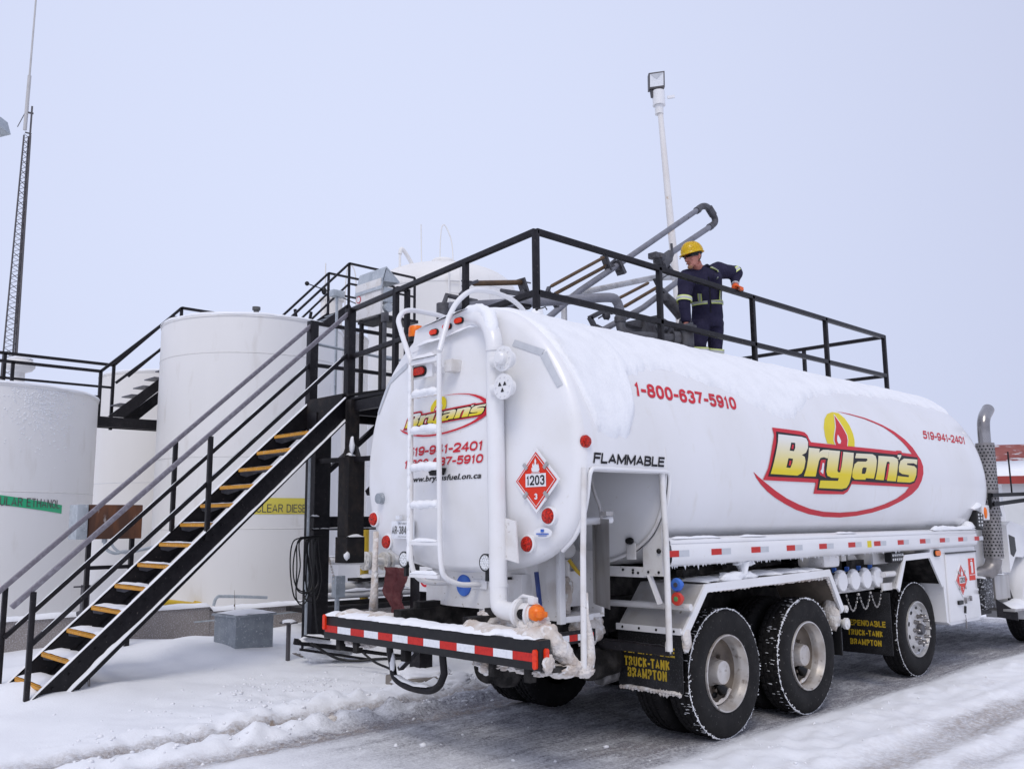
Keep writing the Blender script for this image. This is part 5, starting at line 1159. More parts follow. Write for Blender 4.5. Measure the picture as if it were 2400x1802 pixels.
b = B(); b.tube([(3.46, 1.7, 5.37), (3.30, 1.7, 5.22), (3.22, 1.7, 5.15)], [.06, .1, .09], 12); b.ball((3.22, 1.7, 5.24), (.11, .1, .09), 2, .5); b.box((3.03, 1.62, 5.22), (3.12, 1.76, 5.30), .01); b.tube(spline([(3.44, 1.66, 5.50), (3.445, 1.66, 5.36), (3.42, 1.66, 5.25), (3.36, 1.66, 5.22)], 4), .018, 8); b.cyl((3.36, 1.7, 5.15), (3.44, 1.7, 5.1), .06); b.done('valve', 'cast', pa)
b = B(); spring_can(b, (1.03, 1.68, 4.47), (2.02, 1.68, 5.025)); b.done('balance_spring', 'brown_spring', LA)
b = B(); spring_can(b, (1.13, 1.72, 4.40), (2.13, 1.72, 4.95), .023); b.done('balance_spring', 'brown_spring', LA)
b = B(); b.bar((2.04, 1.7, 5.06), (2.14, 1.7, 4.88), .10, .03); b.bar((2.1, 1.7, 4.96), (2.36, 1.7, 4.92), .07, .03); b.bar((2.28, 1.7, 5.04), (2.40, 1.7, 4.88), .13, .05); b.bar((2.05, 1.7, 4.90), (2.3, 1.7, 5.08), .02); b.bar((1.0, 1.7, 4.42), (1.2, 1.7, 4.2), .06, .03); b.bar((1.03, 1.7, 4.47), (.95, 1.7, 4.3), .05, .03); b.done('spring_bracket', 'cast', LA)
LB = thing('pipe_loader', 'lower grey loading arm with two brown springs, right beside the worker', 'pipe loader', (1.4, 1.4, 3.4))
b = B(); b.tube([(1.55, 1.4, 3.33), (1.55, 1.4, 3.85), (1.66, 1.4, 4.0), (2.43, 1.4, 4.39), (3.15, 1.4, 4.84), (3.6, 1.4, 5.1)], .038, 16); pb = b.done('boom_pipe', 'arm_grey', LB)
b = B(); spring_can(b, (1.95, 1.4, 4.43), (2.56, 1.4, 4.735), .02); b.done('balance_spring', 'brown_spring', LB)
b = B(); spring_can(b, (2.04, 1.4, 4.335), (2.80, 1.4, 4.74), .022); b.done('balance_spring', 'brown_spring', LB)
b = B(); b.bar((1.40, 1.4, 4.10), (1.66, 1.4, 4.23), .05); b.bar((1.40, 1.4, 4.11), (1.50, 1.4, 3.99), .05); b.bar((1.49, 1.4, 4.0), (1.64, 1.4, 3.97), .07); b.ball((1.70, 1.4, 4.2), (.06, .05, .09), 2, .5); b.bar((1.60, 1.4, 4.28), (1.82, 1.4, 4.22), .03); b.bar((1.56, 1.4, 4.12), (1.7, 1.4, 4.2), .015); b.bar((2.7, 1.4, 4.82), (2.9, 1.4, 4.58), .07, .03); b.bar((2.78, 1.4, 4.68), (2.98, 1.4, 4.58), .12, .04); b.bar((2.84, 1.4, 4.84), (2.94, 1.4, 4.9), .015); b.done('spring_bracket', 'cast', LB)
b = B(); b.tube([(2.78, 1.3, 4.55), (2.93, 1.25, 4.43), (3.0, 1.22, 4.33)], [.07, .085, .075], 12); b.box((2.7, 1.24, 4.5), (2.8, 1.36, 4.6), .015); b.ball((3.05, 1.2, 4.23), (.09, .09, .13), 2, .4); b.done('valve', 'cast', LB)
LC = thing('pipe_loader', 'pale weathered pipe arm crossing behind the black railing', 'pipe loader', (1.6, 1.95, 3.4))
b = B(); b.tube([(1.5, 1.9, 3.33), (1.5, 1.9, 4.40), (1.72, 1.9, 4.545), (3.35, 1.9, 5.05), (3.55, 1.9, 5.10)], .039, 16); b.done('boom_pipe', 'arm_light', LC)
b = B(); b.tube([(3.5, 1.9, 5.085), (3.85, 1.9, 5.16)], .05, 16); b.done('end_coupling', 'arm_light', LC)
LD = thing('pipe_loader', 'thick grey loading arm bending down into the tank manhole by the worker', 'pipe loader', (-.5, 1.7, 3.4))
e0 = [V(-.55, 1.75, 3.98), V(-.1, 1.55, 4.045), V(.5, 1.42, 4.15), V(1.14, .97, 4.20)]
b = B(); b.tube(e0[:3] + spline([V(.9, 1.13, 4.195), V(1.2, .92, 4.225), V(1.30, .9, 4.19), V(1.35, .9, 4.10)], 5) + [V(1.35, .9, 3.98)], .054, 18); pd = b.done('boom_pipe', 'arm_grey', LD)
b = B(); b.tube([V(1.35, .9, 3.99)] + spline([V(1.35, .9, 3.96), V(1.36, .88, 3.86), V(1.43, .82, 3.80), V(1.55, .76, 3.80)], 5) + [V(1.95, .56, 3.80)], .054, 18); b.cyl((1.35, .9, 4.02), (1.35, .9, 3.96), .066); b.cyl((1.90, .59, 3.8), (1.97, .55, 3.8), .085); b.cyl((2.07, .52, 3.58), (2.07, .52, 3.93), .095); b.cyl((2.07, .52, 3.90), (2.07, .52, 3.95), .13); b.cyl((2.07, .52, 3.62), (2.07, .52, 3.67), .12); b.ball((1.85, .68, 3.95), (.11, .08, .1), 2, .4); b.bar((2.0, .5, 3.95), (2.18, .5, 4.0), .03); b.done('drop_elbow', 'cast', pd)
b = B(); spring_can(b, (-.25, 1.62, 4.27), (.49, 1.60, 4.41), .03); b.done('balance_spring', 'brown_spring', LD)
b = B(); b.bar((-.36, 1.62, 4.22), (-.20, 1.62, 4.30), .09, .03); b.bar((-.42, 1.62, 4.12), (-.3, 1.62, 4.24), .05, .02); b.bar((.46, 1.6, 4.45), (.53, 1.6, 4.30), .12, .03); b.bar((.5, 1.6, 4.32), (.52, 1.55, 4.10), .07, .04); b.bar((.5, 1.6, 4.42), (.62, 1.6, 4.425), .014); b.bar((-.42, 1.6, 4.265), (-.28, 1.6, 4.28), .014); b.bar((.15, 1.6, 4.25), (.5, 1.55, 4.26), .03, .05); b.bar((.52, 1.5, 4.18), (.66, 1.5, 4.19), .012); b.bar((.5, 1.5, 4.02), (.95, 1.5, 3.75), .05); b.tube([(-.55, 1.75, 3.98), (-.5, 1.75, 4.12), (-.2, 1.6, 4.07)], .03, 8); b.cyl((-.55, 1.75, 3.33), (-.55, 1.75, 4.02), .07); b.done('spring_bracket', 'cast', LD)
b = B(); b.prism([(1.46, .95, 3.98), (2.12, .95, 4.17), (2.5, .95, 4.1), (1.82, .95, 3.97)], (0, .12, 0)); b.box((1.82, .9, 3.5), (2.6, 1.25, 4.05)); tag(b.done('manhole_tray', 'cast', None), 'dark grey metal tray on the tank top, left of the worker', 'tray')

# ============================================================ STORAGE TANKS
def cylpt(c, r, deg, z): a = R(deg); return V(c[0] + r * math.cos(a), c[1] + r * math.sin(a), z)
def storage_tank(label, c, r, z1, m, dome=.0, seams=(), slump=0):
    t = thing('storage_tank', label, 'storage tank', (c[0], c[1], 0), 'white upright storage tanks')
    b = B(); b.lathe([(r, .0), (r, z1 - .05), (r + .012, z1 - .05), (r + .012, z1)], (c[0], c[1], 0), (0, 0, 1), 96); sh = b.done('shell', m, t, 50)
    for z in seams:
        b = B(); b.lathe([(r + .0005, z - .012), (r + .006, z), (r + .0005, z + .012)], (c[0], c[1], 0), (0, 0, 1), 96); b.done('weld_seam', 'weld', sh)
    b = B()
    if dome:
        pr = [(r + .01, z1 - .02)] + [(r * math.cos(a) ** .8, z1 + dome * math.sin(a)) for a in [math.pi / 2 * k / 14 for k in range(1, 14)]] + [(.001, z1 + dome)]
        b.lathe(pr, (c[0], c[1], 0), (0, 0, 1), 96); b.done('roof', m, t, 60)
    else:
        b.lathe([(r + .012, z1), (.001, z1 + .16)], (c[0], c[1], 0), (0, 0, 1), 96); rf = b.done('roof', m, t)
        b = B(); rows = []
        for k, (rr, h) in enumerate(((r + .016, -.022), (r + .02, .0), (r + .005, .02), (r - .15, .04), (r * .5, .09), (.02, .17))):
            rows.append([cylpt(c, rr + .012 * noise.noise(V(j * .3, k, z1)), j * 3.75, z1 + h + .014 * noise.noise(V(j * .45, k * 2, z1)) * (k < 4)) for j in range(96)])
        b.grid(rows, True); b.done('roof_snow', 'snow', rf)
    return t
def cyl_band(name, c, r, d0, d1, zt0, zt1, zb0, zb1, m, par, n=24):
    b = B(); rows = []
    for k in range(n + 1):
        f = k / n; d = d0 + (d1 - d0) * f; rows.append([cylpt(c, r, d, zb0 + (zb1 - zb0) * f), cylpt(c, r, d, zt0 + (zt1 - zt0) * f)])
    b.grid(rows); return b.done(name, m, par, smooth=False)
def cyl_text(body, c, r, d0, d1, z0, z1, slope, par, th=.11):
    vs, fs = letters(body, R(abs(d1 - d0)) * r / (z1 - z0), th); b = B(); q = [b.bm.verts.new(cylpt(c, r + l * .0008, d0 + (d1 - d0) * a, z0 + (z1 - z0) * e + slope * a)) for a, e, l in vs]
    for f in fs:
        try: b.bm.faces.new([q[i] for i in f])
        except ValueError: pass
    return b.done('label_lettering', 'label_text', par, smooth=False)
c1, c2, c3, c4, c5 = (-2.69, 11.32), (1.61, 9.96), (2.1, 14.5), (9.2, 13.6), (4.6, 13.35)
t1 = storage_tank('short storage tank at the left edge with green band reading regular ethanol', c1, 1.9, 3.87, 'tankwhite', 0, (2.24,))
bd1 = cyl_band('label_band', c1, 1.905, -100, -58.7, 2.235, 2.045, 2.09, 1.915, 'band_green', t1)
cyl_text('REGULAR ETHANOL', c1, 1.909, -96.5, -60.3, 2.045, 2.175, -.055, bd1)
b = B(); v0 = V(-1.85, 11.9, 0)
b.cyl(v0 + V(0, 0, 3.9), v0 + V(0, 0, 4.45), .09); b.lathe([(.09, 4.40), (.2, 4.44), (.245, 4.50), (.245, 4.56), (.2, 4.62), (.001, 4.66)], v0, (0, 0, 1), 28); b.done('roof_vent', 'tankwhite', t1)
b = B(); b.ball(v0 + V(0, 0, 4.64), (.2, .2, .05), 2, .3); b.done('vent_snow', 'snow', t1)
b = B()
rnd = random.Random(3)
for k in range(1100):
    d = rnd.gauss(-72, 9); zz = 3.86 - abs(rnd.gauss(0, .42)); s = rnd.uniform(.003, .011); b.ball(cylpt(c1, 1.9, d, zz), (s * 1.3, s * 1.3, s), 1, .5)
b.done('blown_snow', 'snow', t1)['kind'] = 'stuff'
t2 = storage_tank('tall storage tank behind the staircase with yellow band reading clear diesel', c2, 1.64, 5.30, 'tankwhite', 0, (1.65, 2.85, 4.62))
bd2 = cyl_band('label_band', c2, 1.645, -115.2, -78.3, 2.16, 2.16, 1.89, 1.89, 'band_yellow', t2)
cyl_text('CLEAR DIESEL', c2, 1.649, -113.5, -79.6, 1.92, 2.055, .0, bd2)
b = B(); b.cyl((1.6, 9.9, 5.5), (1.6, 9.9, 5.72), .05); b.cyl((1.6, 9.9, 5.72), (1.6, 9.9, 5.78), .075); b.done('roof_vent', 'label_text', t2)
t3 = storage_tank('cream storage tank half hidden between the two labelled tanks', c3, 1.6, 4.95, 'tankcream', 0, (2.6, 3.9))
b = B(); b.tube(spline([(2.6, 13.3, 4.95), (2.58, 13.3, 5.3), (2.75, 13.2, 5.42), (2.92, 13.1, 5.3), (2.95, 13.1, 4.95)], 4), .02, 8); b.done('roof_hoop', 'label_text', t3)
t4 = storage_tank('large domed storage tank rising behind the platform railing', c4, 2.06, 7.9, 'tankwhite', .85, (3.2, 5.6))
b = B(); b.lathe([(.3, 8.35), (.3, 8.68), (.34, 8.68), (.34, 8.74), (.28, 8.8), (.001, 8.82)], (8.75, 13.05, 0), (0, 0, 1), 32); b.done('manhole', 'tankwhite', t4)
b = B(); b.tube([(7.55, 13.4, 7.3), (7.55, 13.4, 8.8)], .035, 10); b.tube(spline([(7.55, 13.4, 8.8), (7.6, 13.4, 8.95), (7.75, 13.4, 8.85), (7.98, 13.4, 8.55), (8.0, 13.4, 8.3)], 5), .055, 10); b.done('vent_pipe', 'tankwhite', t4)
b = B(); b.tube([(8.05, 13.1, 8.3), (8.02, 13.1, 9.65)], .018, 8); b.tube(spline([(8.55, 12.95, 8.5), (8.53, 12.9, 9.3), (8.56, 12.85, 9.68), (8.66, 12.8, 9.62), (8.76, 12.7, 9.2), (8.78, 12.65, 8.5)], 5), .018, 8); b.done('roof_handrail', 'tankwhite', t4)
b = B()
for dd in (-125.5, -117.5): b.tube([cylpt(c4, 2.13, dd, z) for z in (3.0, 8.2)], .02, 8)
for k in range(16): b.tube([cylpt(c4, 2.13, -125.5, 3.2 + k * .31), cylpt(c4, 2.13, -117.5, 3.2 + k * .31)], .014, 6)
b.done('ladder', 'tankwhite', t4)
t5 = storage_tank('storage tank under the black access stairs, right of the clear diesel tank', c5, 1.6, 6.08, 'tankcream', 0, (3.3, 5.0))
b = B(); b.lathe([(.26, 6.0), (.26, 7.02), (.3, 7.02), (.3, 7.09), (.001, 7.12)], (5.15, 12.9, 0), (0, 0, 1), 28); b.tube([(4.9, 12.8, 6.7), (4.9, 12.8, 7.9)], .014, 6); b.tube(spline([(5.4, 12.7, 6.9), (5.42, 12.7, 7.7), (5.5, 12.65, 7.95), (5.62, 12.6, 7.7), (5.65, 12.6, 6.9)], 4), .014, 8); b.cyl((4.95, 12.75, 6.7), (4.95, 12.75, 7.25), .05); b.done('manhole', 'tankcream', t5)

# ---- catwalks and stairs that serve the tanks
CW = thing('catwalk', 'black catwalk with railings and stairs crossing the left tanks', 'catwalk', (-.2, 11.2, 0))
for y, z0, xs, z1 in ((11.0, 4.43, -.78, 5.60), (11.5, 4.65, -.38, 5.93)):
    b = B(); P = [(-7, y, z0 + .02), (xs, y, z0), (xs + 1.23, y, z1), (xs + 2.4, y, z1)]
    for a, c in zip(P, P[1:]): b.bar(a, c, .05, .05)
    b.done('guard_rail', 'black_steel', CW)
    b = B(); b.bar((xs + .27, y, z0 - .18), (xs + 1.3, y, z1 - .42), .045, .045); b.done('mid_rail', 'black_steel', CW)
    b = B(); b.bar((-7, y, z0 - .42), (xs, y, z0 - .42), .04, .04) if y > 11.2 else b.bar((xs - .2, y, z0 - .45), (xs, y, z0 - .45), .03, .03); b.done('mid_rail', 'black_steel', CW)
    for x in (-4.2, -2.2, xs): b = B(); b.bar((x, y, z0), (x, y, 3.45), .05, .05, (1, 0, 0)); b.done('rail_post', 'black_steel', CW)
    b = B(); b.bar((xs + 1.23, y, z1), (xs + 1.23, y, z1 - 1.0), .05, .05, (1, 0, 0)); b.done('rail_post', 'black_steel', CW)
    b = B(); b.prism([(xs + .17, y, 3.64), (xs + .46, y, 3.64), (xs + 1.9, y, 4.96), (xs + 1.9, y, 5.14)], (0, .03, 0)); b.done('stair_stringer', 'black_steel', CW)
for k in range(6):
    x = -.35 + k * .2; b = B(); b.box((x - .06, 11.03, 3.88 + k * .18), (x + .14, 11.5, 3.90 + k * .18)); b.done('tread', 'grating', CW)
b = B(); b.box((-.83, 10.98, 3.45), (1.2, 11.03, 3.63)); b.box((-.83, 11.5, 3.48), (1.2, 11.55, 3.66)); b.box((-.83, 11.03, 3.6), (1.2, 11.5, 3.63)); b.bar((-.8, 11.1, 3.5), (.6, 11.4, 3.6), .05); b.done('catwalk_deck', 'black_steel', CW)
AS = thing('access_stairs', 'black access stairs rising over the roof of the clear diesel tank', 'stairs', (4, 11.4, 5))
for y, xa, za, xb, zb, xc in ((11.0, 2.6, 5.60, 4.38, 7.41, 6.2), (11.8, 2.85, 5.80, 4.36, 7.35, 6.2)):
    b = B(); b.bar((xa, y, za), (xb, y, zb), .045); b.bar((xb, y, zb), (xc, y, zb), .045); b.done('guard_rail', 'black_steel', AS)
    b = B(); b.bar((xa, y, za - .47), (xb, y, zb - .46), .04); b.bar((xb, y, zb - .46), (xc, y, zb - .46), .04); b.done('mid_rail', 'black_steel', AS)
    for x, z in ((xb, zb), (xc, zb)): b = B(); b.bar((x, y, z), (x, y, z - 1.05), .045, .045, (1, 0, 0)); b.done('rail_post', 'black_steel', AS)
    b = B(); b.prism([(xb - .9, y, zb - 1.62), (xb - .62, y, zb - 1.62), (xb + .12, y, zb - 1.05), (xb + .02, y, zb - .9)], (0, .04, 0)); b.prism([(xb - 2.2, y, zb - 3.0), (xb - 1.95, y, zb - 3.1), (xb - .62, y, zb - 1.62), (xb - .9, y, zb - 1.62)], (0, .04, 0)); b.done('stair_stringer', 'black_steel', AS)
b = B(); b.box((4.4, 10.98, 6.33), (6.3, 11.85, 6.40)); b.done('landing', 'black_steel', AS)
for k in range(5): b = B(); b.box((3.55 + k * .18, 11.04, 5.78 + k * .13), (3.8 + k * .18, 11.8, 5.81 + k * .13)); b.done('tread', 'galv_frost', AS)
b = B(); b.bar((3.2, 11.5, 3.0), (3.75, 11.5, 6.3), .05); b.bar((3.95, 11.5, 3.0), (3.35, 11.5, 6.3), .05); b.bar((3.4, 11.5, 4.6), (6, 11.5, 4.4), .04); b.done('brace', 'black_steel', AS)
b = B(); b.tube([(3.3, 10.95, 6.75), (3.8, 10.95, 6.68), (4.6, 10.95, 6.5)], .012, 6); b.ball((3.3, 10.95, 6.75), (.05, .05, .05), 2); b.ball((3.72, 10.95, 6.66), (.06, .05, .09), 2); b.done('cable_stub', 'black_plastic', AS)

# ============================================================ SMALLER THINGS AROUND THE RACK
CB = thing('control_cabinet', 'white control panel under a galvanised hood above the loading platform', 'control cabinet', (1.0, 5.3, 3.3))
b = B(); b.box((.98, 5.03, 4.72), (1.02, 5.66, 5.25), .004)
for v in b.bm.verts: v.co.z += 0
b.done('panel', 'galv_frost' if False else 'paint_dirty', CB)
b = B(); b.prism([(1.06, 5.68, 5.40), (.97, 5.68, 5.08), (.965, 5.68, 5.08), (1.05, 5.68, 5.41)], (0, -.68, 0)); b.prism([(1.05, 5.68, 5.41), (1.3, 5.68, 5.22), (1.3, 5.68, 5.24), (1.06, 5.68, 5.43)], (0, -.68, 0)); b.prism([(1.05, 5.0, 5.40), (1.3, 5.0, 5.22), (.97, 5.0, 5.20)], (0, .01, 0)); b.done('hood', 'galv', CB)
b = B(); b.box((1.02, 5.0, 4.9), (1.2, 5.14, 5.12), .01); b.cyl((1.1, 5.05, 4.82), (1.1, 4.98, 4.82), .07); b.done('switch_box', 'galv', CB)
b = B(); b.lathe([(.001, 0), (.055, 0), (.055, .004), (.001, .004)], (.979, 5.58, 5.02), (-1, 0, 0), 24); sg = b.done('round_warning_sign', 'red_print', CB)
b = B(); b.lathe([(.001, 0), (.042, 0), (.042, .002), (.001, .002)], (.974, 5.58, 5.02), (-1, 0, 0), 24); b.bar((.9715, 5.55, 5.0), (.9715, 5.61, 5.04), .002, .01); b.done('sign_face', 'white_print', CB)
b = B(); b.bar((1.05, 5.1, 4.72), (1.05, 5.1, 3.33), .05); b.bar((1.05, 5.6, 4.72), (1.05, 5.6, 3.33), .05); b.box((1.02, 5.1, 4.66), (1.3, 5.66, 4.70)); b.done('support', 'worn_black', CB)
b = B(); b.bar((1.0, 4.95, 4.65), (1.0, 4.95, 3.33), .045, .045, (1, 0, 0)); b.box((.96, 4.9, 4.58), (1.04, 4.99, 4.72), .01); tag(b.done('vent_stack', 'cast'), 'thin brown metal pipe standing below the control panel', 'pipe')
b = B(); b.tube([(.1, 5.32, 4.2), (1.2, 5.34, 4.15), (3.0, 5.34, 4.12)], .022, 8); b.cyl((1.25, 5.34, 4.15), (1.4, 5.34, 4.15), .035); tag(b.done('conduit', 'galv'), 'grey conduit running level behind the landing railing', 'conduit')
b = B(); b.box((.55, 5.6, 5.02), (.75, 5.72, 5.12), .01); b.bar((.65, 5.66, 5.02), (.65, 5.66, 3.3), .03); tag(b.done('wall_camera', 'galv'), 'small grey camera box beside the control panel', 'camera')
# rusty junction box on its stand
JB = thing('junction_box', 'rusty brown junction box on a black stand behind the staircase', 'junction box', (-1.85, 7, 0))
b = B(); b.box((-2.22, 6.98, 1.55), (-1.52, 7.22, 2.0), .01); b.done('box', 'rust', JB)
b = B(); b.box((-2.38, 6.95, 1.55), (-2.24, 7.25, 2.0), .008); b.done('side_panel', 'galv', JB)
for x in (-2.18, -1.62): b = B(); b.bar((x, 7.05, -.2), (x, 7.05, 1.55), .055, .055, (1, 0, 0)); b.done('leg', 'black_steel', JB)
b = B(); b.bar((-2.18, 7.05, 1.18), (-1.62, 7.05, 1.18), .05); b.bar((-2.18, 7.05, .30), (-1.62, 7.05, .30), .05); b.done('crossbar', 'black_steel', JB)
b = B(); b.tube(spline([(-1.98, 7.05, 1.55), (-1.96, 7.03, 1.42), (-1.85, 7.0, 1.36), (-1.75, 7.0, 1.38), (-1.6, 7, 1.38), (-1.3, 7, 1.44)], 5), .022, 8); b.tube(spline([(-1.88, 7.05, 1.55), (-1.88, 7.03, 1.46), (-1.8, 7.0, 1.38), (-1.7, 7, 1.36)], 5), .018, 8); b.cyl((-1.98, 7.05, 1.56), (-1.98, 7.05, 1.5), .035); b.done('cable', 'galv', JB)
b = B(); b.bar((-2.1, 7.3, .45), (-2.1, 7.3, .95), .09); b.lathe([(.09, 0), (.1, .05), (.04, .08), (.03, .3)], (-2.1, 7.3, .55), (0, 0, 1), 12); b.bar((-2.25, 7.3, .93), (-1.95, 7.3, .93), .02); tag(b.done('valve', 'cast'), 'small dark valve behind the rusty junction box stand', 'valve')
GB = thing('utility_box', 'grey metal utility box half buried in the snow by the wall', 'utility box', (-.55, 5.9, 0))
m4 = Matrix.Translation((-.56, 5.85, 0)) @ Matrix.Rotation(.08, 4, 'Z')
b = B(); b.box((-.28, -.26, -.1), (.28, .26, .54), .006, m4); b.done('box', 'galv_frost', GB)
b = B(); b.box((-.31, -.29, .54), (.31, .29, .57), .006, m4); ld = b.done('lid', 'galv_frost', GB)
b = B(); b.snowbar([m4 @ V(-.29, 0, .57), m4 @ V(.29, 0, .57)], .56, .04, 3, .06); b.done('snow_cap', 'snow', GB)
# concrete wall round the tank yard
CWL = thing('concrete_wall', 'low snow dusted concrete wall in front of the storage tanks', 'wall', (0, 7.7, 0))
b = B(); b.box((-9, 7.6, -.3), (-.20, 7.8, .53)); b.box((-.20, 7.62, -.3), (9, 7.8, .46)); b.done('wall_body', 'concrete', CWL)
b = B(); rows = []
for i in range(300):
    x = -9 + 18 * i / 299; z = .53 if x < -.2 else .46; row = []
    for k in range(9):
        a = math.pi * k / 8; g = 1 + .35 * noise.noise(V(x * 2.3, 3, k * .1)) + .25 * noise.noise(V(x * 9, 1, k * .2))
        row.append(V(x, 7.7 - .125 * math.cos(a) * (1 + .12 * noise.noise(V(x * 5, 7, 0))), z - .012 + .055 * math.sin(a) * g))
    rows.append(row)
b.grid(rows); b.done('snow_cap', 'snow', CWL)
b = B(); b.tube([(-.6, 9.0, .56), (.3, 9.0, .40)], .06, 12); b.cyl((.2, 9.0, .42), (.33, 9.0, .39), .085); tag(b.done('gas_pipe', 'yellow_pipe'), 'yellow pipe lying behind the concrete wall under the staircase', 'pipe')
b = B(); b.bar((-.5, 7.45, .33), (1.5, 7.45, .36), .02); b.tube(spline([(.0, 7.9, .5), (.05, 7.9, .62), (.2, 7.9, .63), (.9, 7.9, .57)], 4), .025, 8); tag(b.done('conduit', 'galv'), 'thin grey conduit along the top of the concrete wall', 'conduit')
# pipe manifold between rack and tanks
MF = thing('pipe_manifold', 'white flanged pipe manifold with yellow riser behind the rear bumper', 'pipe manifold', (2.2, 7.0, 0))
b = B(); b.cyl((1.3, 7, 1.15), (2.9, 7, 1.09), .06)
b.cyl((1.4, 7.1, .72), (2.9, 7.1, .70), .075); b.cyl((1.3, 6.8, .62), (2.9, 6.8, .6), .05); b.done('pipe', 'tankwhite', MF)
for x, z in ((2.12, 1.12), (2.24, 1.12), (2.50, 1.105), (2.60, 1.10)):
    b = B(); b.cyl((x, 7, z), (x + .05, 7, z), .15, seg=28)
    for k in range(8): a = 2 * math.pi * k / 8; b.cyl((x - .02, 7 + .12 * math.cos(a), z + .12 * math.sin(a)), (x + .07, 7 + .12 * math.cos(a), z + .12 * math.sin(a)), .015, seg=6)
    b.done('flange', 'tankcream', MF)
for x in (2.15, 2.55): b = B(); b.cyl((x, 7.1, .71), (x + .06, 7.1, .71), .14, seg=28); b.done('flange', 'tankcream', MF)
b = B(); b.cyl((2.22, 7.12, .5), (2.22, 7.12, 1.75), .07); b.done('riser', 'yellow_pipe', MF)
b = B(); b.snowbar([(2.0, 7.0, .86), (2.8, 7.0, .86)], .3, .05, 3, .05); b.snowbar([(1.4, 6.8, .67), (2.0, 6.8, .67), (2.9, 6.8, .66)], .1, .04, 5, .05); b.snowbar([(1.4, 7, 1.21), (2.1, 7, 1.18)], .08, .02, 4, .05); b.done('snow_cap', 'snow', MF)
b = B(); b.box((1.95, 6.9, .80), (2.7, 7.2, .85)); b.bar((1.2, 6.7, .52), (3.2, 6.7, .50), .06); b.box((.9, 6.55, .40), (3.4, 7.3, .47)); b.done('pipe_rack', 'worn_black', MF)
b = B(); b.box((.94, 5.98, .66), (1.10, 6.1, .97), .006); b.bar((1.0, 6.04, .66), (1.0, 6.04, -.1), .05); tag(b.done('switch_box', 'galv'), 'small galvanised switch box on a post beyond the rack column', 'switch box')
b = B(); N = 30
for k in range(N):
    t = k / N; q = V(.55 + .42 * t, 6.04, 1.62 - .35 * t - .45 * t ** 3); b.ball(q, (.022, .022, .022), 1, .5)
tag(b.done('hanging_chain', 'snow_dirty'), 'frosted chain hanging down to the galvanised switch box', 'chain')
# no smoking sign, tarpaulin, cables
NS = thing('no_smoking_sign', 'white sign with red no smoking symbol on the rear rack column', 'sign', (-.17, 2.55, 1.1))
b = B(); b.box((-.175, 2.36, .98), (-.165, 2.60, 1.25), .002); b.done('board', 'white_print', NS)
b = B(); b.lathe([(.065, 0), (.09, 0), (.09, .002), (.065, .002)], (-.176, 2.5, 1.12), (-1, 0, 0), 32); b.bar((-.178, 2.555, 1.175), (-.178, 2.445, 1.065), .002, .02); b.done('red_ring', 'red_print', NS)
b = B(); b.bar((-.1765, 2.56, 1.115), (-.1765, 2.46, 1.115), .002, .018); b.done('cigarette_mark', 'black_print', NS)
b = B(); rows = []
for k in range(14):
    z = .55 + .68 * k / 13; wd = .10 + .09 * k / 13
    rows.append([V(-.22 + .04 * math.sin(j * 1.3 + k * .7) + .03 * noise.noise(V(j, k * .5, 2)), 2.82 + wd * 2.2 * j / 9 + .02 * math.sin(k), z) for j in range(10)])
b.grid(rows); bmesh.ops.solidify(b.bm, geom=b.bm.faces[:], thickness=.02); tag(b.done('tarpaulin', 'maroon', None, 80), 'crumpled maroon tarpaulin with a snow patch beside the no smoking sign', 'tarpaulin')
b = B(); rnd = random.Random(11)
for k in range(7):
    y0 = 4.72; x0 = -.40 + .03 * k; l = rnd.uniform(.55, .8); w_ = rnd.uniform(.10, .20)
    pts = [V(x0 + .05, y0, 1.56), V(x0 - w_ * .8, y0 - .01 * k, 1.50), V(x0 - w_ * rnd.uniform(.6, 1.1), y0 - .02, 1.2), V(x0 - w_ * rnd.uniform(.2, 1), y0, 1.5 - l), V(x0 + .02, y0 - .03, 1.44 - l), V(x0 + w_ * rnd.uniform(.4, 1), y0 - .02, 1.0), V(x0 + w_ * .5, y0, 1.35), V(x0 + .06, y0, 1.56)]
    b.tube(spline(pts, 6), .0085, 6)
b.tube(spline([(-.22, 4.7, 1.5), (-.24, 4.68, 1.0), (-.2, 4.66, .5), (-.16, 4.64, .2), (-.08, 4.62, .02)], 5), .010, 6)
b.bar((-.42, 4.72, 1.55), (-.1, 4.72, 1.57), .03)
tag(b.done('cable_coil', 'black_plastic'), 'coil of black cable hanging from a hook on the rack column', 'cable')
b = B(); b.tube([(-.235, 4.85, -.1), (-.235, 4.85, 2.95)], .018, 8); b.cyl((-.235, 4.85, .9), (-.235, 4.85, 1.0), .028); tag(b.done('conduit', 'galv'), 'upright grey conduit just left of the rack column', 'conduit')
b = B(); b.tube(spline([(-.55, 4.2, .32), (-.3, 4.05, .14), (-.1, 3.9, .10), (.1, 3.7, .12), (.3, 3.2, .14), (.2, 2.9, .05)], 6), .016, 8); b.tube(spline([(-.3, 3.6, .30), (-.2, 3.4, .15), (-.2, 3.0, .08), (-.5, 2.6, .02)], 6), .014, 8); tag(b.done('ground_cable', 'black_plastic'), 'black cable trailing over the snow behind the bumper', 'cable')
b = B(); b.bar((-.5, 4.81, -.05), (-.5, 4.81, .5), .04, .04); b.box((-.58, 4.73, .5), (-.42, 4.9, .52)); sk = b.done('stake', 'mast'); tag(sk, 'short metal stake with a snowy cap plate left of the column', 'stake')
b = B(); b.ball((-.5, 4.81, .525), (.09, .09, .03), 2, .3); b.done('snow_cap', 'snow', sk)
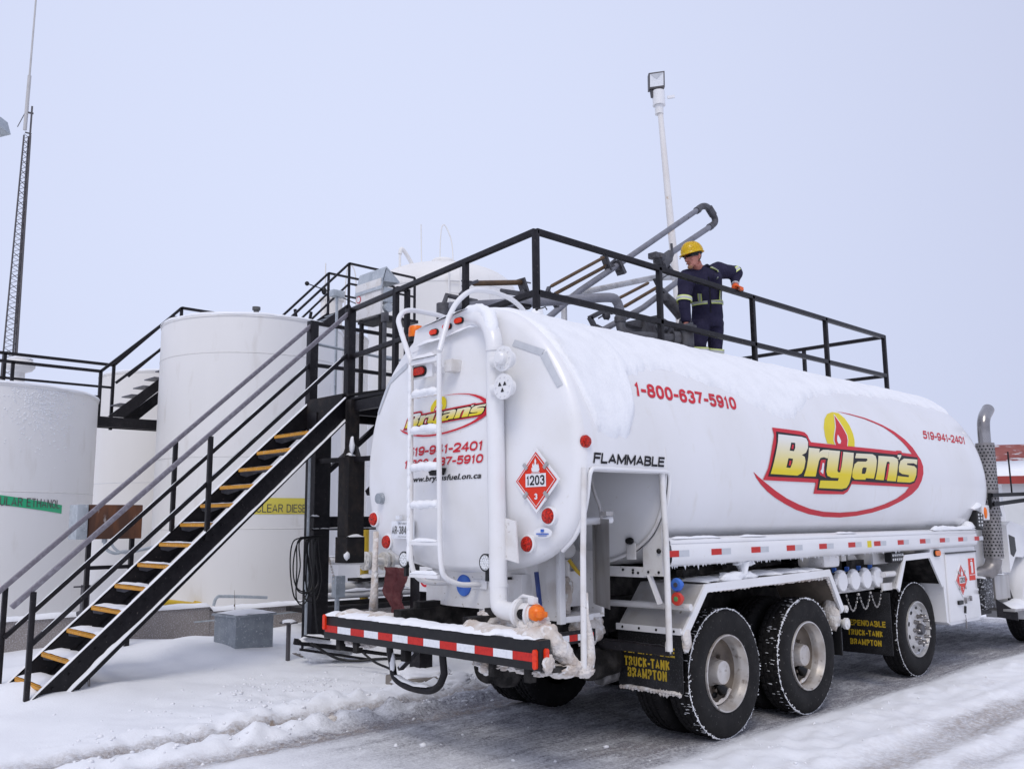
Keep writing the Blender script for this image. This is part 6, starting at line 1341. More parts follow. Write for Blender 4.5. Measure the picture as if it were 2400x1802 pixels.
# dry stalks poking through the snow
def stalk(x, y, h, n, sd_, label):
    rnd = random.Random(sd_); b = B()
    for k in range(n):
        dx = rnd.uniform(-.05, .05); dy = rnd.uniform(-.05, .05); b.tube([(x + dx * .3, y + dy * .3, -.03), (x + dx, y + dy, h * rnd.uniform(.6, 1)), (x + dx * 1.6, y + dy * 1.6, h)], [.005, .004, .002], 5)
        b.ball((x + dx * 1.2, y + dy * 1.2, h * .7), (.012, .012, .02), 1)
    o = b.done('dry_weed', 'dry_stalk'); tag(o, label, 'weed', 'dry weed stalks in the snow')
stalk(-2.97, 4.45, .28, 2, 1, 'thin dry stalk standing in the snow below the staircase')
stalk(-3.05, 4.75, .3, 4, 2, 'dry weeds growing between the lowest stair treads')
stalk(.15, 7.45, .75, 1, 3, 'tall thin stalk against the concrete wall near the utility box')
stalk(-1.0, 5.9, .12, 2, 4, 'low dry stalks in the snow left of the utility box')

# ============================================================ TALL THINGS
LP_ = thing('light_pole', 'white light pole with a floodlight on top behind the worker', 'light pole', (7.45, 4.1, 0))
pt, pb_ = V(7.33, 4.64, 10.05), V(7.37, 4.47, 7.07); dn = (pb_ - pt)
b = B(); b.tube([pt + dn * 3.38, pt + dn * 1.0, pt], [.09, .072, .05], 20); b.done('pole', 'pole', LP_)
b = B(); b.cyl(pt + V(0, 0, -.40), pt + V(0, 0, -.2), .085); b.cyl(pt + V(0, 0, -.22), pt + V(0, 0, .08), .125, .12); b.bar((7.42, 4.5, 9.98), (7.52, 4.4, 10.0), .05); b.done('head_housing', 'paint', LP_)
b = B(); rx = V(.72, -.69, 0)
def q3(a, h, d): return V(7.29, 4.66, 10.34) + (rx * a + V(0, 0, h) + V(-.69, -.72, 0) * d + V(0, 0, .14 * a)) * .84
b.prism([q3(-.19, -.2, .06), q3(.19, -.2, .06), q3(.19, .18, .1), q3(-.19, .18, .1)], V(.69, .72, 0) * .14); b.bar(q3(-.12, -.2, 0), q3(-.1, -.4, 0), .05); b.bar(q3(.08, -.2, 0), q3(.08, -.4, 0), .08); b.done('lamp_head', 'mast', LP_)
b = B(); b.face([q3(-.16, -.16, .068), q3(.16, -.16, .068), q3(.16, .145, .102), q3(-.16, .145, .102)]); b.done('lamp_glass', 'tape_white', LP_)
b = B(); b.face([q3(-.16, .145, .106), q3(.16, .145, .106), q3(.0, -.0, .09)]); b.done('reflector', 'tape_grey', LP_)
# lattice radio mast
RM = thing('radio_mast', 'dark lattice radio mast with a pale whip antenna at far left', 'radio mast', (1.95, 27.4, 0))
def mastw(z): return .27 if z < 6 else (.27 - .145 * (z - 6) / 9)
mc = V(2.03, 27.35, 0)
b = B(); leg = []
for k in range(3):
    a = 2 * math.pi * k / 3 + .9; leg.append([mc + V(mastw(z) * math.cos(a), mastw(z) * math.sin(a), z) for z in (0, 6, 15)])
for k in range(3): b = B(); b.tube(leg[k], .028, 6); b.done('leg', 'mast', RM)
b = B()
for i in range(33):
    z0 = 3 + i * .365; z1 = z0 + .365
    for k in range(3):
        A = lambda kk, z: mc + V(mastw(z) * math.cos(2 * math.pi * kk / 3 + .9), mastw(z) * math.sin(2 * math.pi * kk / 3 + .9), z)
        b.bar(A(k, z0), A(k + 1, (z0 + z1) / 2), .016); b.bar(A(k + 1, (z0 + z1) / 2), A(k, z1), .016)
b.done('lattice', 'mast', RM)
b = B(); b.bar(mc + V(.06, .05, 3), mc + V(.03, .03, 15.0), .05); b.bar(mc + V(.06, 0, 14.6), mc + V(.06, 0, 16.1), .05); b.bar(mc + V(-.1, 0, 15.1), mc + V(.1, 0, 15.1), .04); b.bar(mc + V(-.12, .05, 15.85), mc + V(.12, 0, 15.85), .05); b.bar(mc + V(-.12, .05, 15.85), mc + V(-.3, .2, 15.3), .02); b.done('mast_top', 'mast', RM)
b = B(); b.tube([mc + V(-.1, .05, 15.2), mc + V(-.08, .05, 17.2)], .06, 10); b.tube([mc + V(-.08, .05, 17.2), mc + V(-.02, .05, 26)], [.035, .02], 8); b.done('whip_antenna', 'mast_grey', RM)
# yard floodlight cut by the left edge of the frame
FL = thing('floodlight', 'grey floodlight head at the left edge of the frame', 'floodlight', (-4.6, 5.8, 0))
lx = V(-.72, .69, 0); fz = V(-.69, -.72, 0)
o = V(-4.06, 5.19, 6.15)
b = B(); rows = []
for k in range(7):
    t = k / 6; q = o + lx * (.5 * t); hh = .06 + .05 * math.sin(min(1, t * 2) * math.pi / 2); z = -.12 * t
    rows.append([q + V(0, 0, z - .05), q + V(0, 0, z + hh * .6) , q + V(0, 0, z + hh) + fz * -.06, q + V(0, 0, z + hh) + fz * -.2, q + V(0, 0, z - .05) + fz * -.28])
b.grid(rows, True, True); b.done('lamp_head', 'galv', FL)
b = B(); b.face([o + lx * .03 + V(0, 0, .03) + fz * .012, o + lx * .45 + V(0, 0, -.08) + fz * .012, o + lx * .45 + V(0, 0, -.17) + fz * .012, o + lx * .03 + V(0, 0, -.06) + fz * .012]); b.done('lamp_glass', 'lens_clear', FL)
b = B(); b.tube([o + lx * .45 + fz * -.1, o + lx * 1.2 + V(0, 0, -.1)], .04, 10); b.tube([o + lx * 1.2 + V(0, 0, .1), V(-4.8, 5.91, 0)], .07, 12); b.done('pole', 'galv', FL)

# ============================================================ FAR BUILDINGS
def building(label, c0, d1, d2, L1, L2, ze, zr, rise_m, cat='building', z_off=0.0):
    c0 = Vector((*c0, 0)); d1 = Vector((*d1, 0)).normalized(); d2 = Vector((*d2, 0)).normalized()
    t = thing('red_roofed_building', label, cat, c0)
    b = B(); b.prism([c0, c0 + d1 * L1, c0 + d1 * L1 + d2 * L2, c0 + d2 * L2], (0, 0, ze)); b.prism([c0 + V(0, 0, ze), c0 + d2 * L2 + V(0, 0, ze), c0 + d2 * L2 / 2 + V(0, 0, zr - .1)], d1 * L1)
    b.done('wall', 'siding', t, smooth=False)
    ov = .5; e = V(0, 0, 1); up = (zr - ze) / (L2 / 2)
    a0 = c0 - d1 * ov - d2 * ov + e * (ze - up * ov + .06); a1 = a0 + d1 * (L1 + 2 * ov); r0 = c0 - d1 * ov + d2 * L2 / 2 + e * (zr + .06); r1 = r0 + d1 * (L1 + 2 * ov); b0 = c0 - d1 * ov + d2 * (L2 + ov) + e * (ze - up * ov + .06); b1 = b0 + d1 * (L1 + 2 * ov)
    b = B(); b.face([a0, a1, r1, r0]); b.face([r0, r1, b1, b0]); bmesh.ops.solidify(b.bm, geom=b.bm.faces[:], thickness=.08); rf = b.done('roof', 'roof_red', t, smooth=False)
    k = .42
    b = B(); s0, s1 = a0 + e * .1, a1 + e * .1; rows = []
    for j in range(41):
        f = j / 40; p0 = s0.lerp(s1, f); p1 = p0.lerp(r0.lerp(r1, f) + e * .1, k + .12 * noise.noise(V(j * .35, 2, 0))); rows.append([p0 - e * .1, p0, p1, p1 - e * .08])
    b.grid(rows); b.done('roof_snow', 'snow', rf)
    b = B(); b.bar(a0 - e * .12, a1 - e * .12, .05, .38); b.bar(a0 - e * .12, r0 - e * .12, .05, .34); b.done('fascia', 'red_trim', t, smooth=False)
    return t
building('large pale building with a snowy red roof at the right edge', (42.2, 10.3), (.55, -.83), (.9, .44), 26, 13, 3.75, 5.7, 0)
building('small pale house with red trim far behind between the left tanks', (14.2, 57.2), (.94, -.33), (.33, .94), 9, 7, 5.6, 7.4, 0)

# ============================================================ WORKER
PW = thing('person', 'man in yellow hard hat and navy coverall leaning over the tank', 'person', (2.85, .72, 3.33))
LATP, FRT = V(.72, -.69, 0), V(-.69, -.72, 0)      # towards his left, and the way his chest faces
def remeshed(b, name, m, vox=.013, sm=6, par=PW):
    o = b.done(name, m, par)
    r = o.modifiers.new('weld_volume', 'REMESH'); r.mode = 'VOXEL'; r.voxel_size = vox; r.use_smooth_shade = True
    s = o.modifiers.new('soften', 'SMOOTH'); s.factor = .5; s.iterations = sm
    return o
SPINE = [(V(2.785, .70, 4.06), .165, .125), (V(2.785, .69, 4.20), .178, .135), (V(2.735, .655, 4.30), .17, .13), (V(2.69, .63, 4.38), .172, .128), (V(2.63, .60, 4.50), .19, .137), (V(2.575, .575, 4.60), .205, .14), (V(2.54, .57, 4.67), .19, .12), (V(2.515, .575, 4.72), .125, .095), (V(2.49, .575, 4.755), .072, .072)]
TILT = V(.72, -.69, .26).normalized()               # his shoulders slope: left one is higher
def torso(h, th, k=1.0):
    h = max(0, min(len(SPINE) - 1.001, h)); i = int(h); f = h - i; (c0, a0, e0), (c1, a1, e1) = SPINE[i], SPINE[i + 1]
    c = c0.lerp(c1, f); a = (a0 + (a1 - a0) * f) * 1.10; e = (e0 + (e1 - e0) * f) * 1.08
    t = min(1, max(0, (h - 2) / 3)); lat = LATP.lerp(TILT, t).normalized(); fr = (FRT + V(0, 0, -.18 * t)).normalized()
    return c + lat * a * k * math.sin(th) + fr * e * k * math.cos(th)
def loft_torso(b, k):
    b.grid([[torso(i / 2, 2 * math.pi * j / 28, k) for j in range(28)] for i in range(2 * len(SPINE) - 1)], True, True)
LSH, LEL, LWR = V(2.765, .50, 4.745), V(3.10, .455, 4.775), V(3.0, .412, 4.605)
RSH, REL, RWR = V(2.315, .645, 4.60), V(2.215, .625, 4.31), V(2.205, .602, 4.03)
LHP, LKN, LAN = V(2.89, .67, 4.12), V(2.885, .66, 3.84), V(2.91, .75, 3.42)
RHP, RKN, RAN = V(2.69, .73, 4.10), V(2.605, .70, 3.84), V(2.66, .80, 3.42)
HEAD = V(2.322, .556, 4.83); FACE = V(-.93, .16, -.20).normalized(); HUP = V(-.14, .06, 1); HUP = (HUP - FACE * HUP.dot(FACE)).normalized(); HSD = FACE.cross(HUP)
def hp(f, s, u): return HEAD + (FACE * f + HSD * s + HUP * u) * 1.1
def hand(b, wrist, palm, fingers, thumb, rp=.036):
    b.tube([wrist, wrist.lerp(palm, .5), palm], [.03, .034, rp], 12); b.ball(palm, (rp * 1.05, rp * .95, rp * 1.05), 2)
    for f, r in fingers: b.tube(spline(f, 3), r, 8)
    b.tube(spline(thumb, 3), .0115, 8)
LPALM, RPALM = V(2.962, .388, 4.548), V(2.185, .592, 3.955)
LF = [([V(2.925 + .022 * i, .385, 4.55), V(2.922 + .022 * i, .345, 4.553 - .004 * i), V(2.918 + .022 * i, .303, 4.53), V(2.916 + .022 * i, .300, 4.478 + .006 * abs(i - 1))], .0125) for i in range(4)]
LT = [V(2.935, .40, 4.545), V(2.905, .405, 4.505), V(2.90, .392, 4.455)]
RF = [([V(2.165 + .02 * i, .59, 3.97), V(2.15 + .022 * i, .555, 3.955), V(2.15 + .022 * i, .54, 3.92), V(2.16 + .022 * i, .56, 3.895)], .012) for i in range(4)]
RT = [V(2.215, .60, 3.975), V(2.245, .575, 3.95), V(2.245, .555, 3.92)]
# body: one continuous figure
b = B(); loft_torso(b, .84)
for a, e, w_ in ((LSH, LEL, LWR), (RSH, REL, RWR)): b.tube([SPINE[5][0].lerp(a, .5), a, a.lerp(e, .5), e, e.lerp(w_, .5), w_], [.07, .06, .05, .044, .038, .03], 12)
for a, e, w_ in ((LHP, LKN, LAN), (RHP, RKN, RAN)): b.tube([a, a.lerp(e, .5), e, e.lerp(w_, .4), w_, w_ + V(0, 0, -.07)], [.085, .078, .058, .055, .042, .045], 12)
hand(b, LWR, LPALM, [(f, r * .85) for f, r in LF], LT, .032); hand(b, RWR, RPALM, [(f, r * .85) for f, r in RF], RT, .032)
b.tube([V(2.51, .575, 4.70), V(2.44, .572, 4.745), hp(-.035, 0, -.05)], [.075, .064, .062], 14)
b.ball(hp(-.012, 0, .03), (.085, .088, .1), 3)
b.tube([hp(.0, 0, .06), hp(.012, 0, -.02), hp(.03, 0, -.085)], [.082, .078, .045], 16)
b.ball(hp(.062, 0, -.095), (.03, .032, .026), 2); b.ball(hp(.03, 0, -.06), (.05, .058, .04), 2)
b.ball(hp(.07, 0, .025), (.03, .055, .018), 2)
b.tube([hp(.085, 0, .02), hp(.108, 0, -.018), hp(.088, 0, -.03)], [.010, .016, .012], 8)
b.tube([hp(.087, -.02, -.052), hp(.094, 0, -.052), hp(.087, .02, -.052)], .009, 6)
for s_ in (-1, 1): b.tube([hp(-.01, .080 * s_, -.032), hp(-.018, .092 * s_, .0), hp(-.016, .088 * s_, .026)], [.009, .015, .012], 8); b.ball(hp(.055, .045 * s_, -.015), (.022, .02, .02), 2)
bodyo = remeshed(b, 'body', 'skin', .0075, 3)
b = B(); b.ball(hp(-.035, 0, .025), (.082, .090, .085), 3); b.done('hair', 'brown_spring', PW)
b = B(); b.ball(hp(.068, 0, -.098), (.030, .034, .024), 2, .2); b.tube([hp(.080, -.028, -.06), hp(.088, 0, -.044), hp(.080, .028, -.06)], .007, 6); b.done('goatee', mat('sandy_beard', (.36, .19, .10), .9, col2=(.30, .15, .08), nscale=60, bump=.4, bscale=200), PW)
b = B()
b.tube([hp(.091, -.022, -.0555), hp(.0985, 0, -.0550), hp(.091, .022, -.0555)], [.002, .0045, .002], 6); b.done('lips', mat('lips', (.34, .11, .09), .5, col2=(.3, .1, .08), nscale=40), PW)
b = B(); b.grid([[hp(.1 * math.cos(t) - .004, .088 * math.sin(t), u) for t in [math.pi * (k / 12 - .5) * 1.05 for k in range(13)]] for u in (.006, .02, .036)]); bmesh.ops.solidify(b.bm, geom=b.bm.faces[:], thickness=.008); b.done('safety_glasses', 'glass', PW)
# hard hat
b = B(); rows = []
for k in range(9):
    a = math.pi / 2 * k / 8
    rows.append([hp(-.012 + (.136 * math.cos(t)) * math.cos(a) ** .8, .113 * math.sin(t) * math.cos(a) ** .8, .055 + .128 * math.sin(a) + .004 * (abs(math.sin(t)) < .2) * math.sin(2 * a)) for t in [2 * math.pi * j / 40 for j in range(40)]])
rows.insert(0, [hp(-.012 + .145 * math.cos(t) + .035 * max(0, math.cos(t)) ** 2, .122 * math.sin(t), .048 - .014 * max(0, math.cos(t))) for t in [2 * math.pi * j / 40 for j in range(40)]])
b.grid(rows, True); bmesh.ops.solidify(b.bm, geom=b.bm.faces[:], thickness=-.004); hat = b.done('hard_hat', 'helmet', PW, 60)
b = B(); rows = []
for d in (.0, .03, .055, .07): rows.append([hp(.085 + d * math.cos(t) ** .5 if math.cos(t) > 0 else .085, .088 * math.sin(t) * (1 - d * 1.5), .04 - d * .35) for t in [math.pi * (k / 12 - .5) * .96 for k in range(13)]])
b.grid(rows); bmesh.ops.solidify(b.bm, geom=b.bm.faces[:], thickness=.006); b.done('cap_peak', 'black_plastic', PW)
b = B(); b.tube([hp(-.01 + .1 * math.cos(t), .098 * math.sin(t), .038) for t in [math.pi * (.2 + 1.6 * k / 24) for k in range(25)]], .013, 8); b.done('hat_suspension', 'black_plastic', hat)
# coverall
b = B(); loft_torso(b, 1.0)
for a, e, w_ in ((LSH, LEL, LWR), (RSH, REL, RWR)):
    sh = SPINE[5][0].lerp(a, .45) + V(0, 0, .01)
    b.tube(spline([sh, a, a.lerp(e, .5), e, e.lerp(w_, .5), w_], 4), [.11, .11, .108, .106, .104, .101, .098, .094, .09, .086, .084, .082, .08, .077, .073, .069, .065, .061, .058, .054, .05][:21], 16, True, .014)
for a, e, w_ in ((LHP, LKN, LAN), (RHP, RKN, RAN)):
    b.tube(spline([a + V(0, 0, .05), a, a.lerp(e, .5), e, e.lerp(w_, .5), w_, w_ + V(0, 0, -.03)], 3), [.11, .115, .12, .122, .118, .112, .108, .102, .095, .088, .086, .085, .085, .084, .083, .082, .082, .082, .08][:19], 16, True, .012)
b.ball(V(2.95, .66, 4.23), (.06, .07, .1), 2); b.ball(torso(5.2, .55, .75), (.07, .07, .06), 2)
cv = remeshed(b, 'coverall', 'navy', .012, 4)
b = B(); rows = []
for h, k in ((7.0, 1.08), (7.6, 1.12), (8.0, 1.25)): rows.append([torso(h, 2 * math.pi * j / 20 * .86 + .55, k) + V(0, 0, .012) for j in range(20)])
b.grid(rows); bmesh.ops.solidify(b.bm, geom=b.bm.faces[:], thickness=.012); b.done('collar', 'navy', PW)
def ringband(c, ax, r, w_, par=PW, e=1.0):
    ax = Vector(ax).normalized(); a = V(0, 0, 1) if abs(ax.z) < .9 else V(1, 0, 0); x = a.cross(ax).normalized(); y = ax.cross(x)
    def ring(o0, o1, rr, m, nm, p):
        b = B(); b.grid([[c + ax * o + (x * math.cos(t) + y * math.sin(t) * e) * (rr + .002 * math.sin(3 * t)) for t in [2 * math.pi * k / 28 for k in range(28)]] for o in (o0, o1)], True); return b.done(nm, m, p)
    g = ring(-w_ / 2, w_ / 2, r, 'hivis', 'reflective_band', par); ring(-w_ * .23, w_ * .23, r + .003, 'silver_band', 'silver_stripe', g)
ringband(LSH.lerp(LEL, .86), LEL - LSH + V(-.25, -.05, -.2), .094, .06); ringband(REL + V(.0, 0, .0), RWR - RSH, .092, .06)
for a, e in ((LKN, LAN), (RKN, RAN)): ringband(a.lerp(e, .14), e - a, .112, .065)
def strip(hs, ths, w_, k, m, nm, par, off=.0):
    b = B(); P = [torso(h, t, k) + off * FRT for h, t in zip(hs, ths)]; rows = []
    for i, p in enumerate(P):
        t = (P[min(i + 1, len(P) - 1)] - P[max(i - 1, 0)]).normalized(); n = (p - torso(hs[i], ths[i], .5)).normalized(); x = t.cross(n).normalized(); rows.append([p - x * w_ / 2, p + x * w_ / 2])
    b.grid(rows); bmesh.ops.solidify(b.bm, geom=b.bm.faces[:], thickness=.004); return b.done(nm, m, par)
L = lambda a, c, n=14: [a + (c - a) * i / (n - 1) for i in range(n)]
for ths in (L(-1.35, -.12), L(.12, 1.7)):
    g = strip(L(2.55, 2.55), ths, .052, 1.055, 'hivis', 'reflective_band', PW); strip(L(2.55, 2.55), ths, .024, 1.075, 'silver_band', 'silver_stripe', g)
for hs, ths in ((L(2.7, 3.6), L(-.55, -.5)), (L(2.7, 4.0), L(.72, .78)), (L(4.9, 5.6, 8), L(-.62, -.6, 8)), (L(5.7, 7.2, 10), L(.78, .9, 10)), (L(6.6, 7.3, 8), L(-.95, -1.0, 8))):
    g = strip(hs, ths, .055, 1.12, 'hivis', 'reflective_band', PW); strip(hs, ths, .026, 1.145, 'silver_band', 'silver_stripe', g)
strip(L(1.2, 5.4), L(.05, .12), .012, 1.05, 'black_plastic', 'zip', PW); strip(L(4.4, 4.7, 4), L(.11, .11, 4), .010, 1.075, 'steel', 'zip_pull', PW)
nb = strip(L(5.25, 5.55, 4), L(.55, .55, 4), .085, 1.06, 'black_plastic', 'name_badge', PW); strip(L(5.37, 5.43, 4), L(.55, .55, 4), .06, 1.08, 'yellow_print', 'badge_mark', nb)
g = strip(L(4.85, 5.05, 4), L(.62, .62, 4), .045, 1.055, 'hivis', 'reflective_band', PW); strip(L(4.9, 5.0, 4), L(.62, .62, 4), .03, 1.08, 'silver_band', 'silver_stripe', g)
# gloves
b = B(); hand(b, LWR.lerp(LPALM, .15), LPALM, LF, LT, .05); gl = remeshed(b, 'glove', 'glove', .006, 2)
b = B()
for f, r in LF: b.tube(spline(f[2:], 3), r * 1.07, 8)
b.done('glove_fingers', 'glove_palm', gl)
b = B(); b.tube([LWR.lerp(LPALM, .05), LWR.lerp(LPALM, .28)], [.05, .048], 14); b.done('glove_cuff', 'tape_grey', gl)
b = B(); hand(b, RWR.lerp(RPALM, .1), RPALM, RF, RT, .05); gl2 = remeshed(b, 'glove', 'glove', .006, 2)
b = B()
for f, r in RF: b.tube(spline(f[1:], 3), r * 1.07, 8)
b.done('glove_fingers', 'glove_palm', gl2)
for an in (LAN, RAN):
    b = B(); b.tube([an + V(0, 0, .02), an + V(0, 0, -.05)], [.06, .058], 12); b.ball(an + V(-.05, -.03, -.075), (.09, .06, .042), 3); b.ball(an + V(.0, .0, -.075), (.06, .055, .045), 2); b.done('boot', 'black_plastic', PW)

# ============================================================ SNOWY GROUND
def grade(lo, hi, step, far):
    out = []; x = lo
    while x <= hi: out.append(x); x += step
    a, d = [], step
    x = hi
    while x < far: d *= 1.35; x += d; a.append(x)
    c, d, x = [], step, lo
    while x > -far: d *= 1.35; x -= d; c.append(x)
    return c[::-1] + out + a
XS = grade(-6.2, 9.5, .055, 600); YS = grade(-6.0, 8.2, .05, 600)
def sm(a, c, x): t = max(0, min(1, (x - a) / (c - a))); return t * t * (3 - 2 * t)
def ga(y, c, w_): return math.exp(-((y - c) / w_) ** 2)
def ground(x, y):
    P = Vector((x, y, 0))
    n1 = noise.noise(P * .55); n2 = noise.noise(P * 1.9 + Vector((3, 1, 0))); n3 = noise.noise(P * 6.5); n4 = noise.noise(P * 17)
    ns = noise.noise(Vector((x * .9, y * 6, 4))); ns2 = noise.noise(Vector((x * 2.5, y * 15, 9)))
    wy = y + .10 * noise.noise(Vector((x * .5, 0, 2))) + .03 * n2
    far = sm(13, 9, abs(x - 1)) * sm(12, 8, abs(y - 1))
    # undisturbed drifts on the far side, banked up towards the wall
    drift = sm(2.4, 4.6, y)
    h = drift * (.05 + .05 * n1 + .03 * n2 + .10 * sm(5.4, 7.5, y) * (1 + .8 * n1) - .05 * sm(5.5, 3.5, y) * 1) * far + .012 * n2 + .004 * n3
    h += .16 * math.exp(-((x + .9) ** 2 / .9 + (y - 6.0) ** 2 / .5)) + .07 * math.exp(-((x + 3.0) ** 2 / .5 + (y - 5.6) ** 2 / .3)) + .05 * math.exp(-((x + 2.1) ** 2 / 1.2 + (y - 4.6) ** 2 / .3))
    h -= .10 * math.exp(-((x + .35) ** 2 / .35 + (y - 7.4) ** 2 / .10))
    # trodden patch by the rack
    tr = math.exp(-((x + 1.2) ** 2 / 1.6 + (y - 3.2) ** 2 / .55)); h += tr * (.022 * n3 + .025 * n2 + .012 * n4)
    # driven lane under and around the truck
    lane = sm(2.6, 2.0, wy) * sm(-6.5, -4.5, wy)
    fx = sm(-5.4, -2.5, x)
    rough = lane * (.35 + .65 * fx)
    h += rough * (.014 * n3 + .008 * n4 + .012 * ns2 + .010 * ns)
    ruts = 0; dirt = 0; brown = 0
    for c, w_, dp, x0, dk, bk in ((1.22, .14, .06, -6, .8, .7), (1.95, .16, .09, -6, 1.3, 1.0), (-1.12, .16, .02, -1, .7, .1), (-2.42, .2, .05, -1.8, .55, .6), (-2.95, .12, .03, -1.2, .4, .35), (-3.45, .24, .04, -.9, .5, .6), (-4.3, .2, .03, 0, .5, .5)):
        k = ga(wy, c, w_) * sm(x0, x0 + 2.8, x) * (.75 + .5 * noise.noise(Vector((x * .8, c, 0))))
        ruts += k * dp; dirt += k * dk; brown += k * bk
    for c, w_, up in ((1.60, .14, .10), (2.32, .2, .085), (-1.62, .25, .035), (-2.08, .12, .03), (-2.7, .1, .025), (-3.15, .14, .03)):
        k = ga(wy, c, w_) * sm(-5.2, -2.4, x) * (.65 + .7 * n2 + .5 * n3)
        ruts -= max(-.02, k * up); dirt -= k * .45
    h -= ruts
    cr = sm(-5.2, -2.8, x) * ga(y, 1.9, .9); h += cr * (.022 * n3 + .016 * n4)
    h += .11 * math.exp(-((x + 3.5) ** 2 / .16 + (y - 4.85) ** 2 / .2)) + .05 * math.exp(-((x + 3.0) ** 2 / .3 + (y - 4.3) ** 2 / .1))
    # grey packed slush below the tank and behind the axles
    pk = sm(-1.45, -1.15, wy + .08 * n3) * sm(2.15, 1.7, wy) * sm(-3.3, -.9, x + .5 * n1) * sm(14, 9, x)
    dirt += pk * (.80 + .35 * ns + .28 * n3 + .2 * n4)
    pk2 = sm(-1.2, -2.2, wy) * sm(-3.6, -.9, x) ; dirt += pk2 * (.03 + .32 * max(0, ns + .02) + .15 * max(0, n2)); brown += pk2 * .4 * max(0, ns + .05)
    dirt += lane * .10 * max(0, n3) + tr * .08 * max(0, n3 + n2)
    brown += .7 * math.exp(-((x + 2.3) ** 2 / .18 + (y - 1.95) ** 2 / .03)) * max(0, n3 + .3) + .55 * math.exp(-((x + 1.1) ** 2 / .5 + (y + .95) ** 2 / .08)) * max(0, ns + .3)
    if abs(x) < 9 and -1.5 < y < -1.0: h = min(h, .02)
    if -3.6 < x < 8 and abs(y) < 1.35: h = h * .6 - .004
    return h, max(0, min(1, dirt)), max(0, min(1, brown))
b = B(); ld_, lb_ = b.bm.verts.layers.float.new('dirt'), b.bm.verts.layers.float.new('brown')
vs = []
for y in YS:
    row = []
    for x in XS:
        if -7 < x < 11 and -7.5 < y < 10: h, d, br = ground(x, y)
        else: h, d, br = 0.0, 0.0, 0.0
        v = b.bm.verts.new((x, y, h)); v[ld_] = d; v[lb_] = br; row.append(v)
    vs.append(row)
for r0, r1 in zip(vs, vs[1:]):
    for i in range(len(r0) - 1): b.bm.faces.new((r0[i], r0[i + 1], r1[i + 1], r1[i]))
gm = bpy.data.materials.new('snowy_ground'); gm.use_nodes = True
n = gm.node_tree; bs = n.nodes['Principled BSDF']; LK = n.links.new
bs.inputs['Roughness'].default_value = .8; bs.inputs['Specular IOR Level'].default_value = .35
tc = n.nodes.new('ShaderNodeTexCoord')
def nnode(sc, det=6, scale=(1, 1, 1)):
    mp = n.nodes.new('ShaderNodeMapping'); mp.inputs['Scale'].default_value = scale; LK(tc.outputs['Object'], mp.inputs[0])
    t = n.nodes.new('ShaderNodeTexNoise'); t.inputs['Scale'].default_value = sc; t.inputs['Detail'].default_value = det; LK(mp.outputs[0], t.inputs[0]); return t.outputs[0]
def math_(op, a, c):
    k = n.nodes.new('ShaderNodeMath'); k.operation = op; k.use_clamp = op == 'MULTIPLY'
    for i, v in enumerate((a, c)):
        if isinstance(v, (int, float)): k.inputs[i].default_value = v
        else: LK(v, k.inputs[i])
    return k.outputs[0]
def rng(v, a, c, o0=0, o1=1):
    k = n.nodes.new('ShaderNodeMapRange'); LK(v, k.inputs[0]); k.inputs[1].default_value = a; k.inputs[2].default_value = c; k.inputs[3].default_value = o0; k.inputs[4].default_value = o1; return k.outputs[0]
def mixc(f, a, c):
    k = n.nodes.new('ShaderNodeMix'); k.data_type = 'RGBA'; LK(f, k.inputs[0])
    for i, v in ((6, a), (7, c)):
        if isinstance(v, tuple): k.inputs[i].default_value = (*v, 1)
        else: LK(v, k.inputs[i])
    return k.outputs[2]
aD = n.nodes.new('ShaderNodeAttribute'); aD.attribute_name = 'dirt'; aB = n.nodes.new('ShaderNodeAttribute'); aB.attribute_name = 'brown'
fine = nnode(38); streak = nnode(9, 5, (.35, 2.2, 1)); grain = nnode(140, 3)
c = mixc(rng(nnode(1.3), .35, .7), (.865, .88, .905), (.825, .84, .87))
dm = math_('MULTIPLY', aD.outputs['Fac'], rng(fine, .35, .62, .62, 1.25)); dm = math_('MULTIPLY', dm, rng(streak, .3, .65, .7, 1.2))
dark = mixc(rng(grain, .4, .62), (.13, .125, .145), (.42, .42, .45))
c = mixc(dm, c, dark)
bm_ = math_('MULTIPLY', aB.outputs['Fac'], rng(nnode(22), .38, .62, .1, 1.0))
c = mixc(bm_, c, (.30, .235, .18))
LK(c, bs.inputs['Base Color'])
bp = n.nodes.new('ShaderNodeBump'); bp.inputs['Strength'].default_value = .55; bp.inputs['Distance'].default_value = .02
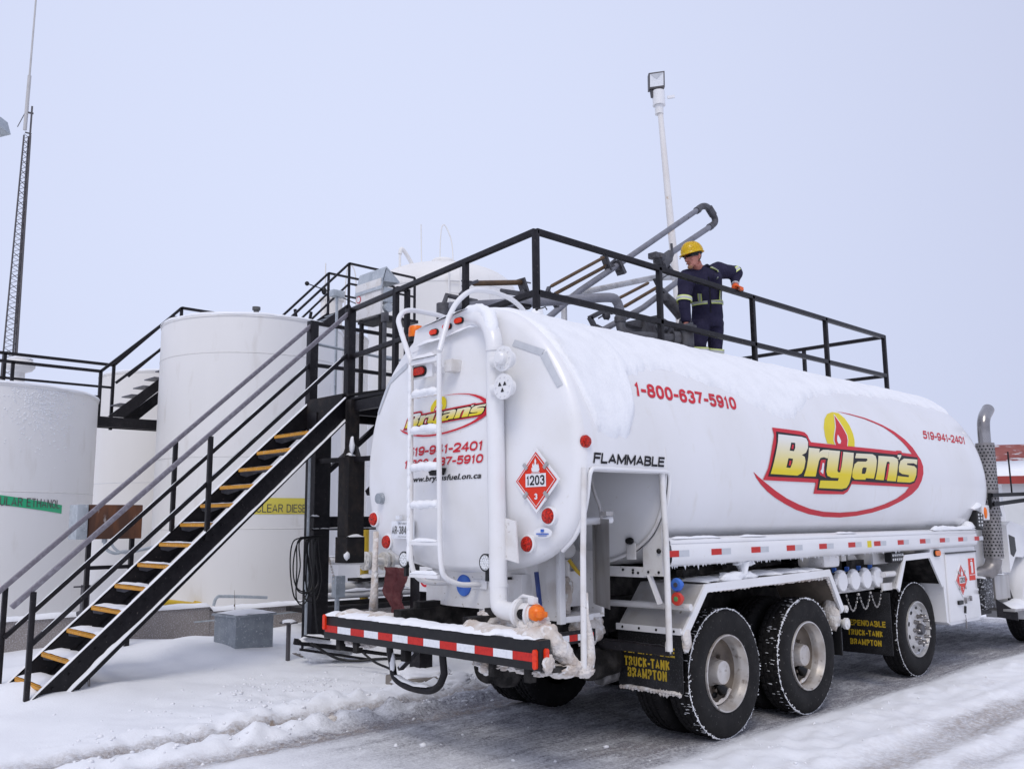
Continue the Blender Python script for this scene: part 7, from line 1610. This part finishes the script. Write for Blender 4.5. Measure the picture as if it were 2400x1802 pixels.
wv = n.nodes.new('ShaderNodeTexWave'); wv.bands_direction = 'X'; wv.inputs['Scale'].default_value = 2.6; wv.inputs['Distortion'].default_value = 3.0; wv.inputs['Detail'].default_value = 2; wv.inputs['Detail Scale'].default_value = 1.6; LK(tc.outputs['Object'], wv.inputs[0])
tread = math_('MULTIPLY', wv.outputs['Fac'], rng(aD.outputs['Fac'], .15, .7, 0, .22))
LK(math_('ADD', tread, math_('ADD', math_('MULTIPLY', nnode(55, 4), rng(aD.outputs['Fac'], 0, .5, .25, 1.0)), math_('MULTIPLY', streak, .25))), bp.inputs['Height']); LK(bp.outputs[0], bs.inputs['Normal'])
gr = b.done('snow_ground', gm, None, smooth=True, ang=180); gr['kind'] = 'structure'
# loose clods of snow kicked up along the ruts
b = B(); rnd = random.Random(21)
for k in range(700):
    lane_y = rnd.choice((1.6, 1.75, 1.4, 2.2, 2.3, 2.4, 1.65, -1.5, -1.7, -2.1, .4, -.6))
    x = rnd.uniform(-4.2, 6.0); y = rnd.gauss(lane_y, .14)
    if x > -.7 and abs(y) < 1.35: continue
    h = ground(x, y)[0]; s = min(.04, .006 + abs(rnd.gauss(0, .008))) * (.6 if y < -1.2 else 1)
    b.ball((x, y, h + s * .25), (s * rnd.uniform(.8, 1.5), s * rnd.uniform(.7, 1.2), s * .75), 1, .8)
for k in range(220):
    x = rnd.gauss(-1.1, .9); y = rnd.gauss(3.1, .5); h = ground(x, y)[0]; s = min(.03, .006 + abs(rnd.gauss(0, .007))); b.ball((x, y, h + s * .2), (s * 1.3, s, s * .7), 1, .8)
o = b.done('snow_clods', 'snow_ice'); o['kind'] = 'stuff'
for x, y, s, sd_ in ((-1.9, 1.62, .04, 4),):
    b = B(); b.ball((x, y, .02), (s * 1.5, s, s * .8), 4, .6); tag(b.done('snow_clod', 'snow_dirty'), 'dirty lump of frozen slush lying in the wheel ruts behind the bumper', 'snow lump')

# loose crusts of snow and slush that nobody could count are marked so
for o in bpy.data.objects:
    if o.type == 'MESH' and o.parent and o.name.split('.')[0] in ('snow_crust', 'ice_crust', 'bumper_slush', 'hanging_slush', 'underbody_slush', 'ladder_snow', 'fender_snow', 'bumper_snow'):
        o['kind'] = 'stuff'
